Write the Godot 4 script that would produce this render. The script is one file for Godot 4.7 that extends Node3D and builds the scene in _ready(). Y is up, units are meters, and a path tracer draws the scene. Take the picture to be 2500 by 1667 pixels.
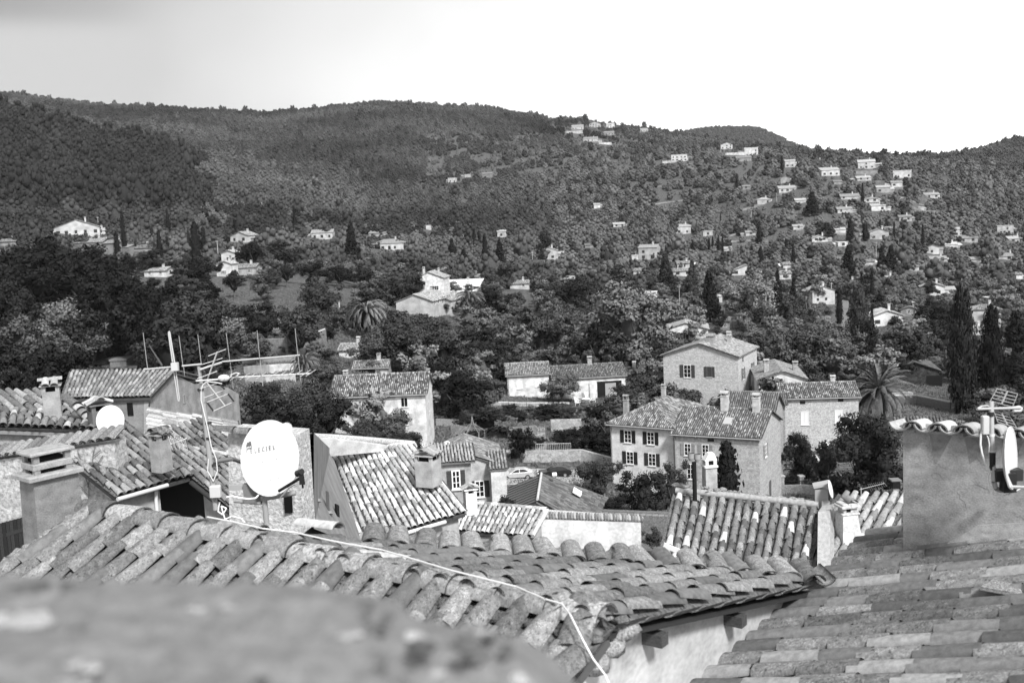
extends Node3D
# A village seen over its own tiled roofs: near roofs and chimneys, a valley of houses and trees, wooded hills. Everything is grey, as in the black and white photograph.
const F := 2604.0
const PITCH := -7.1
const ROLL := 2.68
const EYE := Vector3(0, 40, 0)
var AX: Basis
var rng := RandomNumberGenerator.new()
var names := {}
var mats := {}
var tex := {}

# ---------------------------------------------------------------- camera geometry
func ray(px: float, py: float) -> Vector3:
	return -AX.z + AX.x * ((px - 1250.0) / F) + AX.y * ((833.5 - py) / F)
func PD(px: float, py: float, d: float) -> Vector3:
	return EYE + ray(px, py) * d
func PH(px: float, py: float, h: float) -> Vector3:
	var r := ray(px, py)
	return EYE + r * (-h / r.y)
func proj(p: Vector3) -> Vector3:
	var q := AX.inverse() * (p - EYE)
	return Vector3(1250.0 - F * q.x / q.z, 833.5 + F * q.y / q.z, -q.z)

# ---------------------------------------------------------------- terrain
const TC := [-600, 0, 350, 700, 950, 1150, 1400, 1600, 1750, 1850, 2000, 2200, 2350, 2500, 3100]
const TD := [130, 160, 200, 300, 420, 560, 750, 900, 1150, 1400, 1700, 2100, 2500, 3000]
const TY := [
	[1120, 1120, 1110, 1105, 1105, 1172, 1175, 1215, 1228, 1228, 1222, 1200, 1200, 1200, 1200],
	[1020, 1010, 1000, 930, 1020, 1062, 1062, 1072, 1095, 1098, 1095, 1080, 1080, 1080, 1080],
	[950, 940, 920, 860, 900, 950, 962, 950, 945, 945, 960, 960, 960, 960, 960],
	[800, 800, 770, 730, 770, 790, 830, 830, 830, 830, 830, 815, 820, 830, 830],
	[600, 610, 645, 655, 690, 700, 705, 720, 720, 720, 720, 720, 728, 740, 740],
	[515, 520, 560, 572, 612, 622, 632, 625, 630, 625, 615, 605, 625, 640, 640],
	[390, 395, 455, 505, 540, 560, 560, 545, 520, 490, 435, 440, 490, 545, 545],
	[275, 276, 352, 450, 470, 482, 465, 440, 420, 405, 398, 402, 430, 470, 470],
	[272, 270, 335, 380, 385, 385, 372, 375, 366, 372, 386, 394, 400, 415, 415],
	[258, 256, 295, 325, 310, 318, 318, 340, 352, 366, 378, 390, 386, 372, 340],
	[226, 226, 262, 278, 254, 262, 292, 318, 345, 360, 374, 387, 381, 340, 300],
	[270, 270, 300, 320, 300, 310, 340, 350, 350, 365, 400, 420, 420, 400, 380],
	[300, 300, 330, 350, 330, 340, 360, 336, 311, 309, 366, 440, 440, 430, 420],
	[500, 500, 500, 500, 500, 500, 500, 500, 500, 500, 500, 500, 500, 500, 500]]
const ND := [0.0, 8.0, 14.0, 25.0, 50.0, 75.0, 100.0]
const NH := [-7.0, -8.0, -10.0, -15.0, -23.0, -28.5, -31.5]
var TH := []
func make_table() -> void:
	for j in ND.size():
		var row := []
		for i in TC.size(): row.append(NH[j])
		TH.append(row)
	for j in TD.size():
		var row := []
		for i in TC.size():
			var r := ray(TC[i], TY[j][i])
			row.append(r.y / Vector2(r.x, r.z).length() * TD[j] * Vector2(r.x, r.z).length() / absf(r.z))
		TH.append(row)
func smooth(t: float) -> float:
	return t * t * (3.0 - 2.0 * t) * 0.5 + t * 0.5
func ground(x: float, z: float) -> float:
	var d := maxf(-z, 3.0)
	var u := 1250.0 + x / d * F
	var i := 0
	while i < TC.size() - 2 and u > TC[i + 1]: i += 1
	var a := smooth(clampf((u - TC[i]) / (TC[i + 1] - TC[i]), 0, 1))
	var dd := ND + TD
	var j := 0
	while j < dd.size() - 2 and d > dd[j + 1]: j += 1
	var b := clampf((d - dd[j]) / (dd[j + 1] - dd[j]), 0, 1)
	var lo: float = lerpf(TH[j][i], TH[j][i + 1], a)
	var hi: float = lerpf(TH[j + 1][i], TH[j + 1][i + 1], a)
	return EYE.y + lerpf(lo, hi, b)
func hit(px: float, py: float, d0 := 60.0) -> Vector3:
	var r := ray(px, py)
	var t := d0
	var last := t
	while t < 2900.0:
		var p := EYE + r * t
		if p.y <= ground(p.x, p.z):
			for k in 12:
				var m := (last + t) * 0.5
				var q := EYE + r * m
				if q.y <= ground(q.x, q.z): t = m
				else: last = m
			break
		last = t
		t *= 1.012
	var e := EYE + r * t
	return Vector3(e.x, ground(e.x, e.z), e.z)

# ---------------------------------------------------------------- mesh building
class MB:
	var v := PackedVector3Array()
	var n := PackedVector3Array()
	var c := PackedColorArray()
	func tri(a: Vector3, b: Vector3, d: Vector3, t := 1.0) -> void:
		var m := (b - a).cross(d - a).normalized()
		trin(a, b, d, m, m, m, t)
	func trin(a: Vector3, b: Vector3, d: Vector3, na: Vector3, nb: Vector3, nd: Vector3, t := 1.0) -> void:
		v.append(a); v.append(d); v.append(b)
		n.append(na); n.append(nd); n.append(nb)
		var k := Color(t, t, t)
		c.append(k); c.append(k); c.append(k)
	func quad(a: Vector3, b: Vector3, d: Vector3, e: Vector3, t := 1.0) -> void:
		tri(a, b, d, t); tri(a, d, e, t)
	func quadn(a: Vector3, b: Vector3, d: Vector3, e: Vector3, na: Vector3, nb: Vector3, nd: Vector3, ne: Vector3, t := 1.0) -> void:
		trin(a, b, d, na, nb, nd, t); trin(a, d, e, na, nd, ne, t)
	# eight corners: bottom ring p0..p3 (counter-clockwise from above), top ring p4..p7
	func hexa(p: Array, t := 1.0) -> void:
		quad(p[3], p[2], p[1], p[0], t); quad(p[4], p[5], p[6], p[7], t)
		for k in 4:
			var m := (k + 1) % 4
			quad(p[k], p[m], p[m + 4], p[k + 4], t)
	func box(lo: Vector3, hi: Vector3, x := Transform3D.IDENTITY, t := 1.0) -> void:
		var p := []
		for y in [lo.y, hi.y]:
			p.append(x * Vector3(lo.x, y, hi.z)); p.append(x * Vector3(hi.x, y, hi.z)); p.append(x * Vector3(hi.x, y, lo.z)); p.append(x * Vector3(lo.x, y, lo.z))
		hexa(p, t)
	func bev(lo: Vector3, hi: Vector3, r: float, x := Transform3D.IDENTITY, t := 1.0) -> void:
		# a box whose top and vertical edges are chamfered
		var rings := []
		for k in [[lo.y, 0.0], [hi.y - r, 0.0], [hi.y, r]]:
			var q := []
			var a := lo + Vector3(k[1], 0, k[1])
			var b := hi - Vector3(k[1], 0, k[1])
			for e in [Vector2(a.x, b.z - r), Vector2(a.x + r, b.z), Vector2(b.x - r, b.z), Vector2(b.x, b.z - r), Vector2(b.x, a.z + r), Vector2(b.x - r, a.z), Vector2(a.x + r, a.z), Vector2(a.x, a.z + r)]:
				q.append(x * Vector3(e.x, k[0], e.y))
			rings.append(q)
		for j in 2:
			for k in 8:
				var m := (k + 1) % 8
				quad(rings[j][k], rings[j][m], rings[j + 1][m], rings[j + 1][k], t)
		for k in 6:
			tri(rings[2][0], rings[2][k + 1], rings[2][k + 2], t)
			tri(rings[0][0], rings[0][k + 2], rings[0][k + 1], t)
	func tube(a: Vector3, b: Vector3, ra: float, rb := -1.0, seg := 8, t := 1.0, caps := true) -> void:
		if rb < 0.0: rb = ra
		var d := (b - a).normalized()
		var u := d.cross(Vector3.UP if absf(d.y) < 0.95 else Vector3.RIGHT).normalized()
		var w := u.cross(d)
		for k in seg:
			var a0 := TAU * k / seg
			var a1 := TAU * (k + 1) / seg
			var n0 := u * cos(a0) + w * sin(a0)
			var n1 := u * cos(a1) + w * sin(a1)
			quadn(a + n1 * ra, a + n0 * ra, b + n0 * rb, b + n1 * rb, n1, n0, n0, n1, t)
			if caps:
				if rb > 0.0: tri(b, b + n1 * rb, b + n0 * rb, t)
				tri(a, a + n0 * ra, a + n1 * ra, t)
	func path(pts: Array, r: float, seg := 6, t := 1.0) -> void:
		for k in pts.size() - 1: tube(pts[k], pts[k + 1], r, r, seg, t, k == 0 or k == pts.size() - 2)
	func blob(o: Vector3, r: Vector3, rings := 5, seg := 8, t := 1.0, bump := 0.0, sd := 1) -> void:
		var g := []
		for j in rings + 1:
			var q := []
			var th := PI * j / rings
			for k in seg:
				var ph := TAU * k / seg
				var dir := Vector3(sin(th) * cos(ph), cos(th), sin(th) * sin(ph))
				var f := 1.0 + bump * sin(dir.x * 7.1 + sd) * cos(dir.y * 6.3 + sd * 2.0) + bump * sin(dir.z * 8.7 + sd * 1.7)
				q.append([o + dir * r * f, (dir / r).normalized()])
			g.append(q)
		for j in rings:
			for k in seg:
				var m := (k + 1) % seg
				var a: Array = g[j][k]
				var b: Array = g[j][m]
				var d: Array = g[j + 1][m]
				var e: Array = g[j + 1][k]
				if j == 0: trin(a[0], d[0], e[0], a[1], d[1], e[1], t)
				elif j == rings - 1: trin(a[0], b[0], d[0], a[1], b[1], d[1], t)
				else: quadn(a[0], b[0], d[0], e[0], a[1], b[1], d[1], e[1], t)
	func lathe(prof: Array, x := Transform3D.IDENTITY, seg := 24, t := 1.0) -> void:
		# prof: Vector2(radius, y), outside surface for a profile that runs upwards
		for j in prof.size() - 1:
			var p: Vector2 = prof[j]
			var q: Vector2 = prof[j + 1]
			var s := (q - p).normalized()
			for k in seg:
				var a0 := TAU * k / seg
				var a1 := TAU * (k + 1) / seg
				var d0 := Vector3(cos(a0), 0, sin(a0))
				var d1 := Vector3(cos(a1), 0, sin(a1))
				var n0 := (x.basis * (d0 * s.y - Vector3.UP * s.x)).normalized()
				var n1 := (x.basis * (d1 * s.y - Vector3.UP * s.x)).normalized()
				quadn(x * (d1 * p.x + Vector3.UP * p.y), x * (d0 * p.x + Vector3.UP * p.y), x * (d0 * q.x + Vector3.UP * q.y), x * (d1 * q.x + Vector3.UP * q.y), n1, n0, n0, n1, t)
	func add(o: MB, x: Transform3D, t := 1.0) -> void:
		for k in o.v.size():
			v.append(x * o.v[k]); n.append((x.basis * o.n[k]).normalized())
			var g := o.c[k].r * t
			c.append(Color(g, g, g))
	func mesh() -> ArrayMesh:
		var a := []
		a.resize(Mesh.ARRAY_MAX)
		a[Mesh.ARRAY_VERTEX] = v; a[Mesh.ARRAY_NORMAL] = n; a[Mesh.ARRAY_COLOR] = c
		var m := ArrayMesh.new()
		if v.size(): m.add_surface_from_arrays(Mesh.PRIMITIVE_TRIANGLES, a)
		return m

# ---------------------------------------------------------------- naming and adding
func numbered(s: String) -> String:
	names[s] = names.get(s, -1) + 1
	return s if names[s] == 0 else "%s_%03d" % [s, names[s]]
func put(called: String, m, mat: Material, parent: Node = null) -> MeshInstance3D:
	var o := MeshInstance3D.new()
	o.mesh = m.mesh() if m is MB else m
	o.material_override = mat
	if parent == null:
		o.name = numbered(called); add_child(o)
	else:
		o.name = called; parent.add_child(o, true)
	return o
func thing(called: String, label: String, category: String, at := Vector3.ZERO, turn := 0.0, group := "") -> Node3D:
	var o := Node3D.new()
	o.name = numbered(called); add_child(o)
	o.position = at; o.rotation.y = turn
	return tag(o, label, category, group)
func tag(o: Node3D, label: String, category: String, group := "") -> Node3D:
	o.set_meta("label", label); o.set_meta("category", category)
	if group != "": o.set_meta("group", group)
	return o
func struct_(called: String, m, mat: Material) -> MeshInstance3D:
	var o := put(called, m, mat)
	o.set_meta("kind", "structure")
	return o
func mark(o: Node, kind := "stuff") -> Node:
	o.set_meta("kind", kind)
	return o

# ---------------------------------------------------------------- materials
func grey(t: float) -> Color:
	return Color(t, t, t).linear_to_srgb()
func mat(t: float, rough := 0.9, tx := "", size := 1.0, relief := 0.0, metal := 0.0) -> StandardMaterial3D:
	var key := "%s %s %s %s %s %s" % [t, rough, tx, size, relief, metal]
	if mats.has(key): return mats[key]
	var m := StandardMaterial3D.new()
	m.albedo_color = grey(t); m.roughness = rough; m.metallic = metal
	m.vertex_color_use_as_albedo = true
	m.metallic_specular = 0.3
	if tx != "":
		m.albedo_texture = tex[tx]
		m.uv1_triplanar = true; m.uv1_world_triplanar = true
		m.uv1_scale = Vector3.ONE / size
		if relief > 0.0:
			m.heightmap_enabled = true; m.heightmap_texture = tex[tx]; m.heightmap_scale = relief
	mats[key] = m
	return m
func noise(sd: int, freq: float, oct := 4, kind := FastNoiseLite.TYPE_SIMPLEX_SMOOTH) -> FastNoiseLite:
	var f := FastNoiseLite.new()
	f.seed = sd; f.frequency = freq; f.noise_type = kind; f.fractal_octaves = oct
	return f
func picture(sz: int, layers: Array, shade) -> ImageTexture:
	var im := []
	for l in layers: im.append(l.get_seamless_image(sz, sz, false, false, 0.15, true))
	var out := Image.create(sz, sz, false, Image.FORMAT_L8)
	var data := PackedByteArray()
	data.resize(sz * sz)
	var raw := []
	for i in im:
		i.convert(Image.FORMAT_L8)
		raw.append(i.get_data())
	var val := []
	val.resize(raw.size())
	for k in sz * sz:
		for j in raw.size(): val[j] = raw[j][k] / 255.0
		data[k] = int(255.0 * clampf(pow(clampf(shade.call(val), 0.0, 1.0), 1.0 / 2.2), 0.0, 1.0))
	out.set_data(sz, sz, false, Image.FORMAT_L8, data)
	out.convert(Image.FORMAT_RGB8)
	return ImageTexture.create_from_image(out)
func make_textures() -> void:
	var cell := noise(5, 0.03, 1, FastNoiseLite.TYPE_CELLULAR)
	cell.cellular_return_type = FastNoiseLite.RETURN_DISTANCE2_SUB
	cell.cellular_jitter = 0.9
	var cid := noise(5, 0.03, 1, FastNoiseLite.TYPE_CELLULAR)
	cid.cellular_return_type = FastNoiseLite.RETURN_CELL_VALUE
	cid.cellular_jitter = 0.9
	# plaster: stained and slightly streaked; rough: coarse render; stone: rubble; lichen: pale and dark spots; ground: grass and earth
	tex.plaster = picture(512, [noise(1, 0.006, 5), noise(2, 0.05, 4)], func(a): return 0.62 + 0.45 * (a[0] - 0.4) + 0.3 * (a[1] - 0.5))
	tex.rough = picture(512, [noise(3, 0.012, 4), noise(4, 0.09, 3)], func(a): return 0.6 + 0.4 * (a[0] - 0.5) + 0.45 * (a[1] - 0.5))
	tex.stone = picture(512, [cell, cid, noise(6, 0.06, 3)], func(a): return (0.62 + 0.32 * (a[1] - 0.5) + 0.4 * (a[2] - 0.5)) * clampf(0.7 + a[0] * 1.6, 0.0, 1.0))
	tex.rubble = picture(512, [noise(21, 0.02, 5), noise(22, 0.06, 4), noise(23, 0.15, 2)], func(a): return 0.62 + 0.5 * (absf(a[0] - 0.5) * 2.0 - 0.25) + 0.5 * (a[1] - 0.5) + 0.25 * (a[2] - 0.5))
	tex.lichen = picture(512, [noise(7, 0.012, 4), noise(8, 0.06, 3), noise(9, 0.045, 4), noise(10, 0.02, 3)], func(a):
		var t: float = 0.5 + 0.3 * (a[0] - 0.5)
		t = lerpf(t, 0.16, smoothstep(0.53, 0.64, a[2] * 0.6 + a[3] * 0.4))
		return lerpf(t, 1.0, smoothstep(0.66, 0.74, a[1] * 0.7 + a[0] * 0.35)))
	tex.mottle = picture(512, [noise(11, 0.01, 4), noise(12, 0.07, 4)], func(a): return 0.7 + 0.6 * (a[0] - 0.5) + 0.35 * (a[1] - 0.5))
	tex.moss = picture(512, [noise(13, 0.03, 4), noise(14, 0.02, 4), noise(15, 0.1, 2)], func(a):
		var t: float = 0.6 + 0.4 * (a[2] - 0.5)
		t = lerpf(t, 0.2, smoothstep(0.52, 0.66, a[0]))
		return lerpf(t, 0.95, smoothstep(0.6, 0.7, a[1])))
	tex.grass = picture(512, [noise(16, 0.02, 5), noise(17, 0.12, 3)], func(a): return 0.45 + 0.9 * (a[0] - 0.5) + 0.5 * (a[1] - 0.5))
	tex.wood = picture(256, [noise(18, 0.05, 4)], func(a): return 0.6 + 0.6 * (a[0] - 0.5))

# ---------------------------------------------------------------- tiled roofs
var TILE := {}
func tile_shape(w: float, l: float, seg := 6, full := true, taper := 0.68) -> MB:
	# a canal tile: x across, y up, lower open end at z = 0, upper end at z = -l
	var key := "%s %s %s %s" % [w, l, seg, full]
	if TILE.has(key): return TILE[key]
	var m := MB.new()
	var th := 0.016 if full else 0.0
	var lo := []
	var hi := []
	for k in seg + 1:
		var a := PI * (0.04 + 0.92 * k / seg)
		lo.append(Vector3(cos(a), sin(a) * 0.82, 0))
		hi.append(Vector3(cos(a), sin(a) * 0.82, 0) * taper)
	var r := w * 0.5
	for k in seg:
		var a: Vector3 = lo[k]
		var b: Vector3 = lo[k + 1]
		var e := Vector3(0, 0, -l)
		var na := Vector3(a.x, a.y / 0.68, 0.05).normalized()
		var nb := Vector3(b.x, b.y / 0.68, 0.05).normalized()
		m.quadn(a * r, hi[k] * r + e, hi[k + 1] * r + e, b * r, na, na, nb, nb)
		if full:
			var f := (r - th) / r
			m.quad(a * r * f, a * r, b * r, b * r * f, 0.3)  # mouth rim coloured darker, painting in the shadow arc at the tile end
			m.quadn(b * r * f, hi[k + 1] * r * f + e, hi[k] * r * f + e, a * r * f, -nb, -nb, -na, -na)
	TILE[key] = m
	return m
# lays canal tiles on the quad eave-left, eave-right, top-right, top-left (in the parent's own axes). one: each cover tile a part of its own; else they are joined.
# tones: list of materials (one) or list of grey values (joined). keep: which (a, s) of the quad are roofed.
func tiles(roof: Node3D, el: Vector3, er: Vector3, tr: Vector3, tl: Vector3, pitch: float, expo: float, tones: Array, one: bool, keep = null, most := 300, jit := 1.0) -> void:
	var nc := maxi(1, roundi((el.distance_to(er) + tl.distance_to(tr)) * 0.5 / pitch))
	var nr := maxi(1, roundi((el.distance_to(tl) + er.distance_to(tr)) * 0.5 / expo))
	var w := (el.distance_to(er) + tl.distance_to(tr)) * 0.5 / nc
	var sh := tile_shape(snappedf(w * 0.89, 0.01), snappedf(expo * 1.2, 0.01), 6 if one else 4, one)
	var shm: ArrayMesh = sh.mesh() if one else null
	var joined := MB.new()
	var pans := MB.new()
	var done := 0
	for i in nc + 1:
		for k in nr:
			var s := float(k) / nr
			var a := float(i) / nc
			# the pan between two covers
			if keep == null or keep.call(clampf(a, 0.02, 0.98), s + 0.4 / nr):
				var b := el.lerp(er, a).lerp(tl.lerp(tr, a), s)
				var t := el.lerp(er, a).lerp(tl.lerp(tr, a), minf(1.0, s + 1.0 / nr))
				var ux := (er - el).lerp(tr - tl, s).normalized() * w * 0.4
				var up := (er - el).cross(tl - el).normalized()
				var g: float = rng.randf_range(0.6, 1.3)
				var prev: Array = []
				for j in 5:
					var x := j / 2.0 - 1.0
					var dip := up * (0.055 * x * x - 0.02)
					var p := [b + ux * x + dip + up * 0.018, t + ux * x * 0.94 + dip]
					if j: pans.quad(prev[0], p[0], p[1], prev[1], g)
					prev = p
			if i == nc: continue
			a = (i + 0.5 + rng.randf_range(-0.06, 0.06) * jit) / nc
			s += rng.randf_range(-0.12, 0.12) * jit / nr
			if keep != null and not keep.call(a, s + 0.4 / nr): continue
			var p0 := el.lerp(er, a).lerp(tl.lerp(tr, a), s)
			var ax := (er - el).lerp(tr - tl, s).normalized()
			var az := -(tl.lerp(tr, a) - el.lerp(er, a)).normalized()
			var ay := az.cross(ax).normalized()
			ax = ay.cross(az)
			var bs := Basis(ax, ay, az) * Basis(Vector3.UP, rng.randf_range(-0.06, 0.06) * jit) * Basis(Vector3.RIGHT, 0.085 + rng.randf_range(-0.02, 0.02) * jit)
			var x := Transform3D(bs, p0 + ay * 0.035 - az * (-0.04 if k == 0 else 0.0))
			var pick: int = rng.randi() % tones.size()
			if one and done < most:
				var o := MeshInstance3D.new()
				o.mesh = shm; o.material_override = tones[pick]; o.transform = x; o.name = "tile"
				roof.add_child(o, true)
				done += 1
			elif one: joined.add(sh, x, rng.randf_range(0.7, 1.2))
			else: joined.add(sh, x, tones[pick] * rng.randf_range(0.85, 1.15))
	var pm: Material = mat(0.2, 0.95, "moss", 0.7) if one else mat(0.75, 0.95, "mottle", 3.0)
	if one:
		mark(put("pan_tiles", pans, pm, roof))
		if joined.v.size(): mark(put("upper_tiles", joined, tones[0], roof))
	else:
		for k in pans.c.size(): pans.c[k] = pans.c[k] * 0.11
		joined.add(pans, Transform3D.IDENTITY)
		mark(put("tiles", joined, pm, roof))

# ---------------------------------------------------------------- foliage
var LEAF := []
func leaves(m: MB, o: Vector3, r: Vector3, n: int, size: float, flat := 0.35, lo := -0.5) -> void:
	# leaf-sized faces in the outer shell of an ellipsoid
	var lobe := rng.randf_range(0.7, 1.3)
	for k in n:
		var d := Vector3(rng.randfn(), rng.randfn() + 0.25, rng.randfn()).normalized()
		if d.y < lo: d.y = -d.y
		var p := o + d * r * (rng.randf_range(0.55, 1.2))
		var nn := (d * 0.7 + Vector3(rng.randfn(), rng.randfn() + 0.5, rng.randfn()) * flat).normalized()
		var u := nn.cross(Vector3(rng.randfn(), rng.randfn(), rng.randfn())).normalized()
		var w := nn.cross(u)
		var s := size * rng.randf_range(0.6, 1.35)
		var t := rng.randf_range(0.6, 1.4) * lobe
		var q := (d * 0.9 + nn * 0.8).normalized()
		m.quadn(p - u * s, p - w * s * 0.6, p + u * s, p + w * s * 0.6, q, q, q, q, t)
func crown_round(sd: int, lobes: int, n: int, size: float, wide := 0.5, low := 0.34) -> MB:
	# unit crown: y 0.12 .. 1, radius about 0.5; boughs of uneven length, each with smaller clumps
	rng.seed = sd
	var m := MB.new()
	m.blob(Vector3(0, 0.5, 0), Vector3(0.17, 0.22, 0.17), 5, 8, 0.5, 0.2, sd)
	var boughs := maxi(5, lobes / 4)
	for b in boughs:
		var a := TAU * b / boughs + rng.randf() * 0.8
		var y := rng.randf_range(low, 0.84)
		var reach := wide * rng.randf_range(0.55, 0.85) * sqrt(maxf(0.08, 1.0 - pow((y - 0.48) / 0.56, 2.0)))
		if b == 0:
			reach = 0.05
			y = 0.84
		for k in 4:
			var f := 0.45 + 0.2 * k
			var o := Vector3(cos(a) * reach * f, y, sin(a) * reach * f) + Vector3(rng.randfn(), rng.randfn() * 0.8, rng.randfn()) * 0.075
			var s := rng.randf_range(0.09, 0.17)
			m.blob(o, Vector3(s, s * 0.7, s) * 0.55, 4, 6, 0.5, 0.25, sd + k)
			leaves(m, o, Vector3(s, s * 0.78, s), n / boughs / 4, size, 0.55)
	return m
func crown_far(sd: int, tall := 1.0) -> MB:
	rng.seed = sd
	var m := MB.new()
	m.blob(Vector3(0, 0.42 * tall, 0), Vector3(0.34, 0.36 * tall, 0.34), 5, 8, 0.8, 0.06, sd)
	for k in 11:
		var a := k * 2.4 + rng.randf() * 0.6
		var y := lerpf(0.25, 0.86, k / 10.0)
		var r := 0.36 * sqrt(maxf(0.02, 1.0 - pow((y - 0.4) / 0.5, 2.0))) * rng.randf_range(0.7, 1.1)
		var s := rng.randf_range(0.1, 0.19)
		var o := Vector3(cos(a) * r, y * tall, sin(a) * r)
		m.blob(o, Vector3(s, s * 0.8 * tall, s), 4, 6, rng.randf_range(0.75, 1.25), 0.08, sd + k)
		for j in 4:
			var d := Vector3(rng.randfn(), rng.randfn() + 0.5, rng.randfn()).normalized()
			var c := o + d * s * 0.95
			var u := d.cross(Vector3(rng.randfn(), rng.randfn(), rng.randfn())).normalized() * 0.055
			var w := d.cross(u) * 0.8
			m.quadn(c - u, c - w, c + u, c + w, d, d, d, d, rng.randf_range(0.75, 1.35))
	return m
func crown_cypress(sd: int, n: int) -> MB:
	rng.seed = sd
	var m := MB.new()
	for k in 9:
		var y := 0.06 + 0.1 * k
		var r := 0.5 * pow(sin(PI * clampf((y + 0.12) / 1.2, 0, 1)), 0.6) * (1.0 - 0.55 * y)
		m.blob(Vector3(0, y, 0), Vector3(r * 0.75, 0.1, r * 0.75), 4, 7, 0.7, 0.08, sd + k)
		leaves(m, Vector3(rng.randfn() * 0.03, y, rng.randfn() * 0.03), Vector3(r * 0.95, 0.1, r * 0.95), n / 9, 0.05, 0.4, -1.0)
	m.tube(Vector3(0, 0.9, 0), Vector3(0.01, 1.02, 0), 0.05, 0.0, 5, 0.7)
	return m
func crown_conifer(sd: int, n: int, tiers := 10, droop := 0.05) -> MB:
	rng.seed = sd
	var m := MB.new()
	m.tube(Vector3.ZERO, Vector3(0, 1, 0), 0.03, 0.004, 6, 0.6)
	for k in tiers:
		var y := 0.12 + 0.85 * k / tiers
		var r := 0.5 * (1.0 - y) * 1.05 + 0.03
		var arms := 5 + (2 if r > 0.25 else 0)
		for j in arms:
			var a := TAU * (j + rng.randf() * 0.8) / arms + k
			var l := r * rng.randf_range(0.7, 1.12)
			var e := Vector3(cos(a) * l, y - droop * l, sin(a) * l)
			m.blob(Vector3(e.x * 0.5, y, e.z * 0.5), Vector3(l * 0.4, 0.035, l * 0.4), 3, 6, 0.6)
			leaves(m, e * Vector3(0.62, 1, 0.62), Vector3(l * 0.42, 0.045, l * 0.42), n / tiers / arms, 0.045, 0.5, -1.0)
	return m
func crown_pine(sd: int, n: int) -> MB:
	rng.seed = sd
	var m := MB.new()
	for k in 9:
		var a := TAU * k / 9.0 * 1.7
		var r := 0.3 * (1.0 if k < 6 else 0.3)
		var o := Vector3(cos(a) * r, 0.7 + 0.14 * rng.randf() + (0.1 if k >= 6 else 0.0), sin(a) * r)
		m.blob(o, Vector3(0.16, 0.09, 0.16), 4, 7, 0.7, 0.1, k)
		leaves(m, o, Vector3(0.22, 0.13, 0.22), n / 9, 0.04)
	return m
func palm_fronds(sd: int, n: int, droop: float) -> MB:
	# unit: hub at the origin, fronds about 1 long
	rng.seed = sd
	var m := MB.new()
	for k in n:
		var a := k * 2.39996 + rng.randf() * 0.3
		var el := lerpf(1.4, -0.55, pow(float(k) / n, 0.85)) + rng.randf_range(-0.08, 0.08)
		var dir := Vector3(cos(a), 0, sin(a))
		var p := Vector3.ZERO
		var side := dir.cross(Vector3.UP)
		var seg := 9
		var l := rng.randf_range(0.9, 1.1)
		for j in seg:
			var q := p + (dir * cos(el) + Vector3.UP * sin(el)) * l / seg
			var up := (q - p).cross(side).normalized()
			if up.y < 0.0: up = -up
			m.tube(p, q, 0.011 * (1.2 - float(j) / seg), -1.0, 3, 1.3, false)
			for h in 3:
				var o := p.lerp(q, h / 3.0)
				var len_ := 0.2 * sin(PI * clampf((j + h / 3.0 + 0.8) / (seg + 1.2), 0.05, 0.97))
				for sgn in [-1.0, 1.0]:
					var tip: Vector3 = o + (side * sgn * 0.8 + (q - p).normalized() * 0.8 - up * rng.randf_range(0.05, 0.4)) * len_
					var b := (q - p).normalized() * 0.016
					var nn: Vector3 = (up + side * sgn * 0.3).normalized()
					m.trin(o - b, tip, o + b, nn, nn, nn, rng.randf_range(0.7, 1.5))
			p = q
			el -= droop / seg * (1.0 + j * 0.22)
	return m
func limbs(sd: int, h := 0.45, spread := 0.3) -> MB:
	rng.seed = sd
	var m := MB.new()
	m.tube(Vector3(0, -0.06, 0), Vector3(0.01, h * 0.6, 0), 0.045, 0.03, 8, 1.0)
	for k in 5:
		var a := TAU * k / 5.0 + rng.randf()
		var mid := Vector3(cos(a) * spread * 0.5, h * 0.95, sin(a) * spread * 0.5)
		m.tube(Vector3(0.01, h * 0.55, 0), mid, 0.025, 0.016, 6, 1.0, false)
		m.tube(mid, Vector3(cos(a + 0.3) * spread, h * 1.5, sin(a + 0.3) * spread), 0.016, 0.006, 5, 1.0, false)
	return m
var KIND := {}
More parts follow.
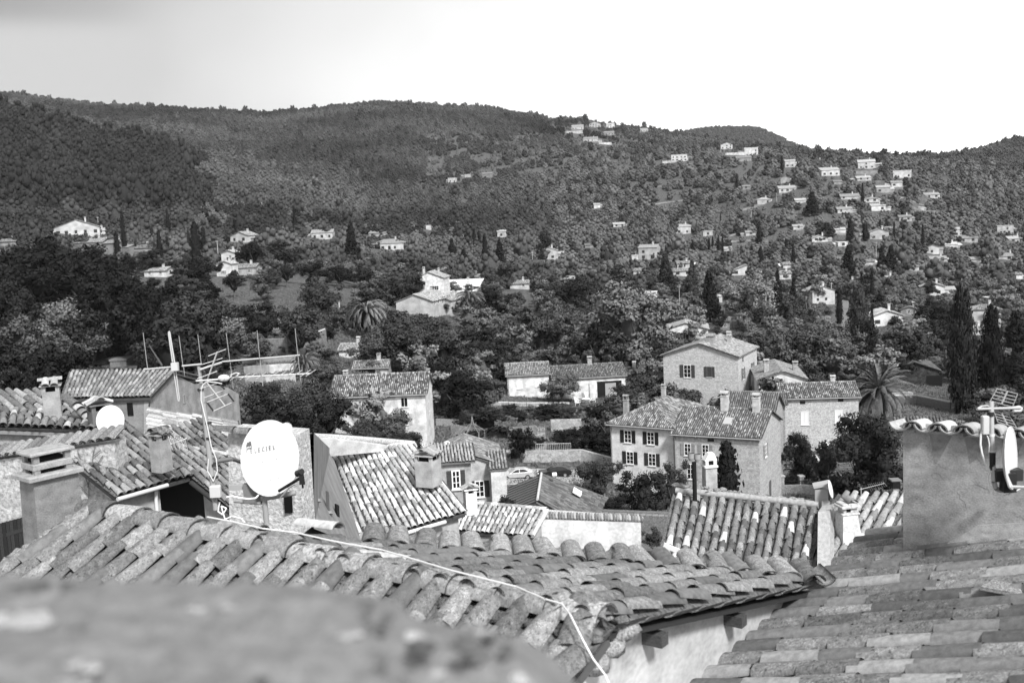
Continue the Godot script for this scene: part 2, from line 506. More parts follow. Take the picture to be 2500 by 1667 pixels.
func make_kinds() -> void:
	LEAF = []
	for t in [0.009, 0.022, 0.048, 0.088, 0.145, 0.21]:
		var l := mat(t, 0.75)
		l.backlight_enabled = true
		l.backlight = Color(0.25, 0.25, 0.25)
		LEAF.append(l)
	KIND.round = [limbs(2).mesh(), [crown_round(11, 24, 1900, 0.036).mesh(), crown_round(12, 28, 2000, 0.036, 0.58).mesh(), crown_round(13, 22, 1800, 0.038, 0.46).mesh()]]
	KIND.big = [limbs(3, 0.4).mesh(), [crown_round(21, 72, 7600, 0.022, 0.62, 0.28).mesh(), crown_round(22, 76, 7800, 0.022, 0.6, 0.28).mesh()]]
	KIND.near = [limbs(4, 0.4).mesh(), [crown_round(31, 60, 7000, 0.02, 0.64, 0.22).mesh(), crown_round(32, 52, 6600, 0.021, 0.62, 0.22).mesh()]]
	KIND.olive = [limbs(5, 0.4).mesh(), [crown_round(41, 24, 1100, 0.04, 0.56).mesh(), crown_round(42, 20, 1000, 0.042, 0.6).mesh()]]
	KIND.bush = [limbs(6, 0.2, 0.25).mesh(), [crown_round(51, 44, 3000, 0.034, 0.66, 0.08).mesh(), crown_round(52, 48, 3000, 0.034, 0.68, 0.08).mesh()]]
	KIND.cypress = [limbs(7, 0.05, 0.01).mesh(), [crown_cypress(61, 1100).mesh(), crown_cypress(62, 1100).mesh()]]
	KIND.conifer = [limbs(8, 0.1, 0.02).mesh(), [crown_conifer(71, 2200).mesh(), crown_conifer(72, 2200, 12).mesh()]]
	KIND.cedar = [limbs(9, 0.3, 0.1).mesh(), [crown_conifer(81, 2000, 7, -0.1).mesh()]]
	KIND.pine = [limbs(10, 0.48, 0.25).mesh(), [crown_pine(91, 1500).mesh()]]
	KIND.shrub = [limbs(6, 0.2, 0.25).mesh(), [crown_round(53, 64, 7000, 0.02, 0.66, 0.08).mesh()]]
	var pop := []
	for sd in [95, 96]:
		rng.seed = sd
		var m := MB.new()
		for k in 26:
			var y := 0.1 + 0.88 * k / 26.0
			var r := 0.42 * pow(sin(PI * clampf(y * 0.9 + 0.1, 0, 1)), 0.55)
			var a := k * 2.4
			var o := Vector3(cos(a) * r * 0.55, y, sin(a) * r * 0.55)
			m.blob(o, Vector3(r * 0.24, 0.04, r * 0.24), 4, 6, 0.6, 0.2, k)
			leaves(m, o, Vector3(r * 0.62, 0.075, r * 0.62), 230, 0.026, 0.7, -1.0)
		pop.append(m.mesh())
	KIND.poplar = [limbs(97, 0.6, 0.1).mesh(), pop]
var TREES := {}
# a tree: base pixel, height and width in pixels, tone 0 (nearly black) .. 5 (pale)
func tree_at(kind: String, base: Vector3, h: float, w: float, tone: int, called: String, label: String, category: String, group := "") -> Node3D:
	var key := "%s %d" % [kind, rng.randi() % KIND[kind][1].size()]
	var o: Node3D
	if TREES.has(key):
		o = TREES[key].duplicate()
		o.name = numbered(called); add_child(o)
		if group == "" and o.has_meta("group"): o.remove_meta("group")
		tag(o, label, category, group)
	else:
		o = thing(called, label, category, Vector3.ZERO, 0.0, group)
		put("trunk", KIND[kind][0], mat(0.09, 0.95), o)
		put("crown", KIND[kind][1][int(key.get_slice(" ", 1))], LEAF[2], o)
		TREES[key] = o
	o.get_node("crown").material_override = LEAF[tone]
	o.transform = Transform3D(Basis(Vector3.UP, rng.randf() * TAU).scaled_local(Vector3(w, h, w)), base)
	return o
func tree(kind: String, px: float, py: float, hp: float, wp: float, tone: int, called: String, label: String, category := "tree", group := "", d := 0.0) -> Node3D:
	var b := hit(px, py) if d == 0.0 else PD(px, py, d)
	var k := -b.z / F
	return tree_at(kind, b - Vector3(0, 0.1, 0), hp * k * 1.02, wp * k, tone, called, label, category, group)
func palm(px: float, py: float, cx: float, cy: float, rp: float, droop: float, nf: int, label: String, d := 0.0) -> void:
	var b := hit(px, py) if d == 0.0 else PD(px, py, d)
	var c := PD(cx, cy, -b.z)
	c.z = b.z
	var k := -b.z / F
	var o := thing("palm_tree", label, "palm tree", b)
	var t := MB.new()
	var h := c.y - b.y
	for j in 8:
		var y0 := h * j / 8.0
		t.tube(Vector3((c.x - b.x) * j / 8.0, y0, 0), Vector3((c.x - b.x) * (j + 1) / 8.0, h * (j + 1) / 8.0, 0), 0.38, 0.32, 9, rng.randf_range(0.8, 1.2))
	t.blob(Vector3(c.x - b.x, h, 0), Vector3(0.55, 0.8, 0.55), 6, 9, 1.0, 0.1)
	put("trunk", t, mat(0.07, 0.95), o)
	var f := put("crown", palm_fronds(int(px), nf, droop), LEAF[4 if rp < 60.0 or rp > 80.0 else 5], o)
	f.transform = Transform3D(Basis.IDENTITY.scaled(Vector3.ONE * rp * k), Vector3(c.x - b.x, h, 0))

# ---------------------------------------------------------------- houses
# windows: [face f/r/l, distance along the face, sill height, width, height, shutter tone (-1: none), frame tone]
func face_x(face: String, w: float, d: float, along: float, y: float, out := 0.0) -> Transform3D:
	if face == "r": return Transform3D(Basis(Vector3.UP, PI / 2), Vector3(w + out, y, -along))
	if face == "l": return Transform3D(Basis(Vector3.UP, -PI / 2), Vector3(-out, y, -d + along))
	return Transform3D(Basis.IDENTITY, Vector3(along, y, out))
var STOCK := {}
func stock(key: String, make) -> ArrayMesh:
	if not STOCK.has(key): STOCK[key] = make.call().mesh()
	return STOCK[key]
func bars(w: float, h: float, t: float, dep: float, nx := 1, ny := 2) -> MB:
	var m := MB.new()
	m.box(Vector3(-w / 2, 0, 0), Vector3(-w / 2 + t, h, dep)); m.box(Vector3(w / 2 - t, 0, 0), Vector3(w / 2, h, dep))
	m.box(Vector3(-w / 2 + t, 0, 0), Vector3(w / 2 - t, t, dep * 0.97)); m.box(Vector3(-w / 2 + t, h - t, 0), Vector3(w / 2 - t, h, dep * 0.97))
	for k in nx: m.box(Vector3(-w / 2 + w * (k + 1) / (nx + 1) - t * 0.4, t, 0), Vector3(-w / 2 + w * (k + 1) / (nx + 1) + t * 0.4, h - t, dep * 0.8))
	for k in ny: m.box(Vector3(-w / 2 + t, h * (k + 1) / (ny + 1) - t * 0.25, 0), Vector3(w / 2 - t, h * (k + 1) / (ny + 1) + t * 0.25, dep * 0.7))
	return m
func shutter_mesh(w: float, h: float) -> MB:
	var m := MB.new()
	m.box(Vector3(0, 0, 0), Vector3(w, h, 0.03))
	for k in 3: m.box(Vector3(0.02, h * (0.1 + 0.37 * k), 0.03), Vector3(w - 0.02, h * (0.1 + 0.37 * k) + 0.07, 0.05))
	return m
func window(o: Node3D, x: Transform3D, w: float, h: float, shut: float, frame := 0.7, nx := 1, ny := 2, pane := 0.012) -> void:
	var f := put("window", stock("w%s %s %s %s" % [w, h, nx, ny], func(): return bars(w, h, 0.07, 0.05, nx, ny)), mat(frame, 0.6), o)
	f.transform = x
	var p := MB.new()
	p.box(Vector3(-w / 2 + 0.02, 0.02, -0.02), Vector3(w / 2 - 0.02, h - 0.02, 0.012))
	put("pane", stock("p%s %s" % [w, h], func(): return p), mat(pane, 0.15 if pane < 0.1 else 0.8), f)
	var s := MB.new()
	s.box(Vector3(-w / 2 - 0.08, -0.08, -0.02), Vector3(w / 2 + 0.08, -0.005, 0.12))
	put("sill", stock("s%s" % w, func(): return s), mat(0.6, 0.8), f)
	if shut >= 0.0:
		for sg in [-1.0, 1.0]:
			var q := put("shutter", stock("sh%s %s" % [w, h], func(): return shutter_mesh(w * 0.52, h)), mat(shut, 0.7), o)
			q.transform = x * Transform3D(Basis(Vector3.UP, -0.06), Vector3(w / 2 + 0.02, 0, 0.015)) if sg > 0 else x * Transform3D(Basis(Vector3.UP, 0.06), Vector3(-w / 2 - 0.02 - w * 0.52, 0, 0.045))
func chimney_mesh(w: float, h: float) -> MB:
	var m := MB.new()
	m.box(Vector3(-w / 2, -0.8, -w / 2), Vector3(w / 2, h * 0.7, w / 2))
	m.bev(Vector3(-w / 2 - 0.06, h * 0.7, -w / 2 - 0.06), Vector3(w / 2 + 0.06, h * 0.7 + 0.08, w / 2 + 0.06), 0.02)
	for a in [-1, 1]:
		for b in [-1, 1]: m.box(Vector3(a * w * 0.38 - 0.06, h * 0.7 + 0.08, b * w * 0.38 - 0.06), Vector3(a * w * 0.38 + 0.06, h * 0.9, b * w * 0.38 + 0.06), Transform3D.IDENTITY, 0.8)
	var z := w * 0.6
	var y := h * 0.9
	m.quad(Vector3(-z, y, z), Vector3(z, y, z), Vector3(z, y + z * 0.5, 0), Vector3(-z, y + z * 0.5, 0), 0.8)
	m.quad(Vector3(z, y, -z), Vector3(-z, y, -z), Vector3(-z, y + z * 0.5, 0), Vector3(z, y + z * 0.5, 0), 0.8)
	m.tri(Vector3(z, y, z), Vector3(z, y, -z), Vector3(z, y + z * 0.5, 0), 0.8); m.tri(Vector3(-z, y, -z), Vector3(-z, y, z), Vector3(-z, y + z * 0.5, 0), 0.8)
	m.quad(Vector3(-z, y, -z), Vector3(z, y, -z), Vector3(z, y, z), Vector3(-z, y, z), 0.6)
	return m
func slab(m: MB, a: Vector3, b: Vector3, c: Vector3, d: Vector3, t: float, tone := 1.0) -> void:
	# a sheet a b c d (counter-clockwise from above) of thickness t
	var n := (b - a).cross(d - a).normalized() * t
	m.hexa([a - n, b - n, c - n, d - n, a, b, c, d], tone)
# base: bottom of the front left corner. style: side (ridge along the front), front (gable to the front), hip, flat, shed
func house(called: String, label: String, base: Vector3, yaw: float, w: float, d: float, h: float, rise: float, style: String, o := {}) -> Node3D:
	var t := thing(called, label, o.get("cat", "house"), base, -yaw, o.get("group", ""))
	var deep: float = o.get("deep", 2.5)
	var m := MB.new()
	var A := [Vector3(0, -deep, 0), Vector3(w, -deep, 0), Vector3(w, -deep, -d), Vector3(0, -deep, -d)]
	var T := []
	for p in A: T.append(p + Vector3(0, deep + h, 0))
	m.hexa(A + T)
	var fl := style == "front"
	if style == "side":
		m.tri(T[1] - Vector3(0, 0.0, 0), T[2], Vector3(w, h + rise, -d / 2)); m.tri(T[3], T[0], Vector3(0, h + rise, -d / 2))
		m.quad(T[0], T[1], Vector3(w, h + rise, -d / 2), Vector3(0, h + rise, -d / 2)); m.quad(T[2], T[3], Vector3(0, h + rise, -d / 2), Vector3(w, h + rise, -d / 2))
	elif fl:
		m.tri(T[0], T[1], Vector3(w / 2, h + rise, 0)); m.tri(T[2], T[3], Vector3(w / 2, h + rise, -d))
		m.quad(T[1], T[2], Vector3(w / 2, h + rise, -d), Vector3(w / 2, h + rise, 0)); m.quad(T[3], T[0], Vector3(w / 2, h + rise, 0), Vector3(w / 2, h + rise, -d))
	elif style == "shed":
		m.quad(T[1], T[2], T[2] + Vector3(0, rise, 0), T[1]); m.quad(T[2], T[3], T[3] + Vector3(0, rise, 0), T[2] + Vector3(0, rise, 0)); m.tri(T[1], T[2], T[2] + Vector3(0, rise, 0)); m.tri(T[3], T[0], T[3] + Vector3(0, rise, 0))
	elif style == "flat":
		m.box(Vector3(-0.15, h, -d - 0.15), Vector3(w + 0.15, h + 0.35, 0.15))
	put("wall", m, mat(o.get("wt", 0.7), 0.92, o.get("wx", "plaster"), o.get("ws", 5.0), o.get("wr", 0.0)), t)
	if style != "flat":
		var ov: float = o.get("ov", 0.35)
		var dr := rise / ((w if fl else d) / 2) * ov
		if style == "shed": dr = rise / d * ov
		var up := 0.06
		var slopes := []
		if style == "side":
			slopes = [[Vector3(-ov, h - dr + up, ov), Vector3(w + ov, h - dr + up, ov), Vector3(w + ov, h + rise + up, -d / 2), Vector3(-ov, h + rise + up, -d / 2)], [Vector3(w + ov, h - dr + up, -d - ov), Vector3(-ov, h - dr + up, -d - ov), Vector3(-ov, h + rise + up, -d / 2), Vector3(w + ov, h + rise + up, -d / 2)]]
		elif fl:
			slopes = [[Vector3(-ov, h - dr + up, -d - ov), Vector3(-ov, h - dr + up, ov), Vector3(w / 2, h + rise + up, ov), Vector3(w / 2, h + rise + up, -d - ov)], [Vector3(w + ov, h - dr + up, ov), Vector3(w + ov, h - dr + up, -d - ov), Vector3(w / 2, h + rise + up, -d - ov), Vector3(w / 2, h + rise + up, ov)]]
		elif style == "shed":
			slopes = [[Vector3(-ov, h - dr + up, ov), Vector3(w + ov, h - dr + up, ov), Vector3(w + ov, h + rise + up + dr, -d - ov), Vector3(-ov, h + rise + up + dr, -d - ov)]]
		else:
			var r := minf(w, d) / 2 + ov
			var y0 := h - dr + up
			var y1 := h + rise + up
			var C := [Vector3(-ov, y0, ov), Vector3(w + ov, y0, ov), Vector3(w + ov, y0, -d - ov), Vector3(-ov, y0, -d - ov)]
			for k in 4:
				var a: Vector3 = C[k]
				var b: Vector3 = C[(k + 1) % 4]
				var inn := Vector3(0, y1 - y0, 0) + Vector3.UP.cross((b - a).normalized()) * r
				slopes.append([a, b, b + inn, a + inn, r / a.distance_to(b)])
		var deck := MB.new()
		for s in slopes:
			var q: Array = s.slice(0, 4)
			if s.size() == 5:
				var i: Vector3 = (s[1] - s[0]) * minf(s[4], 0.5)
				q[2] -= i; q[3] += i
			slab(deck, q[0], q[1], q[2], q[3], 0.1)
		var rf := put("roof", deck, mat(o.get("rt", 0.25) * 0.6, 0.95), t)
		if o.get("px", 0.0) > 0.0:
			var tn: Array = o.get("tones", [0.16, 0.2, 0.26, 0.3, 0.36, 0.5])
			for s in slopes:
				var kp = null
				if s.size() == 5:
					var k: float = s[4]
					kp = func(a, b): return a >= b * k and 1.0 - a >= b * k
				var n := Vector3(0, 0.03, 0)
				# slopes that face away from the picture are not laid tile by tile
				var wn: Vector3 = t.basis * ((s[1] - s[0]).cross(s[3] - s[0]).normalized())
				if wn.dot((EYE - t.position).normalized()) < 0.02: continue
				tiles(rf, s[0] + n, s[1] + n, s[2] + n, s[3] + n, o.px, o.get("expo", 0.4), tn, false, kp)
		elif o.has("rt"):
			rf.material_override = mat(o.rt, 0.95, "mottle", 4.0)
		# ridge
		var rm := MB.new()
		if style == "side": rm.tube(Vector3(-ov, h + rise + 0.1, -d / 2), Vector3(w + ov, h + rise + 0.1, -d / 2), 0.12, 0.12, 7)
		elif fl: rm.tube(Vector3(w / 2, h + rise + 0.1, ov), Vector3(w / 2, h + rise + 0.1, -d - ov), 0.12, 0.12, 7)
		elif style == "hip":
			var r2 := minf(w, d) / 2
			var e0 := Vector3(r2, h + rise + 0.08, -r2)
			var e1 := Vector3(w - r2, h + rise + 0.08, -d + r2)
			for pr in [[Vector3(-ov, h - dr + 0.1, ov), e0], [Vector3(w + ov, h - dr + 0.1, ov), e0 if d > w else e1 * Vector3(1, 1, 0) + e0 * Vector3(0, 0, 1)], [e0, e1]]: rm.tube(pr[0], pr[1], 0.11, 0.11, 7)
		if rm.v.size(): put("ridge", rm, mat(o.get("rt", 0.3) * 1.1, 0.9, "mottle", 1.0), rf)
	if o.get("px", 0.0) > 0.0 and o.get("ov", 0.35) > 0.3 and style in ["side", "hip"] and -base.z < 205.0:
		var gt := MB.new()
		var gy := h - rise / (minf(w, d) / 2) * 0.4 + 0.0
		gt.tube(Vector3(-0.35, gy, o.get("ov", 0.35) + 0.08), Vector3(w + 0.35, gy, o.get("ov", 0.35) + 0.08), 0.08, -1.0, 7)
		put("gutter", gt, mat(0.3, 0.6), t)
		var pd := MB.new()
		pd.path([Vector3(0.15, gy, o.get("ov", 0.35) + 0.05), Vector3(0.15, gy - 0.5, 0.08), Vector3(0.15, -deep, 0.08)], 0.06, 7)
		put("downpipe", pd, mat(0.22, 0.6), t)
	for q in o.get("win", []):
		window(t, face_x(q[0], w, d, q[1], q[2], 0.0), q[3], q[4], q[5], q[6] if q.size() > 6 else 0.75, q[7] if q.size() > 7 else 1, q[8] if q.size() > 8 else 2, q[9] if q.size() > 9 else 0.012)
	for q in o.get("holes", []):
		var g := MB.new()
		g.box(Vector3(-q[3] / 2, 0, -0.05), Vector3(q[3] / 2, q[4], 0.02))
		put(q[6] if q.size() > 6 else "window", g, mat(q[5], 0.5), t).transform = face_x(q[0], w, d, q[1], q[2])
	for q in o.get("chim", []):
		put("chimney", stock("ch%s %s" % [q[3], q[4]], func(): return chimney_mesh(q[3], q[4])), mat(q[5] if q.size() > 5 else 0.5, 0.9, "plaster", 2.0), t).position = Vector3(q[0], q[1], -q[2])
	return t

# ---------------------------------------------------------------- the valley
var guard := []      # pixel boxes that no scattered tree nearer than the given depth may cover
func free_at(p: Vector3, h: float, w: float) -> bool:
	var a := proj(p)
	var k := F / a.z
	for g in guard:
		if a.z < g[4] and a.x + w * k * 0.5 > g[0] and a.x - w * k * 0.5 < g[2] and a.y > g[1] and a.y - h * k < g[3]: return false
	return true
func terrain() -> void:
	var m := MB.new()
	var nu := 110
	var ds := []
	var d := 5.0
	while d < 3000.0:
		ds.append(d)
		d *= 1.045
	var P := []
	for e in ds:
		var row := []
		for i in nu + 1:
			var x: float = (lerpf(-2600.0, 5100.0, float(i) / nu) - 1250.0) / F * e
			row.append(Vector3(x, ground(x, -e), -e))
		P.append(row)
	for j in ds.size() - 1:
		for i in nu:
			var q: Vector3 = P[j][i]
			m.quad(P[j][i], P[j][i + 1], P[j + 1][i + 1], P[j + 1][i], clampf(1.25 + 0.9 * NZ.get_noise_2d(q.x * 2.0, q.z * 2.0), 0.7, 1.8))
	struct_("ground", m, mat(0.17, 1.0, "grass", 14.0))

func forest() -> void:
	var shapes := [crown_far(201).mesh(), crown_far(202, 1.15).mesh(), crown_far(203, 0.9).mesh(), crown_far(204, 1.3).mesh()]
	var sets := {}
	rng.seed = 77
	var n := 0
	var zones := [[470, 500, 770, 610], [850, 555, 1160, 645], [1150, 615, 1530, 665], [1330, 290, 1660, 430], [1600, 360, 2320, 660], [1040, 330, 1330, 440]]
	while n < 78000:
		n += 1
		var u := rng.randf_range(-250.0, 2750.0)
		var d := sqrt(rng.randf_range(405.0 * 405.0, 1780.0 * 1780.0))
		if n % 6 == 0: d = sqrt(rng.randf_range(405.0 * 405.0, 800.0 * 800.0))
		var x := (u - 1250.0) / F * d
		var p := Vector3(x, ground(x, -d), -d)
		var s := proj(p)
		if s.y > 715.0: continue
		var patch: float = NZ.get_noise_2d(p.x * 0.6, p.z * 0.6)
		var fine: float = NZ.get_noise_2d(p.x * 3.0 + 900.0, p.z * 3.0)
		# the wooded left spur is dark pines; the right slopes are gardens and olives
		var edge := 470.0 + fine * 90.0
		var spur := s.x < edge and d < 960.0 and s.y < 530.0 and s.y > 215.0 + s.x * 0.2
		var village := s.x > 1350.0 and d > 430.0 and d < 1120.0 and s.y > 290.0 + maxf(0.0, s.x - 1600.0) * 0.1
		var open := false
		for z in zones:
			if s.x > z[0] and s.x < z[2] and s.y > z[1] and s.y < z[3] and fine > -0.12: open = true
		var kind := "pine_forest" if spur else ("garden_trees" if village else ("hill_forest" if d > 900.0 else "slope_woodland"))
		if open and rng.randf() < 0.6: continue
		if village and rng.randf() < 0.25: continue
		var w := rng.randf_range(3.6, 6.6)
		if spur: w = rng.randf_range(5.0, 9.0)
		elif open: w = rng.randf_range(2.2, 4.4)
		elif d > 1000.0: w = rng.randf_range(3.5, 7.0)
		if rng.randf() < 0.12: w *= 1.5
		var h := w * rng.randf_range(0.75, 1.2) * (1.25 if spur else 1.0)
		if not free_at(p, h, w): continue
		var t := rng.randf_range(0.045, 0.075) * (1.0 + patch * 1.1 + fine * 0.3)
		if rng.randf() < 0.08: t *= 0.5
		if spur: t = rng.randf_range(0.014, 0.03) * (1.0 + fine * 0.5)
		elif open: t = rng.randf_range(0.08, 0.15)
		elif village: t = [0.03, 0.055, 0.08, 0.105, 0.135][rng.randi() % 5]
		var key := "%s|%d" % [kind, rng.randi() % 4]
		if not sets.has(key): sets[key] = []
		sets[key].append([Transform3D(Basis(Vector3.UP, rng.randf() * TAU).scaled_local(Vector3(w, h, w)), p - Vector3(0, 0.4, 0)), t])
	# the far rounded hill behind the ridge
	for k in 5000:
		var d := rng.randf_range(2000.0, 2560.0)
		var u := rng.randf_range(1620.0, 2120.0)
		var p := Vector3((u - 1250.0) / F * d, 0, -d)
		p.y = ground(p.x, p.z)
		var w := rng.randf_range(4.0, 8.0)
		var key := "hill_forest|%d" % (rng.randi() % 4)
		sets[key].append([Transform3D(Basis(Vector3.UP, rng.randf() * TAU).scaled_local(Vector3(w, w * 0.7, w)), p - Vector3(0, 0.4, 0)), rng.randf_range(0.06, 0.09)])
	var lab := {"pine_forest": "dark pine forest covering the steep spur at the left", "garden_trees": "olive and garden trees scattered between the hillside houses on the right", "hill_forest": "dense low forest covering the far ridge", "slope_woodland": "mixed woodland on the lower slope under the ridge"}
	var roots := {}
	for key in sets:
		var kind: String = key.get_slice("|", 0)
		if not roots.has(kind):
			roots[kind] = thing(kind, lab[kind], "forest")
			mark(roots[kind])
		var mm := MultiMesh.new()
		mm.transform_format = MultiMesh.TRANSFORM_3D
		mm.use_colors = true
		mm.mesh = shapes[int(key.get_slice("|", 1))]
		mm.instance_count = sets[key].size()
		for k in sets[key].size():
			mm.set_instance_transform(k, sets[key][k][0])
			var t: float = sets[key][k][1]
			mm.set_instance_color(k, Color(t, t, t))
		var o := MultiMeshInstance3D.new()
		o.multimesh = mm; o.material_override = FOREST; o.name = "crowns"
		roots[kind].add_child(o, true)
		mark(o)
var NZ: FastNoiseLite
var FOREST: StandardMaterial3D

# ---------------------------------------------------------------- far houses, from the photograph's pixels: the middle and foot of the front wall
func far(px: float, py: float, wp: float, hp: float, style: String, yaw: float, label: String, wt := 0.75, rt := 0.4, o := {}) -> void:
	var c := hit(px, py)
	var k := -c.z / F
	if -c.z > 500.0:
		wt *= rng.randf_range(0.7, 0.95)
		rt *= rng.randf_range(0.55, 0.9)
	var w := wp * k
	var h := hp * k
	var d: float = o.get("d", clampf(w * 0.75, 5.0, 11.0))
	var y := deg_to_rad(yaw)
	var base := c - Vector3(cos(y), 0, sin(y)) * w * 0.5
	var rise := (w if style == "front" else d) * 0.5 * 0.36
	if style == "flat": rise = 0.0
	elif style == "shed": rise = d * 0.2
	var holes := []
	var wins := []
	var n := maxi(1, int(w / 3.6))
	var floors := maxi(1, int(h / 2.6))
	if h > 1.8:
		for f in floors:
			for i in n:
				if rng.randf() < 0.2: continue
				var x := w * (i + 0.5) / n + rng.randf_range(-0.3, 0.3)
				if -c.z < 420.0: wins.append(["f", x, 0.9 + f * 2.7, 1.0, 1.25, [-1.0, 0.1, 0.25][rng.randi() % 3], 0.7])
				else: holes.append(["f", x, 0.8 + f * 2.7, rng.randf_range(1.0, 1.8), rng.randf_range(1.2, 1.6), 0.03])
		holes.append(["r", d * 0.5, 0.9, 1.0, 1.2, 0.03]); holes.append(["l", d * 0.5, 0.9, 1.0, 1.2, 0.03])
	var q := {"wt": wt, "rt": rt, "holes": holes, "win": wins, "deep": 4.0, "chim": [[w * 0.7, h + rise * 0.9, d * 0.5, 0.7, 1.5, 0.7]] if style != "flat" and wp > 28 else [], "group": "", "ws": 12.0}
	yaw += 0.0
	if -c.z < 520.0: q.px = 0.3; q.tones = [rt * 0.6, rt * 0.8, rt, rt * 1.1, rt * 1.4]; q.expo = 0.5
	q.merge(o, true)
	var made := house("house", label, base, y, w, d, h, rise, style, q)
	if hp >= 7.0 and o.get("cat", "house") == "house" and wp < 60.0 and -c.z > 420.0:
		# a lower wing and a terrace wall, as most of these houses have
		var sd := 1.0 if rng.randf() < 0.5 else -1.0
		var ww := w * rng.randf_range(0.25, 0.5)
		var x0: float = w if sd > 0 else -ww
		var wing := MB.new()
		wing.box(Vector3(x0, -4.0, -d * 0.9), Vector3(x0 + ww, h * 0.6, -d * 0.25))
		put("wing", wing, mat(wt * rng.randf_range(0.5, 1.0), 0.92, "plaster", 9.0), made)
		var wr := MB.new()
		var a := Vector3(x0 - 0.3, h * 0.6 + 0.05, -d * 0.2)
		slab(wr, a, a + Vector3(ww + 0.6, 0, 0), a + Vector3(ww + 0.6, 1.0, -d * 0.72), a + Vector3(0, 1.0, -d * 0.72), 0.15)
		put("wing_roof", wr, mat(rt * rng.randf_range(0.5, 1.0), 0.95), made)
		var te := MB.new()
		var tx := rng.randf_range(-4.0, 2.0)
		te.box(Vector3(tx, -5.0, -d), Vector3(tx + w + 4.0, -0.1, rng.randf_range(1.5, 4.0)))
		put("terrace", te, mat(rng.randf_range(0.16, 0.34), 0.95, "stone", 4.0), made)
	guard.append([px - wp * 0.5, py - hp * 1.5 - 4.0, px + wp * 0.5, py - hp * 0.25, -c.z - 1.0])

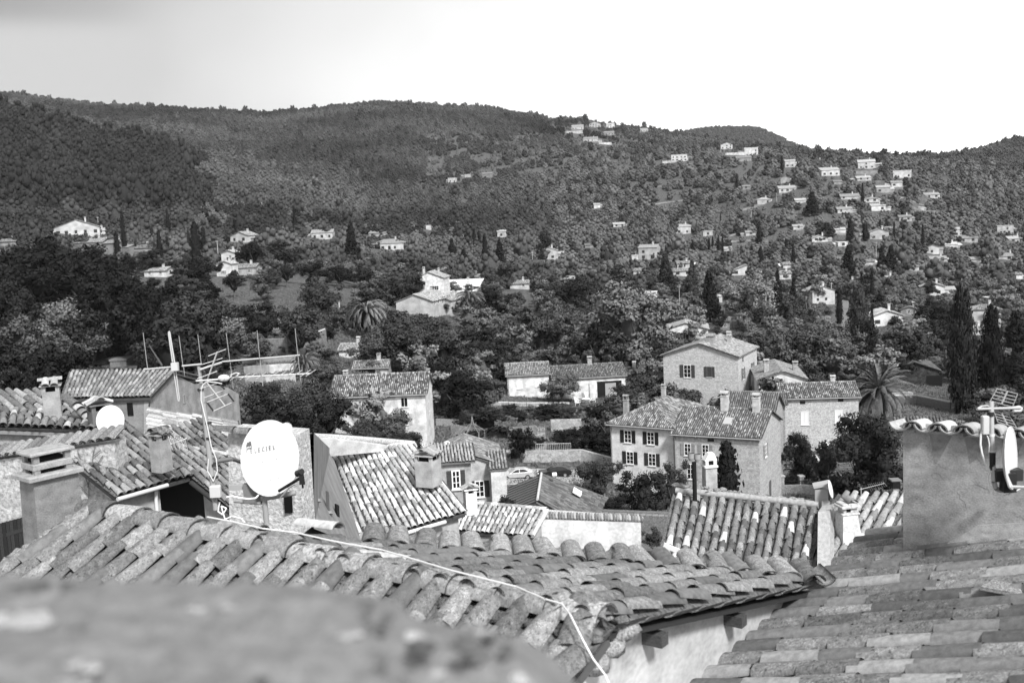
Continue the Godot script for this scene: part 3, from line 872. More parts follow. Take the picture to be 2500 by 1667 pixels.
func far_houses() -> void:
	# left and middle slopes
	far(186, 574, 106, 18, "front", -18, "white villa with a low gable and open porch below the dark pine spur", 0.75, 0.5, {"d": 9.0})
	far(236, 572, 40, 9, "side", -5, "low white wing beside the villa below the pine spur", 0.75, 0.55)
	far(216, 602, 72, 10, "side", 6, "long low stone house with a broad pale roof left of the tall cypress", 0.3, 0.42)
	far(272, 622, 46, 28, "side", 20, "two storey stone house with one small window behind the short cypress", 0.3, 0.36)
	far(343, 614, 52, 8, "hip", 4, "low house with a hipped tile roof and white chimney right of the tall cypress", 0.35, 0.3)
	far(378, 676, 58, 14, "side", 12, "small white house with tile roof half hidden by oleanders", 0.75, 0.5)
	far(584, 592, 54, 16, "front", 24, "white house with shallow gable above the plane tree", 0.75, 0.55)
	far(557, 642, 36, 24, "front", 14, "upper white cube of the stepped house beside the plane tree", 0.8, 0.6)
	far(547, 675, 40, 30, "front", 14, "lower white gabled part of the stepped house beside the plane tree", 0.8, 0.6)
	far(595, 672, 60, 18, "side", 8, "low house with tile roof behind the round flowering bush", 0.5, 0.4)
	far(786, 584, 52, 16, "side", 0, "white house with a colonnade right of the slim cypress", 0.75, 0.5)
	far(18, 600, 38, 10, "side", 0, "low tile roofed house cut by the left edge", 0.35, 0.35)
	far(947, 611, 76, 17, "hip", 6, "long white bungalow with four dark windows on a terrace", 0.8, 0.5, {"holes": [["f", 2.0, 0.7, 1.2, 1.5, 0.02], ["f", 5.5, 0.3, 1.6, 2.0, 0.02], ["f", 9.0, 0.3, 1.4, 2.0, 0.02], ["f", 12.0, 0.7, 1.1, 1.4, 0.02]]})
	far(920, 578, 42, 9, "side", 14, "grey roofed house above the white bungalow", 0.6, 0.36)
	far(1046, 561, 12, 10, "flat", 0, "tiny white cube above the olive terrace", 0.75, 0.5)
	far(1225, 579, 21, 14, "side", 0, "small pale house behind the pointed cypresses", 0.6, 0.5)
	far(1339, 634, 46, 22, "front", 4, "white gabled house behind an ivy covered tree in the field", 0.75, 0.5)
	far(1582, 634, 46, 30, "side", 24, "white two storey house with a balcony above the field", 0.7, 0.5)
	far(1551, 634, 16, 10, "flat", 0, "low white garage left of the balcony house", 0.7, 0.5)
	far(1458, 508, 15, 9, "side", 0, "tiny white house alone in the woods", 0.8, 0.5)
	far(1512, 555, 28, 8, "side", 0, "low white house in the woods under the lone cabin", 0.75, 0.6)
	far(1104, 446, 20, 11, "flat", 6, "white ruined wall block on the wooded slope", 0.7, 0.5)
	far(1142, 434, 15, 8, "flat", -8, "small pale ruin right of the white wall block", 0.55, 0.5)
	far(1190, 432, 24, 8, "side", 0, "grey stone ruin on the wooded slope", 0.3, 0.3)
	# the hilltop hamlet
	far(1410, 316, 28, 8, "side", 8, "leftmost white house of the hilltop hamlet", 0.75, 0.5)
	far(1452, 311, 26, 9, "front", 10, "white gabled house in the middle of the hilltop hamlet", 0.75, 0.55)
	far(1491, 312, 19, 9, "side", 0, "rightmost white house of the hilltop hamlet", 0.8, 0.55)
	far(1488, 330, 24, 7, "side", 0, "long low house just under the hilltop hamlet", 0.5, 0.4)
	far(1442, 346, 34, 8, "side", 10, "pale villa under the hilltop hamlet beside dark bushes", 0.7, 0.5)
	far(1478, 352, 30, 4, "flat", 0, "long white terrace wall under the hilltop hamlet", 0.75, 0.5, {"cat": "wall", "d": 1.5, "holes": []})
	far(1402, 324, 40, 4, "flat", 0, "white retaining wall left under the hilltop hamlet", 0.65, 0.5, {"cat": "wall", "d": 1.5, "holes": []})
	far(1573, 322, 18, 7, "side", 0, "small white house alone on the ridge right of the hamlet", 0.75, 0.5)
	far(1659, 394, 38, 16, "flat", 8, "white cubic villa with a ramp on the open slope", 0.8, 0.5)
	far(1634, 398, 34, 5, "flat", -12, "white ramp wall left of the cubic villa", 0.7, 0.5, {"cat": "wall", "d": 1.5, "holes": []})
	far(1775, 364, 27, 11, "front", 10, "white gabled villa high on the right ridge", 0.8, 0.6)
	far(1835, 378, 34, 17, "flat", -6, "white villa with a flat roof high on the right ridge", 0.8, 0.6)
	far(1795, 378, 46, 5, "flat", 0, "white terrace wall between the two ridge villas", 0.75, 0.6, {"cat": "wall", "d": 1.5, "holes": []})
	far(1817, 393, 36, 8, "side", 4, "grey roofed house below the two ridge villas", 0.4, 0.35)
	far(1930, 408, 24, 15, "side", 10, "white house right of the dark ridge cypress", 0.8, 0.5)
	far(2000, 399, 30, 6, "side", 0, "dark low barn on the ridge", 0.08, 0.1)
	far(2029, 429, 46, 14, "side", -8, "wide white villa with balconies in the middle of the right slope", 0.75, 0.5)
	far(2117, 412, 40, 17, "side", 12, "large white villa on a stone base near the skyline", 0.8, 0.6)
	far(2117, 427, 50, 10, "flat", 12, "pale stone terrace under the large white villa", 0.4, 0.5, {"cat": "wall", "d": 2.0, "holes": []})
	far(2204, 434, 42, 17, "flat", 14, "white villa with deep loggias at the right end of the ridge", 0.8, 0.5)
	far(2111, 441, 34, 7, "side", 0, "low white house under the stone terrace", 0.7, 0.6)
	far(2191, 456, 26, 11, "side", 4, "white house with two windows under the loggia villa", 0.75, 0.5)
	far(1918, 447, 22, 13, "front", 10, "pale gabled house among cypresses on the right slope", 0.6, 0.5)
	far(2047, 449, 20, 6, "side", 0, "low brown roofed house right of the big cedar", 0.4, 0.3)
	far(1924, 469, 42, 10, "side", 0, "long pale house left of the big cedar", 0.65, 0.55)
	far(2158, 470, 32, 13, "side", 10, "pale square house right of the slender cypress", 0.6, 0.5)
	far(1823, 462, 18, 7, "side", 0, "tiny grey house in the trees of the right slope", 0.45, 0.4)
	far(1867, 498, 34, 11, "hip", 0, "pale hipped bungalow above a power pole", 0.6, 0.5)
	far(1956, 494, 26, 6, "side", 0, "white strip of a house behind the big cedar", 0.7, 0.6)
	far(2077, 487, 44, 8, "side", 4, "long white bungalow left of the slender cypress", 0.75, 0.5)
	far(2128, 494, 34, 9, "hip", 0, "pale bungalow right of the slender cypress", 0.65, 0.4)
	far(2146, 515, 34, 13, "side", 0, "white house with three dark doors and a terrace", 0.8, 0.5)
	far(2064, 520, 36, 10, "side", 0, "low pale house under the long bungalow", 0.6, 0.5)
	far(2278, 484, 36, 9, "side", 0, "white house at the edge of the right hand wood", 0.7, 0.6)
	far(2250, 514, 14, 8, "flat", 0, "small white shed under the wood edge house", 0.7, 0.5)
	far(2212, 540, 30, 11, "side", 4, "tile roofed house on a grassy bank", 0.5, 0.4)
	far(1668, 571, 38, 18, "side", 6, "white two storey house on the middle slope", 0.8, 0.6)
	far(1729, 576, 24, 11, "flat", 0, "pale square house right of the white two storey house", 0.6, 0.5)
	far(2054, 572, 26, 12, "side", -6, "white house hidden behind a bush below the big cedar", 0.8, 0.6)
	far(2003, 590, 38, 9, "front", 8, "white gabled bungalow above the dark firs", 0.8, 0.5)
	far(2059, 603, 24, 11, "flat", 0, "white box house right of the gabled bungalow", 0.85, 0.6)
	far(2148, 584, 44, 18, "front", 12, "pale house behind the dark oval cypress", 0.6, 0.45)
	far(2337, 577, 14, 18, "side", 10, "small white tower house on the right slope", 0.75, 0.5)
	far(2366, 592, 44, 11, "side", 6, "pale bungalow right of the white tower house", 0.55, 0.45)
	far(2456, 572, 40, 20, "flat", 0, "modern white house with a dark cypress before it", 0.65, 0.5)
	far(2484, 592, 40, 10, "side", 0, "pale house cut by the right edge", 0.6, 0.5)
	far(2278, 620, 30, 17, "front", 16, "white gabled house between two power poles", 0.75, 0.5)
	far(2324, 604, 32, 8, "side", 0, "low white house right of the power poles", 0.75, 0.65)
	far(2466, 636, 52, 11, "hip", 0, "pale house with a hipped roof near the right edge", 0.6, 0.45)
	far(1719, 612, 17, 6, "side", 0, "tiny roof behind the row of four cypresses", 0.4, 0.4)
	far(1778, 613, 20, 6, "side", 0, "low white house right of the row of four cypresses", 0.7, 0.5)
	far(1672, 655, 36, 12, "side", 0, "upper pale house left of the grey tree", 0.7, 0.6)
	far(1668, 674, 46, 12, "side", 6, "lower grey roofed house left of the grey tree", 0.6, 0.5)
	far(1824, 672, 72, 12, "front", 8, "wide pale house with a long terrace on the middle slope", 0.7, 0.5)
	far(1918, 682, 30, 14, "side", 0, "house with a pale tile roof right of the wide pale house", 0.65, 0.55)
	far(1922, 654, 18, 8, "side", 0, "small white roof above the pale tile roof", 0.7, 0.6)
	far(2347, 686, 46, 18, "side", 14, "grey tile roofed house behind a small palm", 0.5, 0.4)
	far(2088, 683, 16, 7, "flat", 0, "white hut left of the white gabled cottage", 0.75, 0.6)
	far(2177, 706, 32, 26, "front", -14, "white gabled cottage with a flower window", 0.8, 0.5)
	far(2279, 722, 54, 22, "front", 14, "broad white gabled villa left of a small palm", 0.8, 0.5)
	far(2124, 647, 24, 8, "side", 0, "white roof edge below the right black firs", 0.7, 0.6)
	far(2293, 640, 38, 9, "side", 10, "pale low house above the grey tiled house", 0.5, 0.4)
	far(2385, 640, 24, 8, "side", 0, "small pale house left of the hipped roof house", 0.6, 0.4)
	far(2420, 742, 14, 14, "flat", 0, "white corner of a house above the tall pale villa", 0.8, 0.5)
	far(2490, 682, 16, 12, "side", 0, "white gable cut by the right edge below the hipped roof house", 0.75, 0.5)
	far(1757, 738, 14, 14, "flat", 0, "white wall peeping out right of the black fir", 0.7, 0.5)
	far(1770, 806, 24, 22, "side", 20, "grey house corner under the feathery pale tree", 0.35, 0.3)
	far(1950, 560, 24, 8, "side", 0, "low pale house in the trees above the stubby cypress", 0.6, 0.45)
	far(1835, 575, 26, 8, "side", 6, "low grey roofed house above the pole in the woods", 0.5, 0.4)
	far(2230, 660, 30, 9, "side", 0, "pale bungalow hidden right of the black firs", 0.6, 0.45)
	far(1560, 670, 26, 9, "side", 0, "low pale shed below the balcony house", 0.6, 0.5)
	far(1440, 605, 22, 7, "side", 0, "small grey barn at the edge of the field", 0.4, 0.3)
	# the valley floor
	far(2012, 744, 62, 34, "front", -16, "white stone house with four windows beside the road", 0.6, 0.45, {"holes": [["l", 4.0, 2.2, 1.0, 1.4, 0.03], ["f", 3.0, 4.2, 0.9, 1.2, 0.03], ["f", 2.2, 1.6, 1.0, 1.0, 0.03], ["f", 5.6, 1.6, 1.0, 1.0, 0.03]], "win": []})
	far(2168, 797, 74, 26, "front", 6, "bright white gabled house with one wide dark window", 0.85, 0.7, {"win": [], "holes": [["f", 1.6, 0.9, 1.6, 1.2, 0.04]], "d": 12.0})
	far(2222, 772, 42, 16, "front", 20, "grey roofed house right behind the bright white house", 0.35, 0.3)
	far(2410, 797, 68, 42, "hip", 8, "tall pale villa with a hipped roof between the poplars", 0.55, 0.45)
	far(2392, 818, 34, 12, "side", 0, "white outbuilding under the tall pale villa", 0.6, 0.5)
	far(1116, 726, 96, 14, "shed", 8, "long white roofed shed behind the long stone house", 0.8, 0.85, {"d": 16.0, "holes": [], "win": [], "px": 0.0})
	far(1266, 706, 50, 13, "side", 8, "pale grey roofed bungalow in the trees of the valley", 0.7, 0.5)
	far(1390, 690, 26, 9, "side", 10, "white roof showing behind the big dark tree", 0.7, 0.6)
	far(1572, 742, 58, 26, "flat", 14, "modern white house with a loggia behind the chestnut tree", 0.8, 0.7)
	far(1612, 748, 50, 8, "flat", 20, "white garden wall sloping down from the modern white house", 0.8, 0.6, {"cat": "wall", "d": 1.0, "holes": [], "win": []})
	far(1150, 684, 36, 8, "side", 20, "cluster of pale tile roofs behind the small palm", 0.5, 0.5)
	far(2232, 940, 118, 36, "front", 12, "ivy covered stone house with a grey gable roof", 0.06, 0.16, {"d": 12.0, "win": [], "holes": [["f", 8.6, -0.5, 3.0, 2.4, 0.01]], "wx": "moss", "wr": 4.0})
	far(858, 876, 62, 22, "side", 6, "white garden shed with a ribbed tile roof", 0.75, 0.5, {"d": 5.0, "win": [], "holes": []})
	far(905, 915, 84, 18, "side", 2, "low open lean-to with a tile roof below the garden shed", 0.7, 0.4, {"d": 5.0, "win": [], "holes": [["f", 2.2, 0.0, 3.4, 1.6, 0.01]]})
	far(1545, 925, 40, 12, "side", 0, "small gabled hut beside the long low house", 0.35, 0.2, {"win": [], "holes": [["f", 1.2, 0.2, 1.2, 0.8, 0.02]]})
	far(288, 895, 40, 14, "flat", 0, "low rubble hut behind the left tiled roof", 0.25, 0.3, {"win": [], "holes": []})

func mid_houses() -> void:
	var hx := func(x, y, z, h): return Vector3(x, y - h, z) + EYE
	# the white farmhouse left of the middle
	house("house", "white farmhouse with a long tile roof and three dark windows behind the leafy trees", hx.call(-24.2, -23.57, -139.3, 6.5), deg_to_rad(2.0), 12.4, 8.6, 6.5, 2.0, "side", {"wt": 0.82, "rt": 0.3, "px": 0.27, "expo": 0.42, "tones": [0.1, 0.16, 0.22, 0.3, 0.4, 0.6],
		"win": [["f", 5.3, 4.7, 0.95, 1.3, -1.0, 0.6, 1, 0], ["f", 9.6, 4.7, 0.95, 1.3, -1.0, 0.6, 1, 0], ["f", 9.5, 2.3, 1.0, 1.5, 0.4, 0.6, 1, 0], ["r", 3.5, 3.4, 0.7, 1.2, -1.0, 0.4]], "chim": [[1.0, 7.6, 5.5, 0.6, 1.6, 0.6]]})
	guard.append([760, 905, 1064, 1000, 138.0])
	# stone gable house
	house("house", "tall rubble stone house with a broad gable and dark shuttered window", hx.call(26.1, -26.42, -183.1, 8.5), deg_to_rad(28.0), 13.2, 12.0, 8.5, 2.1, "front", {"wt": 0.72, "wx": "stone", "ws": 3.2, "wr": 6.0, "rt": 0.42, "px": 0.3, "tones": [0.3, 0.36, 0.42, 0.5, 0.6],
		"win": [["f", 4.3, 4.7, 1.3, 2.2, 0.05, 0.75], ["f", 8.2, 4.9, 0.9, 1.8, 0.05, 0.1, 0, 0, 0.05], ["r", 3.0, 4.2, 1.0, 2.0, 0.08, 0.5], ["r", 9.0, 4.2, 1.0, 2.0, 0.08, 0.4]], "holes": [["r", 4.0, 0.2, 0.9, 1.8, 0.03], ["r", 8.0, 0.4, 0.8, 1.8, 0.03], ["r", 3.0, 7.2, 0.7, 0.8, 0.05]], "chim": [[7.6, 10.3, 3.0, 1.4, 1.5, 0.4], [9.5, 9.8, 8.0, 0.7, 1.4, 0.5], [8.5, 10.0, 11.0, 0.7, 1.4, 0.6]]})
	guard.append([1620, 820, 1850, 910, 180.0])
	# long low house with the terrace
	house("house", "left half of the long low white house with closed shutters", hx.call(-1.19, -30.41, -193.98, 4.2), deg_to_rad(-2.0), 7.7, 8.4, 4.2, 1.5, "side", {"wt": 0.85, "rt": 0.35, "px": 0.3, "expo": 0.45, "tones": [0.2, 0.28, 0.35, 0.45, 0.55], "win": [["f", 2.2, 1.6, 1.0, 1.4, -1.0, 0.74, 1, 0, 0.78], ["f", 5.6, 1.8, 1.1, 1.4, -1.0, 0.74, 1, 0, 0.78]]})
	var lh := house("house", "right half of the long low white house with an open dark porch", hx.call(7.21, -31.32, -193.19, 4.6), deg_to_rad(-4.5), 13.4, 8.4, 4.6, 1.6, "side", {"wt": 0.85, "rt": 0.22, "px": 0.3, "expo": 0.45, "tones": [0.12, 0.17, 0.22, 0.28, 0.4], "chim": [[7.5, 6.0, 4.2, 0.8, 1.8, 0.45]],
		"holes": [["f", 10.4, 0.2, 4.6, 3.4, 0.012, "porch"], ["f", 6.6, 0.3, 0.12, 3.0, 0.03, "door_joint"]]})
	var dr := MB.new()
	dr.box(Vector3(9.6, 0.2, 0.03), Vector3(11.6, 3.2, 0.09))
	put("porch_door", dr, mat(0.3, 0.5), lh)
	guard.append([1232, 880, 1345, 970, 202.0])
	guard.append([1395, 880, 1530, 965, 202.0])
	# six window house: plastered block and stone block
	house("house", "tall plastered house with four black shuttered windows and a hipped roof", hx.call(11.91, -27.41, -132.34, 9.5), deg_to_rad(31.0), 8.5, 13.0, 9.5, 2.0, "hip", {"wt": 0.84, "ws": 7.0, "rt": 0.35, "px": 0.27, "tones": [0.15, 0.22, 0.3, 0.4, 0.55], "ov": 0.5,
		"win": [["f", 2.4, 7.1, 1.0, 1.6, 0.015], ["f", 5.5, 7.1, 1.0, 1.6, 0.015], ["f", 2.6, 4.4, 1.0, 1.6, 0.02], ["f", 5.6, 4.4, 1.0, 1.6, 0.03], ["r", 5.0, 6.0, 0.9, 1.5, 0.1]], "chim": [[0.9, 9.8, 3.0, 0.6, 3.0, 0.4], [3.6, 11.4, 9.0, 0.5, 1.8, 0.5]]})
	var sb := house("house", "stone house with grey shutters, skylight and two white chimneys", hx.call(19.1, -27.9, -126.9, 9.0), deg_to_rad(27.0), 10.4, 11.0, 9.0, 2.2, "side", {"wt": 0.62, "wx": "stone", "ws": 2.8, "wr": 4.0, "rt": 0.25, "px": 0.27, "tones": [0.14, 0.18, 0.24, 0.3, 0.36, 0.55], "deep": 5.0,
		"win": [["f", 1.7, 6.3, 0.85, 1.5, 0.22], ["f", 3.9, 6.3, 0.85, 1.5, 0.22], ["f", 2.0, 3.4, 0.9, 1.9, 0.3], ["r", 3.0, 6.0, 1.0, 1.6, 0.2]], "holes": [["f", 4.6, 8.2, 0.8, 0.35, 0.02, "vent"], ["r", 5.0, 0.2, 1.1, 2.4, 0.1, "door"], ["f", 2.9, -1.6, 1.4, 0.9, 0.03]], "chim": [[5.0, 11.2, 5.0, 0.85, 2.3, 0.65], [8.9, 11.2, 5.0, 0.8, 2.2, 0.65]]})
	var sk := MB.new()
	sk.box(Vector3(-0.5, 0, -0.7), Vector3(0.5, 0.12, 0.7))
	put("skylight", sk, mat(0.35, 0.2), sb).transform = Transform3D(Basis(Vector3.RIGHT, 0.41), Vector3(6.0, 10.2, -2.6))
	house("house", "rear stone wing with a plain tile roof behind the two white chimneys", hx.call(26.6, -27.4, -135.0, 8.0), deg_to_rad(25.0), 6.4, 7.0, 8.0, 2.2, "side", {"wt": 0.5, "wx": "stone", "ws": 2.8, "rt": 0.25, "px": 0.27, "tones": [0.16, 0.2, 0.26, 0.34]})
	guard.append([1484, 960, 1890, 1130, 126.0])
	# shuttered stone house and its low link
	house("house", "square stone house with two pale closed shutters and round attic holes", hx.call(40.35, -30.24, -158.3, 8.0), deg_to_rad(6.0), 11.2, 7.5, 8.0, 1.5, "side", {"wt": 0.66, "wx": "stone", "ws": 2.8, "wr": 3.0, "rt": 0.32, "px": 0.28, "tones": [0.15, 0.2, 0.28, 0.38, 0.6],
		"win": [["f", 3.3, 3.8, 1.2, 2.1, -1.0, 0.62, 1, 0, 0.6], ["f", 8.3, 4.0, 1.2, 2.0, -1.0, 0.62, 1, 0, 0.6]], "holes": [["f", 3.0, 7.0, 0.8, 0.5, 0.015, "attic_hole"], ["f", 8.6, 7.2, 0.8, 0.5, 0.015, "attic_hole"], ["f", 8.2, -2.4, 1.2, 2.2, 0.2, "door"]], "chim": [[8.2, 9.2, 4.0, 0.7, 1.4, 0.6]]})
	var aw := MB.new()
	aw.box(Vector3(5.4, 0.6, 0.0), Vector3(8.2, 0.75, 1.1)); aw.box(Vector3(5.4, 0.35, 1.0), Vector3(8.2, 0.6, 1.08))
	var h6: Node3D = get_node("house_%03d" % names["house"])
	put("awning", aw, mat(0.8, 0.8), h6)
	house("house", "low link with a tile roof between the two stone houses", hx.call(33.8, -30.6, -156.0, 6.5), deg_to_rad(8.0), 6.2, 5.0, 6.5, 1.2, "side", {"wt": 0.42, "wx": "stone", "ws": 2.8, "rt": 0.25, "px": 0.27, "tones": [0.15, 0.2, 0.26, 0.34]})
	guard.append([1890, 930, 2098, 1060, 156.0])
	house("house", "pale house with a stone chimney and a gable right behind the tall stone house", hx.call(40.0, -29.6, -171.7, 8.0), deg_to_rad(8.0), 7.4, 12.4, 8.0, 1.3, "front", {"wt": 0.78, "rt": 0.38, "px": 0.28, "tones": [0.25, 0.32, 0.38, 0.48], "win": [["f", 4.5, 6.2, 0.6, 0.9, 0.3]], "chim": [[1.6, 9.0, 4.0, 0.8, 1.8, 0.5], [6.4, 8.6, 5.0, 0.8, 1.6, 0.4]]})
	guard.append([1850, 880, 1966, 960, 170.0])
	house("house", "white gabled house with two black shutters above the stone house", hx.call(43.1, -36.4, -301.1, 5.5), deg_to_rad(9.0), 12.6, 13.3, 5.5, 1.9, "front", {"wt": 0.85, "rt": 0.5, "px": 0.32, "tones": [0.35, 0.45, 0.55, 0.65], "win": [["f", 5.6, 2.8, 1.5, 2.0, 0.015]], "chim": [[2.0, 6.0, 3.0, 0.7, 1.5, 0.6]]})
	guard.append([1623, 770, 1735, 822, 299.0])
	house("house", "white gabled house with a row of windows and a clipped cypress before it", hx.call(-32.6, -22.2, -362.0, 7.0), deg_to_rad(8.0), 10.5, 10.7, 7.0, 2.1, "front", {"wt": 0.85, "rt": 0.5, "px": 0.32, "tones": [0.35, 0.42, 0.5, 0.6], "win": [["f", 3.0, 3.4, 1.0, 1.6, 0.4], ["f", 7.2, 3.0, 3.0, 1.4, -1.0, 0.7, 3, 1], ["r", 5.0, 3.2, 1.6, 1.5, -1.0]], "chim": [[2.6, 8.6, 6.0, 0.7, 2.2, 0.6], [8.0, 8.6, 5.0, 0.6, 1.6, 0.6]]})
	guard.append([1011, 660, 1102, 720, 360.0])
	far(1078, 768, 54, 34, "front", 24, "right block of the long stone house with tall pale shutters beside the second palm", 0.6, 0.45, {"d": 12.0, "win": [["f", 1.4, 1.6, 0.8, 1.8, 0.4], ["f", 4.2, 1.6, 0.8, 1.8, 0.1]], "holes": []})
	far(1012, 768, 96, 32, "front", 18, "long stone house with a pale tile roof left of the second palm", 0.6, 0.5, {"d": 16.0, "wx": "plaster", "win": [["r", 2.0, 2.6, 1.1, 1.8, 0.5], ["r", 5.0, 2.6, 1.1, 1.8, 0.5], ["r", 9.0, 2.6, 1.1, 1.8, 0.1], ["r", 13.0, 2.6, 1.1, 1.8, 0.1]], "holes": []})

# ---------------------------------------------------------------- trees and small things of the valley
const MARKS := [[186, 574, "the white villa under the pine spur"], [272, 612, "the two storey stone house"], [378, 670, "the oleander house"], [560, 650, "the stepped white house"], [790, 575, "the colonnade house"], [947, 605, "the long white bungalow"], [1040, 700, "the white house with a row of windows"], [1010, 750, "the long stone house"], [1116, 715, "the long white shed"], [893, 790, "the big drooping palm"], [1147, 745, "the palm with hanging fronds"], [690, 850, "the rubble terrace wall"], [740, 900, "the pool terrace palm"], [900, 1000, "the white farmhouse"], [860, 880, "the white garden shed"], [1280, 925, "the long low house"], [1440, 940, "the open porch"], [1550, 800, "the pale chestnut tree"], [1700, 880, "the tall stone gable house"], [1900, 920, "the pale gabled house"], [1680, 800, "the white house with black shutters"], [1572, 730, "the modern white house"], [1340, 620, "the ivy tree house"], [1582, 620, "the balcony house"], [1266, 700, "the grey roofed bungalow"], [1835, 730, "the feathery pale tree"], [1733, 720, "the dark fir"], [2012, 725, "the house beside the road"], [2168, 780, "the bright white gabled house"], [2279, 715, "the broad white villa"], [2410, 780, "the tall pale villa"], [2100, 850, "the left poplar"], [2347, 850, "the middle poplar"], [2240, 900, "the ivy covered house"], [2160, 960, "the large palm"], [1990, 1000, "the house with closed shutters"], [1600, 1080, "the four shuttered windows"], [1350, 1150, "the parked cars"], [1190, 1030, "the mound shaped hedge"], [230, 760, "the big black trees"], [150, 830, "the pale round tree"], [300, 960, "the left tiled house"], [1824, 665, "the wide pale house"], [2340, 680, "the grey tiled house"]]
const TONE := ["black", "very dark", "dark grey", "mid grey", "light grey", "pale"]
var waiting := []    # scattered trees and their first labels
func where(p: Vector3) -> String:
	var s := proj(p)
	var best := 1e9
	var out := ""
	for m in MARKS:
		var dx: float = s.x - m[0]
		var dy: float = s.y - m[1]
		var e := dx * dx + dy * dy * 2.0
		if e < best:
			best = e
			var r := "beside "
			if absf(dy) > absf(dx) * 0.8: r = "below " if dy > 0 else "above "
			else: r = "right of " if dx > 0 else "left of "
			out = r + m[2]
	return out
func settle_labels() -> void:
	var by := {}
	for w in waiting:
		var l: String = w[1]
		if not by.has(l): by[l] = []
		by[l].append(w[0])
	for l in by:
		var g: Array = by[l]
		g.sort_custom(func(a, b): return proj(a.position).x < proj(b.position).x)
		var say := [l]
		var nth := ["leftmost", "second from the left", "third from the left", "fourth from the left", "fifth from the left", "sixth from the left", "seventh from the left", "eighth from the left"]
		var many := ["", "", "two", "three", "four", "five", "six", "seven", "eight"]
		if g.size() > 1 and g.size() <= 8:
			say = []
			for k in g.size(): say.append("%s of %s: %s" % ["rightmost" if k == g.size() - 1 else nth[k], many[g.size()], l])
		for k in g.size():
			var fin: String = say[mini(k, say.size() - 1)]
			for cut in ["round leafy ", " in the woods", "broad ", " tiled"]:
				if fin.split(" ").size() > 16: fin = fin.replace(cut, "" if cut != " in the woods" else "")
			g[k].set_meta("label", fin)
			g[k].set_meta("group", "trees and bushes of the valley")

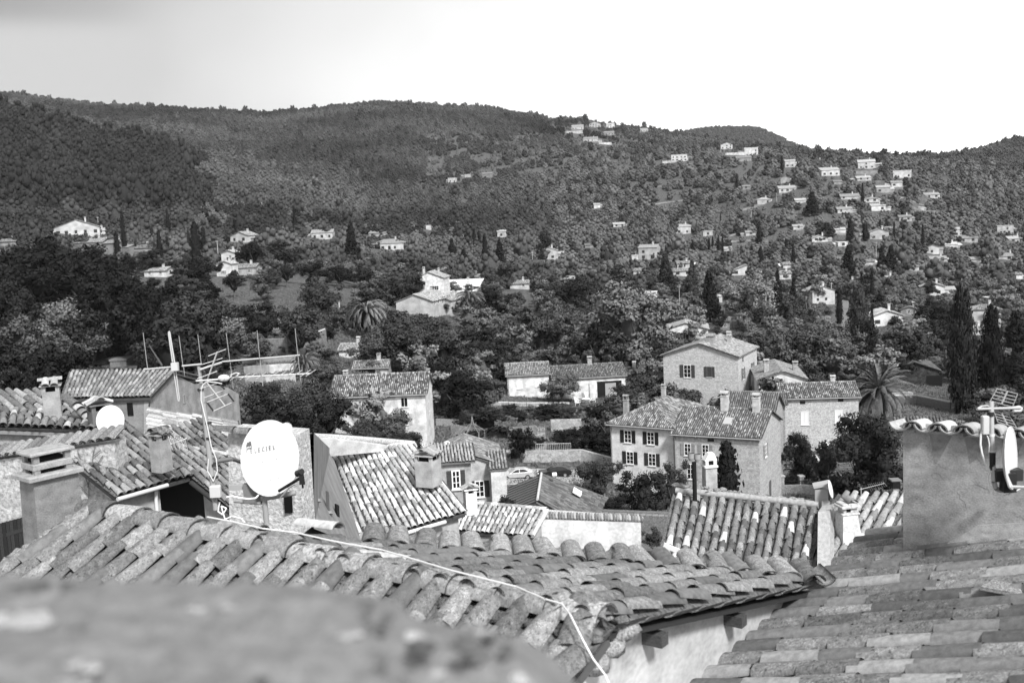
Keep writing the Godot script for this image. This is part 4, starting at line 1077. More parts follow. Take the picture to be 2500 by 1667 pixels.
func hand_trees() -> void:
	var c := func(x, y0, y1, w, t, label): tree("cypress", x, y1, y1 - y0, w, t, "cypress_tree", label, "cypress", "cypresses on the slopes")
	c.call(70, 535, 592, 16, 0, "dark cypress left of the white villa under the pine spur")
	c.call(305, 512, 624, 17, 0, "tallest slim cypress right of the two storey stone house")
	c.call(287, 563, 627, 22, 0, "short broad cypress before the two storey stone house")
	c.call(373, 550, 608, 14, 1, "small cypress left of the leaning tall one")
	c.call(413, 510, 592, 18, 0, "leaning tall cypress with a thin tip above the hedges")
	c.call(393, 562, 656, 24, 0, "broad dark cypress behind the oleander house pole")
	c.call(411, 575, 640, 18, 0, "cypress against the right side of the broad dark one")
	c.call(464, 557, 640, 14, 1, "slim cypress at the left of the dense cypress clump")
	c.call(481, 541, 660, 42, 0, "largest dense cypress of the clump left of the stepped house")
	c.call(501, 553, 645, 24, 0, "cypress at the right of the dense clump")
	c.call(557, 575, 605, 8, 0, "tiny cypress before the shallow gabled white house")
	c.call(721, 503, 582, 16, 0, "lone cypress on the upper slope left of the colonnade house")
	c.call(763, 590, 642, 11, 0, "left of two small pointed cypresses above the orchard")
	c.call(783, 612, 648, 10, 0, "right of two small pointed cypresses above the orchard")
	c.call(1066, 592, 623, 11, 0, "stubby cypress right of the bungalow drive")
	c.call(1057, 690, 724, 20, 0, "clipped oval cypress before the row of windows")
	c.call(999, 672, 720, 24, 1, "square clipped column left of the white house with a row of windows")
	c.call(1160, 555, 620, 16, 0, "left cypress of the pointed row in the middle")
	c.call(1172, 562, 625, 15, 0, "second cypress of the pointed row in the middle")
	c.call(1186, 568, 645, 20, 0, "third cypress of the pointed row in the middle")
	c.call(1270, 575, 604, 10, 1, "small cypress in the trees right of the pointed row")
	c.call(1692, 585, 630, 10, 0, "cypress left of the row of four on the right slope")
	c.call(1732, 578, 614, 10, 0, "first of the row of four slim cypresses")
	c.call(1741, 576, 614, 9, 0, "second of the row of four slim cypresses")
	c.call(1755, 572, 616, 8, 0, "third of the row of four slim cypresses")
	c.call(1765, 568, 616, 8, 0, "last and tallest of the row of four slim cypresses")
	c.call(1836, 598, 640, 12, 0, "cypress below the power pole on the right slope")
	c.call(1855, 540, 612, 22, 0, "tall dark cypress right of the power pole")
	c.call(1858, 600, 650, 18, 0, "dark cypress right above the wide pale house")
	c.call(1920, 581, 614, 14, 0, "oval stubby cypress on the bare slope")
	c.call(1938, 592, 648, 15, 0, "pointed cypress on the bare slope")
	c.call(1910, 379, 424, 12, 0, "dark cypress left of the white ridge house")
	c.call(1951, 352, 378, 5, 0, "thin cypress on the skyline")
	c.call(2107, 446, 494, 10, 0, "slender cypress between two bungalows")
	c.call(2254, 546, 600, 10, 0, "thin cypress left of the power poles")
	c.call(2184, 540, 580, 9, 0, "thin cypress above the firs")
	c.call(2150, 535, 566, 11, 0, "small cypress above the pale house")
	c.call(2113, 545, 588, 24, 0, "dark oval cypress before a pale house")
	c.call(2460, 540, 570, 8, 0, "thin cypress before the modern white house")
	c.call(2050, 708, 790, 26, 0, "dark cypress beside the road")
	c.call(2131, 735, 890, 18, 0, "black narrow cypress right of the left poplar")
	c.call(2105, 660, 760, 16, 0, "cypress right of the road top")
	c.call(2130, 655, 740, 14, 0, "second cypress right of the road top")
	c.call(2380, 860, 1010, 26, 0, "black cypress between the two right poplars")
	c.call(2340, 900, 1010, 24, 0, "black cypress at the foot of the middle poplar")
	c.call(1760, 520, 545, 6, 0, "tiny cypress under the pale slope house")
	c.call(1800, 425, 458, 10, 0, "small cypress pair on the upper right slope")
	c.call(1685, 460, 490, 6, 1, "tiny cypress on the upper middle slope")
	var f := func(k, x, y0, y1, w, t, label): tree(k, x, y1, y1 - y0, w, t, "conifer_tree", label, "conifer")
	f.call("conifer", 862, 542, 662, 66, 0, "big black pine left of the long white bungalow")
	f.call("conifer", 1105, 580, 645, 42, 0, "black fir left of the pointed row of cypresses")
	f.call("conifer", 1133, 605, 662, 40, 0, "broken black fir below the pointed row of cypresses")
	f.call("conifer", 1222, 582, 662, 44, 0, "dense black fir right of the pointed row of cypresses")
	f.call("cedar", 816, 578, 655, 48, 3, "grey layered cedar left of the big black pine")
	f.call("cedar", 1512, 640, 725, 100, 2, "spreading layered cedar behind the big dark tree")
	f.call("conifer", 1627, 615, 712, 62, 1, "dark conical pine above the modern white house")
	f.call("conifer", 1733, 655, 785, 78, 0, "black fir left of the feathery pale tree")
	f.call("conifer", 1692, 630, 715, 44, 2, "grey fir left of the black fir")
	f.call("conifer", 1984, 466, 524, 52, 0, "big black cedar in the middle of the right slope")
	f.call("cedar", 2020, 540, 580, 52, 1, "low layered cedar under the big black one")
	f.call("conifer", 2076, 530, 594, 30, 0, "dark fir right of the low layered cedar")
	f.call("conifer", 2073, 595, 680, 52, 0, "left of two tall black firs above the road")
	f.call("conifer", 2153, 598, 675, 36, 0, "slimmer half of the two tall black firs")
	f.call("conifer", 2176, 596, 682, 52, 0, "right and densest of the tall black firs above the white cottage")
	f.call("conifer", 1900, 655, 760, 40, 0, "dark fir left of the house beside the road")
	f.call("conifer", 1938, 675, 760, 30, 0, "narrow dark fir left of the house beside the road")
	f.call("pine", 1244, 640, 706, 52, 2, "umbrella pine below the black fir")
	f.call("cedar", 2480, 745, 900, 90, 0, "dark layered cedar at the right edge")
	var p := func(x, y0, y1, w, t, label): tree("poplar", x, y1, y1 - y0, w, t, "poplar_tree", label, "poplar")
	p.call(2098, 698, 895, 66, 2, "pale topped poplar behind the ivy covered house")
	p.call(2348, 700, 1010, 78, 1, "tall dark poplar left of the tall pale villa")
	p.call(2420, 745, 1010, 72, 0, "dark poplar before the tall pale villa")
	p.call(2125, 780, 900, 60, 1, "ragged poplar right of the pale topped one")
	var b := func(k, x, y0, y1, w, t, label): tree(k, x, y1, y1 - y0, w, t, "broadleaf_tree" if k != "bush" else "bush", label, "tree" if k != "bush" else "bush")
	b.call("big", 1553, 700, 900, 220, 4, "large pale chestnut tree left of the white house with black shutters")
	b.call("big", 1838, 672, 800, 125, 5, "feathery pale tree right of the black fir")
	b.call("big", 1405, 678, 770, 122, 1, "big dark round tree left of the chestnut")
	b.call("big", 75, 600, 800, 250, 0, "black leafy tree at the left edge below the stone house")
	b.call("big", 200, 615, 800, 230, 0, "black spreading tree below the two storey stone house")
	b.call("big", 285, 660, 860, 190, 0, "tall black tree above the left tiled house")
	b.call("big", 350, 700, 890, 130, 0, "black tree right of the tall black one")
	b.call("big", 40, 690, 880, 140, 1, "dark tree under the left edge")
	b.call("big", 165, 735, 890, 160, 4, "pale round tree left of the tall black tree")
	b.call("big", 155, 815, 930, 180, 3, "lower grey round tree above the left chimney")
	b.call("round", 60, 780, 900, 110, 3, "grey tree with bare twigs at the left")
	b.call("round", 30, 902, 985, 110, 4, "pale low tree at the left edge behind the tiles")
	b.call("big", 425, 735, 850, 120, 2, "grey tree in the garden left of the antenna")
	b.call("round", 500, 735, 840, 100, 2, "grey tree above the antenna")
	b.call("round", 395, 850, 930, 110, 2, "round tree right behind the left tiled house")
	b.call("round", 450, 815, 900, 90, 3, "grey tree behind the antenna rods")
	b.call("round", 560, 740, 830, 90, 2, "grey leafy tree left of the trunk tree")
	b.call("big", 652, 738, 845, 120, 1, "dark tree on a forked trunk before the rubble wall")
	b.call("big", 782, 685, 815, 110, 2, "tall grey tree left of the concrete pole")
	b.call("round", 785, 765, 830, 56, 3, "lighter round tree left of the big drooping palm")
	b.call("round", 616, 590, 668, 92, 0, "dark plane tree right of the stepped white house")
	b.call("round", 690, 590, 668, 100, 1, "dark tree right of the plane tree")
	b.call("round", 572, 660, 728, 60, 1, "dark bush tree below the stepped white house")
	b.call("olive", 638, 675, 735, 62, 3, "olive tree on the lawn")
	b.call("round", 700, 645, 700, 56, 1, "first dark tree of the orchard row")
	b.call("round", 770, 645, 700, 82, 0, "second dark tree of the orchard row")
	b.call("round", 830, 650, 702, 80, 0, "third dark tree of the orchard row")
	b.call("round", 885, 655, 705, 70, 0, "fourth dark tree of the orchard row")
	b.call("round", 988, 632, 684, 54, 0, "round dark tree on the lawn left of the white gable")
	b.call("round", 935, 675, 735, 70, 2, "grey tree below the orchard row")
	b.call("round", 975, 690, 750, 70, 1, "dark tree left of the long stone house")
	b.call("big", 985, 770, 910, 170, 2, "large grey tree below the long stone house")
	b.call("big", 1075, 800, 930, 150, 2, "large grey tree right behind the white farmhouse")
	b.call("big", 925, 800, 905, 110, 3, "lighter tree above the white farmhouse roof")
	b.call("big", 1192, 705, 768, 90, 0, "dark glossy tree right of the second palm")
	b.call("big", 1120, 900, 1030, 150, 0, "dark round tree right of the white farmhouse")
	b.call("big", 1190, 800, 900, 130, 1, "dark tree above the long low house")
	b.call("round", 1290, 770, 870, 110, 2, "grey thin orchard tree above the long low house")
	b.call("round", 1240, 780, 870, 90, 2, "grey orchard tree left of the thin one")
	b.call("big", 1370, 750, 880, 120, 3, "lighter feathery tree above the open porch")
	b.call("round", 1450, 800, 905, 110, 0, "black tree under the chestnut")
	b.call("round", 1600, 790, 860, 120, 2, "tree between the chestnut and the stone gable")
	b.call("big", 1372, 908, 985, 84, 4, "flowering bush tree before the porch house")
	b.call("big", 1560, 915, 1010, 130, 2, "grey spreading tree above the plastered house")
	b.call("big", 1650, 952, 1015, 100, 2, "grey tree left of the dark maple")
	b.call("big", 1755, 888, 985, 130, 0, "dark maple before the tall stone gable house")
	b.call("big", 1960, 790, 925, 150, 3, "large grey tree behind the pale gabled house")
	b.call("big", 2030, 800, 930, 140, 3, "large grey tree left of the left poplar")
	b.call("round", 1890, 770, 850, 90, 4, "pale tree above the pale gabled house")
	b.call("round", 2215, 785, 860, 110, 4, "pale leafy tree above the ivy covered house")
	b.call("big", 2290, 730, 830, 110, 1, "dark tree left of the middle poplar")
	b.call("big", 2460, 860, 1000, 140, 0, "black tree at the right edge")
	b.call("shrub", 2125, 1000, 1215, 190, 1, "dense dark bush tree left of the stucco wall")
	b.call("shrub", 1955, 1050, 1180, 90, 1, "dark tree below the closed shutters")
	b.call("olive", 2010, 1080, 1200, 90, 2, "thin young tree beside the garden shelter")
	b.call("bush", 1920, 1130, 1180, 80, 5, "pale flowering bush above the gate pillars")
	b.call("bush", 1935, 1155, 1195, 60, 0, "dark round bush between two gate pillars")
	b.call("near", 1462, 1116, 1235, 108, 2, "round leafy tree right of the parked cars")
	b.call("near", 1575, 1135, 1270, 130, 1, "leafy tree before the plastered house")
	b.call("near", 1640, 1120, 1270, 90, 2, "thin leafy tree before the house corner")
	b.call("near", 1480, 1215, 1290, 120, 0, "black shrub under the two leafy trees")
	tree("cypress", 1778, 1232, 166, 92, 0, "cypress_tree", "black conical tree before the stone house", "cypress", "", 116.0)
	b.call("bush", 1185, 990, 1068, 130, 1, "mound shaped dark hedge below the lawn")
	b.call("bush", 1275, 1040, 1130, 66, 0, "black ivy column left of the garden steps")
	b.call("bush", 1465, 985, 1070, 100, 0, "dark feathery hedge right of the lawn")
	b.call("bush", 1392, 1045, 1100, 90, 0, "ivy hanging on the terrace wall right of the steps")
	b.call("bush", 1455, 1050, 1108, 90, 0, "dark ivy mass beside the plastered house")
	b.call("bush", 1500, 1075, 1118, 60, 0, "low ivy left of the plastered house corner")
	b.call("bush", 1350, 985, 1018, 110, 2, "low hedge on the lawn under the plastic chairs")
	b.call("bush", 1250, 985, 1012, 50, 1, "small bush on the lawn")
	b.call("bush", 1330, 565, 634, 30, 1, "ivy covered tree before the field house")
	for t in [[640, 940, 1080, 150, 1, "leftmost leafy tree behind the big dish"], [735, 945, 1090, 150, 2, "second leafy tree behind the big dish"], [806, 966, 1095, 120, 1, "third leafy tree left of the white farmhouse"], [898, 1024, 1125, 100, 2, "leafy tree before the white farmhouse"], [985, 1058, 1130, 100, 1, "lowest leafy tree before the white farmhouse"], [700, 985, 1120, 160, 1, "low leafy tree behind the dish rim"], [590, 960, 1090, 110, 1, "leafy tree beside the left tiled house"]]:
		b.call("near", t[0], t[1] - 8, t[2], t[3], t[4], t[5])
	palm(900, 832, 893, 768, 66, 1.3, 90, "big palm with a full crown of drooping fronds beside the concrete pole")
	palm(1147, 785, 1147, 735, 48, 1.3, 80, "palm with hanging fronds right of the long stone house")
	palm(2163, 1040, 2160, 958, 92, 0.75, 56, "large palm with wide arching fronds above the stucco wall")
	palm(1972, 780, 1972, 740, 25, 1.0, 40, "small palm before the house beside the road")
	palm(2355, 712, 2353, 692, 24, 1.2, 40, "small palm before the grey tiled house")
	palm(740, 925, 738, 890, 48, 1.2, 55, "bushy palm on the pool terrace")
	palm(1075, 705, 1075, 690, 26, 1.3, 45, "small palm right of the white house with a row of windows")

func scatter() -> void:
	rng.seed = 99
	guard.append_array([[560, 735, 620, 760, 400], [700, 700, 850, 740, 400], [1300, 640, 1520, 662, 700], [1090, 985, 1420, 1045, 170], [2040, 690, 2090, 800, 400], [590, 870, 730, 935, 190], [1230, 1120, 1410, 1170, 134], [820, 720, 842, 800, 230], [828, 700, 960, 838, 245], [1100, 700, 1190, 800, 270], [1060, 1020, 1240, 1130, 200], [1310, 1030, 1345, 1120, 150], [1850, 1130, 2070, 1200, 130], [2060, 940, 2330, 1010, 240], [560, 690, 850, 715, 330]])
	var all := []
	for n in 5200:
		var u := rng.randf_range(-150.0, 2650.0)
		var d := sqrt(rng.randf_range(112.0 * 112.0, 450.0 * 450.0))
		if n % 3 == 0: d = rng.randf_range(112.0, 260.0)
		var p := Vector3((u - 1250.0) / F * d, 0, -d)
		p.y = ground(p.x, p.z)
		var s := proj(p)
		if s.y < 560.0 or s.y > 1110.0: continue
		var left := s.x < 560.0 and s.y > 660.0
		var kind: String = ["round", "round", "round", "olive", "bush", "bush"][rng.randi() % 6]
		var w := rng.randf_range(4.5, 8.0) * (1.25 if rng.randf() < 0.3 else 1.0)
		if kind == "bush": w = rng.randf_range(2.0, 4.5)
		var h := w * rng.randf_range(0.75, 1.1)
		if left: w *= 1.25; h *= 1.3
		if not free_at(p, h, w): continue
		var ok := true
		for q in all:
			if q[0].distance_squared_to(p) < pow((q[2] + w) * 0.32, 2.0): ok = false; break
		if not ok: continue
		var t: int = [1, 2, 2, 3, 3, 4, 4][rng.randi() % 7]
		if kind == "olive": t = [3, 4, 5][rng.randi() % 3]
		if left: t = [0, 0, 1, 1, 2][rng.randi() % 5]
		all.append([p, h, w, kind, t])
	all.sort_custom(func(a, b): return a[0].z > b[0].z)
	var rest := {}
	var made := 0
	for q in all:
		if made < 210:
			made += 1
			var big: String = "small " if q[2] < 3.5 else ("" if q[2] < 6.0 else "broad ")
			var noun: String = {"round": "round leafy tree", "olive": "olive tree", "bush": "bush"}[q[3]]
			var lab: String = big + TONE[q[4]] + " " + noun + " " + where(q[0])
			var o := tree_at(q[3], q[0] - Vector3(0, 0.15, 0), q[1], q[2], q[4], {"round": "broadleaf_tree", "olive": "olive_tree", "bush": "bush"}[q[3]], lab, "bush" if q[3] == "bush" else "tree", "trees and bushes of the valley")
			waiting.append([o, lab])
		else:
			var key := "%s|%d|%d" % [q[3], rng.randi() % 2, q[4]]
			if not rest.has(key): rest[key] = []
			rest[key].append(Transform3D(Basis(Vector3.UP, rng.randf() * TAU).scaled_local(Vector3(q[2], q[1], q[2])), q[0] - Vector3(0, 0.15, 0)))
	var root := thing("valley_trees", "mixed trees and bushes filling the valley floor between the houses", "trees")
	mark(root)
	for key in rest:
		var mm := MultiMesh.new()
		mm.transform_format = MultiMesh.TRANSFORM_3D
		mm.mesh = KIND[key.get_slice("|", 0)][1][int(key.get_slice("|", 1))]
		mm.instance_count = rest[key].size()
		for k in rest[key].size(): mm.set_instance_transform(k, rest[key][k])
		var o := MultiMeshInstance3D.new()
		o.multimesh = mm; o.material_override = LEAF[int(key.get_slice("|", 2))]; o.name = "crowns"
		root.add_child(o, true)
		mark(o)
	# meadow and ground-cover: low tufts
	var tuft := MB.new()
	for k in 40:
		var o := Vector3(rng.randf_range(-0.5, 0.5), 0, rng.randf_range(-0.5, 0.5))
		var a := rng.randf() * TAU
		var e := Vector3(cos(a), 0, sin(a)) * 0.04
		tuft.tri(o - e, o + e, o + Vector3(rng.randf_range(-0.1, 0.1), rng.randf_range(0.1, 0.3), rng.randf_range(-0.1, 0.1)), rng.randf_range(0.7, 1.4))
	var tm := tuft.mesh()
	var xs := []
	for n in 16000:
		var u := rng.randf_range(500.0, 2500.0)
		var d := sqrt(rng.randf_range(112.0 * 112.0, 330.0 * 330.0))
		var p := Vector3((u - 1250.0) / F * d, 0, -d)
		p.y = ground(p.x, p.z)
		xs.append(Transform3D(Basis(Vector3.UP, rng.randf() * TAU).scaled_local(Vector3(2.2, 1.3, 2.2)), p))
	var mg := MultiMesh.new()
	mg.transform_format = MultiMesh.TRANSFORM_3D
	mg.mesh = tm; mg.instance_count = xs.size()
	for k in xs.size(): mg.set_instance_transform(k, xs[k])
	var g := MultiMeshInstance3D.new()
	g.multimesh = mg; g.material_override = mat(0.13, 0.9); g.name = "grass"
	add_child(g)
	mark(tag(g, "rough grass of the lawns and terraces in the valley", "grass"))

func ground_wall(pts: Array, h: float, th: float, called: String, label: String, category: String, m: Material, cap := 0.0) -> Node3D:
	var b := MB.new()
	var P := []
	for p in pts: P.append(hit(p[0], p[1], 30.0))
	for k in P.size() - 1:
		var a: Vector3 = P[k]
		var e: Vector3 = P[k + 1]
		var s := (e - a).cross(Vector3.UP).normalized() * th * 0.5
		var dn := Vector3(0, -0.8, 0)
		var up := Vector3(0, h, 0)
		b.hexa([a - s + dn, e - s + dn, e + s + dn, a + s + dn, a - s + up, e - s + up, e + s + up, a + s + up])
	var o := put(called, b, m)
	tag(o, label, category)
	if cap > 0.0:
		var c := MB.new()
		for k in P.size() - 1: c.tube(P[k] + Vector3(0, h + cap * 0.3, 0), P[k + 1] + Vector3(0, h + cap * 0.3, 0), cap, cap, 6)
		put("coping", c, mat(0.6, 0.9, "mottle", 1.0), o)
	return o
func pole(px: float, y0: float, y1: float, r: float, label: String) -> void:
	var b := hit(px, y1)
	var h := (y1 - y0) * -b.z / F * 1.02
	var o := thing("utility_pole", label, "pole", b, 0.0, "power and telephone poles")
	var m := MB.new()
	m.tube(Vector3(0, -0.5, 0), Vector3(0.0, h, 0), r, r * 0.65, 8)
	put("post", m, mat(0.42, 0.9), o)
	var c := MB.new()
	c.box(Vector3(-0.6, h - 0.5, -0.06), Vector3(0.6, h - 0.38, 0.06))
	put("cross_arm", c, mat(0.3, 0.9), o)
	for x in [-0.5, 0.5]:
		var q := MB.new()
		q.tube(Vector3(x, h - 0.38, 0), Vector3(x, h - 0.2, 0), 0.05, 0.03, 6)
		put("insulator", q, mat(0.6, 0.4), o)

func car(px: float, py: float, yaw: float, tone: float, metal: float, label: String) -> void:
	var o := thing("parked_car", label, "car", hit(px, py), yaw)
	# side profile, nose at -x; half width by height
	var low := [Vector2(-2.15, 0.35), Vector2(-2.12, 0.6), Vector2(-1.9, 0.72), Vector2(-0.95, 0.84), Vector2(1.55, 0.9), Vector2(2.08, 0.86), Vector2(2.15, 0.6), Vector2(2.08, 0.32)]
	var top := [Vector2(-0.95, 0.84), Vector2(-0.2, 1.28), Vector2(0.3, 1.36), Vector2(1.0, 1.33), Vector2(1.95, 0.9)]
	var b := MB.new()
	var sect := func(m: MB, poly: Array, w0: float, w1: float):
		var n := poly.size()
		for k in n:
			var p: Vector2 = poly[k]
			var q: Vector2 = poly[(k + 1) % n]
			var wp := lerpf(w0, w1, clampf((p.y - 0.35) / 1.0, 0, 1))
			var wq := lerpf(w0, w1, clampf((q.y - 0.35) / 1.0, 0, 1))
			m.quad(Vector3(p.x, p.y, -wp), Vector3(p.x, p.y, wp), Vector3(q.x, q.y, wq), Vector3(q.x, q.y, -wq))
		for k in range(1, n - 1):
			for s in [1.0, -1.0]:
				var T := []
				for e in [poly[0], poly[k], poly[k + 1]]: T.append(Vector3(e.x, e.y, s * lerpf(w0, w1, clampf((e.y - 0.35) / 1.0, 0, 1))))
				if s > 0: m.tri(T[0], T[2], T[1])
				else: m.tri(T[0], T[1], T[2])
	sect.call(b, low, 0.86, 0.8)
	sect.call(b, top, 0.9, 0.55)
	put("body", b, mat(tone, 0.25, "", 1.0, 0.0, metal), o)
	for s in [1.0, -1.0]:
		for g in [[Vector2(-0.72, 0.9), Vector2(-0.15, 1.22), Vector2(0.28, 1.28), Vector2(0.28, 0.93)], [Vector2(0.36, 0.93), Vector2(0.36, 1.28), Vector2(0.95, 1.26), Vector2(1.5, 0.96)]]:
			var m := MB.new()
			var T := []
			for e in g: T.append(Vector3(e.x, e.y, s * (lerpf(0.9, 0.55, (e.y - 0.35)) + 0.012)))
			if s > 0: m.quad(T[3], T[2], T[1], T[0])
			else: m.quad(T[0], T[1], T[2], T[3])
			put("side_window", m, mat(0.03, 0.08), o)
	for x in [-1.35, 1.3]:
		for s in [1.0, -1.0]:
			var m := MB.new()
			m.tube(Vector3(x, 0.31, s * 0.66), Vector3(x, 0.31, s * 0.87), 0.31, 0.31, 18)
			var w := put("wheel", m, mat(0.02, 0.8), o)
			var r := MB.new()
			r.tube(Vector3(x, 0.31, s * 0.8), Vector3(x, 0.31, s * 0.885), 0.2, 0.18, 14)
			put("rim", r, mat(0.5, 0.3, "", 1.0, 0.0, 0.8), w)
	for s in [1.0, -1.0]:
		var m := MB.new()
		m.box(Vector3(-2.16, 0.55, s * 0.62 - 0.16), Vector3(-2.0, 0.68, s * 0.62 + 0.16))
		put("headlight", m, mat(0.7, 0.1), o)
		var t := MB.new()
		t.box(Vector3(2.0, 0.62, s * 0.62 - 0.18), Vector3(2.15, 0.8, s * 0.62 + 0.18))
		put("tail_light", t, mat(0.06, 0.2), o)

func valley_details() -> void:
	rng.seed = 123
	car(1262, 1168, 0.06, 0.6, 0.5, "silver hatchback car half hidden behind the plastered house corner")
	car(1354, 1163, 0.02, 0.016, 0.0, "black hatchback car parked beside the silver one")
	var stone := mat(0.52, 0.95, "stone", 7.0, 5.0)
	ground_wall([[1215, 1128], [1320, 1128], [1420, 1125], [1510, 1150]], 1.6, 0.5, "retaining_wall", "rubble retaining wall behind the parked cars", "wall", stone)
	ground_wall([[1150, 988], [1270, 992], [1390, 992]], 0.6, 0.4, "garden_wall", "low stone garden wall before the long low house", "wall", stone, 0.12)
	ground_wall([[1100, 1062], [1200, 1070], [1310, 1062]], 1.5, 0.5, "terrace_wall", "mossy terrace wall under the lawn", "wall", mat(0.28, 0.95, "stone", 7.0, 5.0))
	ground_wall([[1345, 1052], [1420, 1050]], 1.8, 0.5, "terrace_wall", "rubble terrace wall right of the garden steps", "wall", stone)
	ground_wall([[565, 868], [640, 868], [700, 868]], 3.2, 0.6, "terrace_wall", "old rubble terrace wall behind the forked tree", "wall", stone)
	ground_wall([[700, 872], [760, 868], [795, 850]], 3.8, 0.6, "terrace_wall", "high curved rubble wall with a pale coping left of the palm", "wall", mat(0.34, 0.95, "stone", 7.0, 5.0), 0.2)
	ground_wall([[560, 888], [640, 886], [720, 884]], 1.0, 0.4, "garden_wall", "pale plastered wall with shrubs along the pool terrace", "wall", mat(0.5, 0.9, "plaster", 4.0))
	ground_wall([[598, 915], [660, 911], [730, 907]], 1.4, 0.4, "garden_wall", "white terrace wall of the pool garden", "wall", mat(0.7, 0.9, "plaster", 4.0))
	ground_wall([[600, 935], [650, 932], [720, 928]], 0.9, 0.4, "garden_wall", "lower white terrace wall of the pool garden", "wall", mat(0.7, 0.9, "plaster", 4.0))
	ground_wall([[2180, 985], [2240, 985], [2322, 1002]], 1.4, 0.4, "garden_wall", "garden wall with a bright white coping right of the large palm", "wall", mat(0.25, 0.9, "rough", 3.0), 0.22)
	ground_wall([[2165, 978], [2225, 972]], 1.2, 1.2, "pool_terrace", "white pool terrace behind the palm fronds", "terrace", mat(0.7, 0.9, "plaster", 4.0))
	ground_wall([[1840, 1210], [1960, 1205], [2070, 1212]], 1.2, 0.4, "garden_wall", "low wall under the gate pillars", "wall", mat(0.35, 0.95, "stone", 3.0, 4.0))
	ground_wall([[1600, 1290], [1500, 1292], [1400, 1296]], 1.0, 0.4, "street_wall", "dark wall at the foot of the leafy trees", "wall", mat(0.2, 0.95, "stone", 3.0, 4.0))
	for q in [[1863, "leftmost plastered gate pillar with a flower pot"], [1909, "second plastered gate pillar from the left"], [1957, "third plastered gate pillar beside the fence"], [2056, "rightmost plastered gate pillar near the small dish"]]:
		var o := thing("gate_pillar", q[1], "pillar", hit(q[0], 1200), 0.15)
		var m := MB.new()
		m.bev(Vector3(-0.3, -0.5, -0.3), Vector3(0.3, 2.0, 0.3), 0.02)
		put("shaft", m, mat(0.42, 0.95, "plaster", 2.0), o)
		var c := MB.new()
		c.bev(Vector3(-0.4, 2.0, -0.4), Vector3(0.4, 2.18, 0.4), 0.03)
		put("cap", c, mat(0.5, 0.95, "plaster", 2.0), o)
	var fence := thing("garden_fence", "dark metal fence between the gate pillars", "fence", Vector3.ZERO)
	var f0 := hit(1866, 1200) + Vector3(0, 0.2, 0)
	var f1 := hit(2054, 1200) + Vector3(0, 0.2, 0)
	for k in 60:
		var p := f0.lerp(f1, k / 59.0)
		var m := MB.new()
		m.tube(p, p + Vector3(0, 1.3, 0), 0.02, -1.0, 4)
		put("bar", m, mat(0.02, 0.6), fence)
	var rl := MB.new()
	rl.tube(f0 + Vector3(0, 1.2, 0), f1 + Vector3(0, 1.2, 0), 0.03, -1.0, 5); rl.tube(f0 + Vector3(0, 0.2, 0), f1 + Vector3(0, 0.2, 0), 0.03, -1.0, 5)
	put("rail", rl, mat(0.02, 0.6), fence)
	# garden shelter
	var sh := thing("garden_shelter", "narrow dark garden shelter with a pale corrugated roof", "shelter", hit(1984, 1172), 0.1)
	for x in [-0.8, 0.8]:
		for z in [-0.8, 0.8]:
			var m := MB.new()
			m.box(Vector3(x - 0.06, -0.3, z - 0.06), Vector3(x + 0.06, 2.5, z + 0.06))
			put("post", m, mat(0.03, 0.8), sh)
	var cr := MB.new()
	for k in 8: cr.tube(Vector3(-0.9 + k * 0.26, 3.1, -1.1), Vector3(-0.9 + k * 0.26, 2.4, 1.0), 0.14, -1.0, 6)
	put("roof", cr, mat(0.45, 0.9), sh)
	var bk := MB.new()
	bk.box(Vector3(-0.7, 0, -0.75), Vector3(0.7, 2.4, -0.68))
	put("back_panel", bk, mat(0.02, 0.9), sh)
	# garden steps
	var st := thing("garden_steps", "steep stone garden steps between the ivy columns", "steps")
	var s0 := hit(1322, 1122)
	var s1 := hit(1318, 1040)
	for k in 22:
		var p := s0.lerp(s1, k / 22.0)
		var m := MB.new()
		m.box(Vector3(-0.8, -1.0, -0.3), Vector3(0.8, 0.12, 0.25), Transform3D(Basis.IDENTITY, Vector3(p.x, maxf(p.y, ground(p.x, p.z)), p.z)))
		put("step", m, mat(0.42 + 0.1 * sin(k * 1.7), 0.95, "stone", 2.0, 3.0), st)
	var ra := thing("metal_railing", "thin pale metal railing above the parked cars", "railing")
	var r0 := hit(1310, 1128) + Vector3(0, 1.5, 0)
	var r1 := hit(1395, 1126) + Vector3(0, 1.5, 0)
	for k in 20:
		var p := r0.lerp(r1, k / 19.0)
		var m := MB.new()
		m.tube(p, p + Vector3(0, 1.0, 0), 0.025, -1.0, 4)
		put("bar", m, mat(0.5, 0.6), ra)
	var rr := MB.new()
	rr.tube(r0 + Vector3(0, 1.0, 0), r1 + Vector3(0, 1.0, 0), 0.035, -1.0, 5)
	put("handrail", rr, mat(0.5, 0.6), ra)
	var wf := thing("wooden_fence", "pale slatted fence right of the white farmhouse", "fence")
	var w0 := hit(1066, 1040)
	var w1 := hit(1120, 1042)
	for k in 26:
		var p := w0.lerp(w1, k / 25.0)
		var m := MB.new()
		m.box(p + Vector3(-0.04, -0.2, -0.02), p + Vector3(0.04, 1.2, 0.02))
		put("slat", m, mat(0.35, 0.9), wf)
	# wire fence posts on the lawn
	for k in 6:
		var b := hit(1198 + 44 * k, 1004 + 1.2 * k)
		var m := MB.new()
		m.tube(Vector3(0, -0.3, 0), Vector3(0, 1.7, 0), 0.05, -1.0, 6)
		var o := put("fence_post", m, mat(0.05, 0.9))
		o.position = b
		tag(o, ["leftmost dark post of the lawn fence", "second dark post of the lawn fence", "third dark post of the lawn fence", "fourth dark post of the lawn fence", "fifth dark post of the lawn fence", "rightmost dark post of the lawn fence"][k], "post", "posts of the lawn fence")
	# white plastic chairs and table
	var chair0: Node3D = null
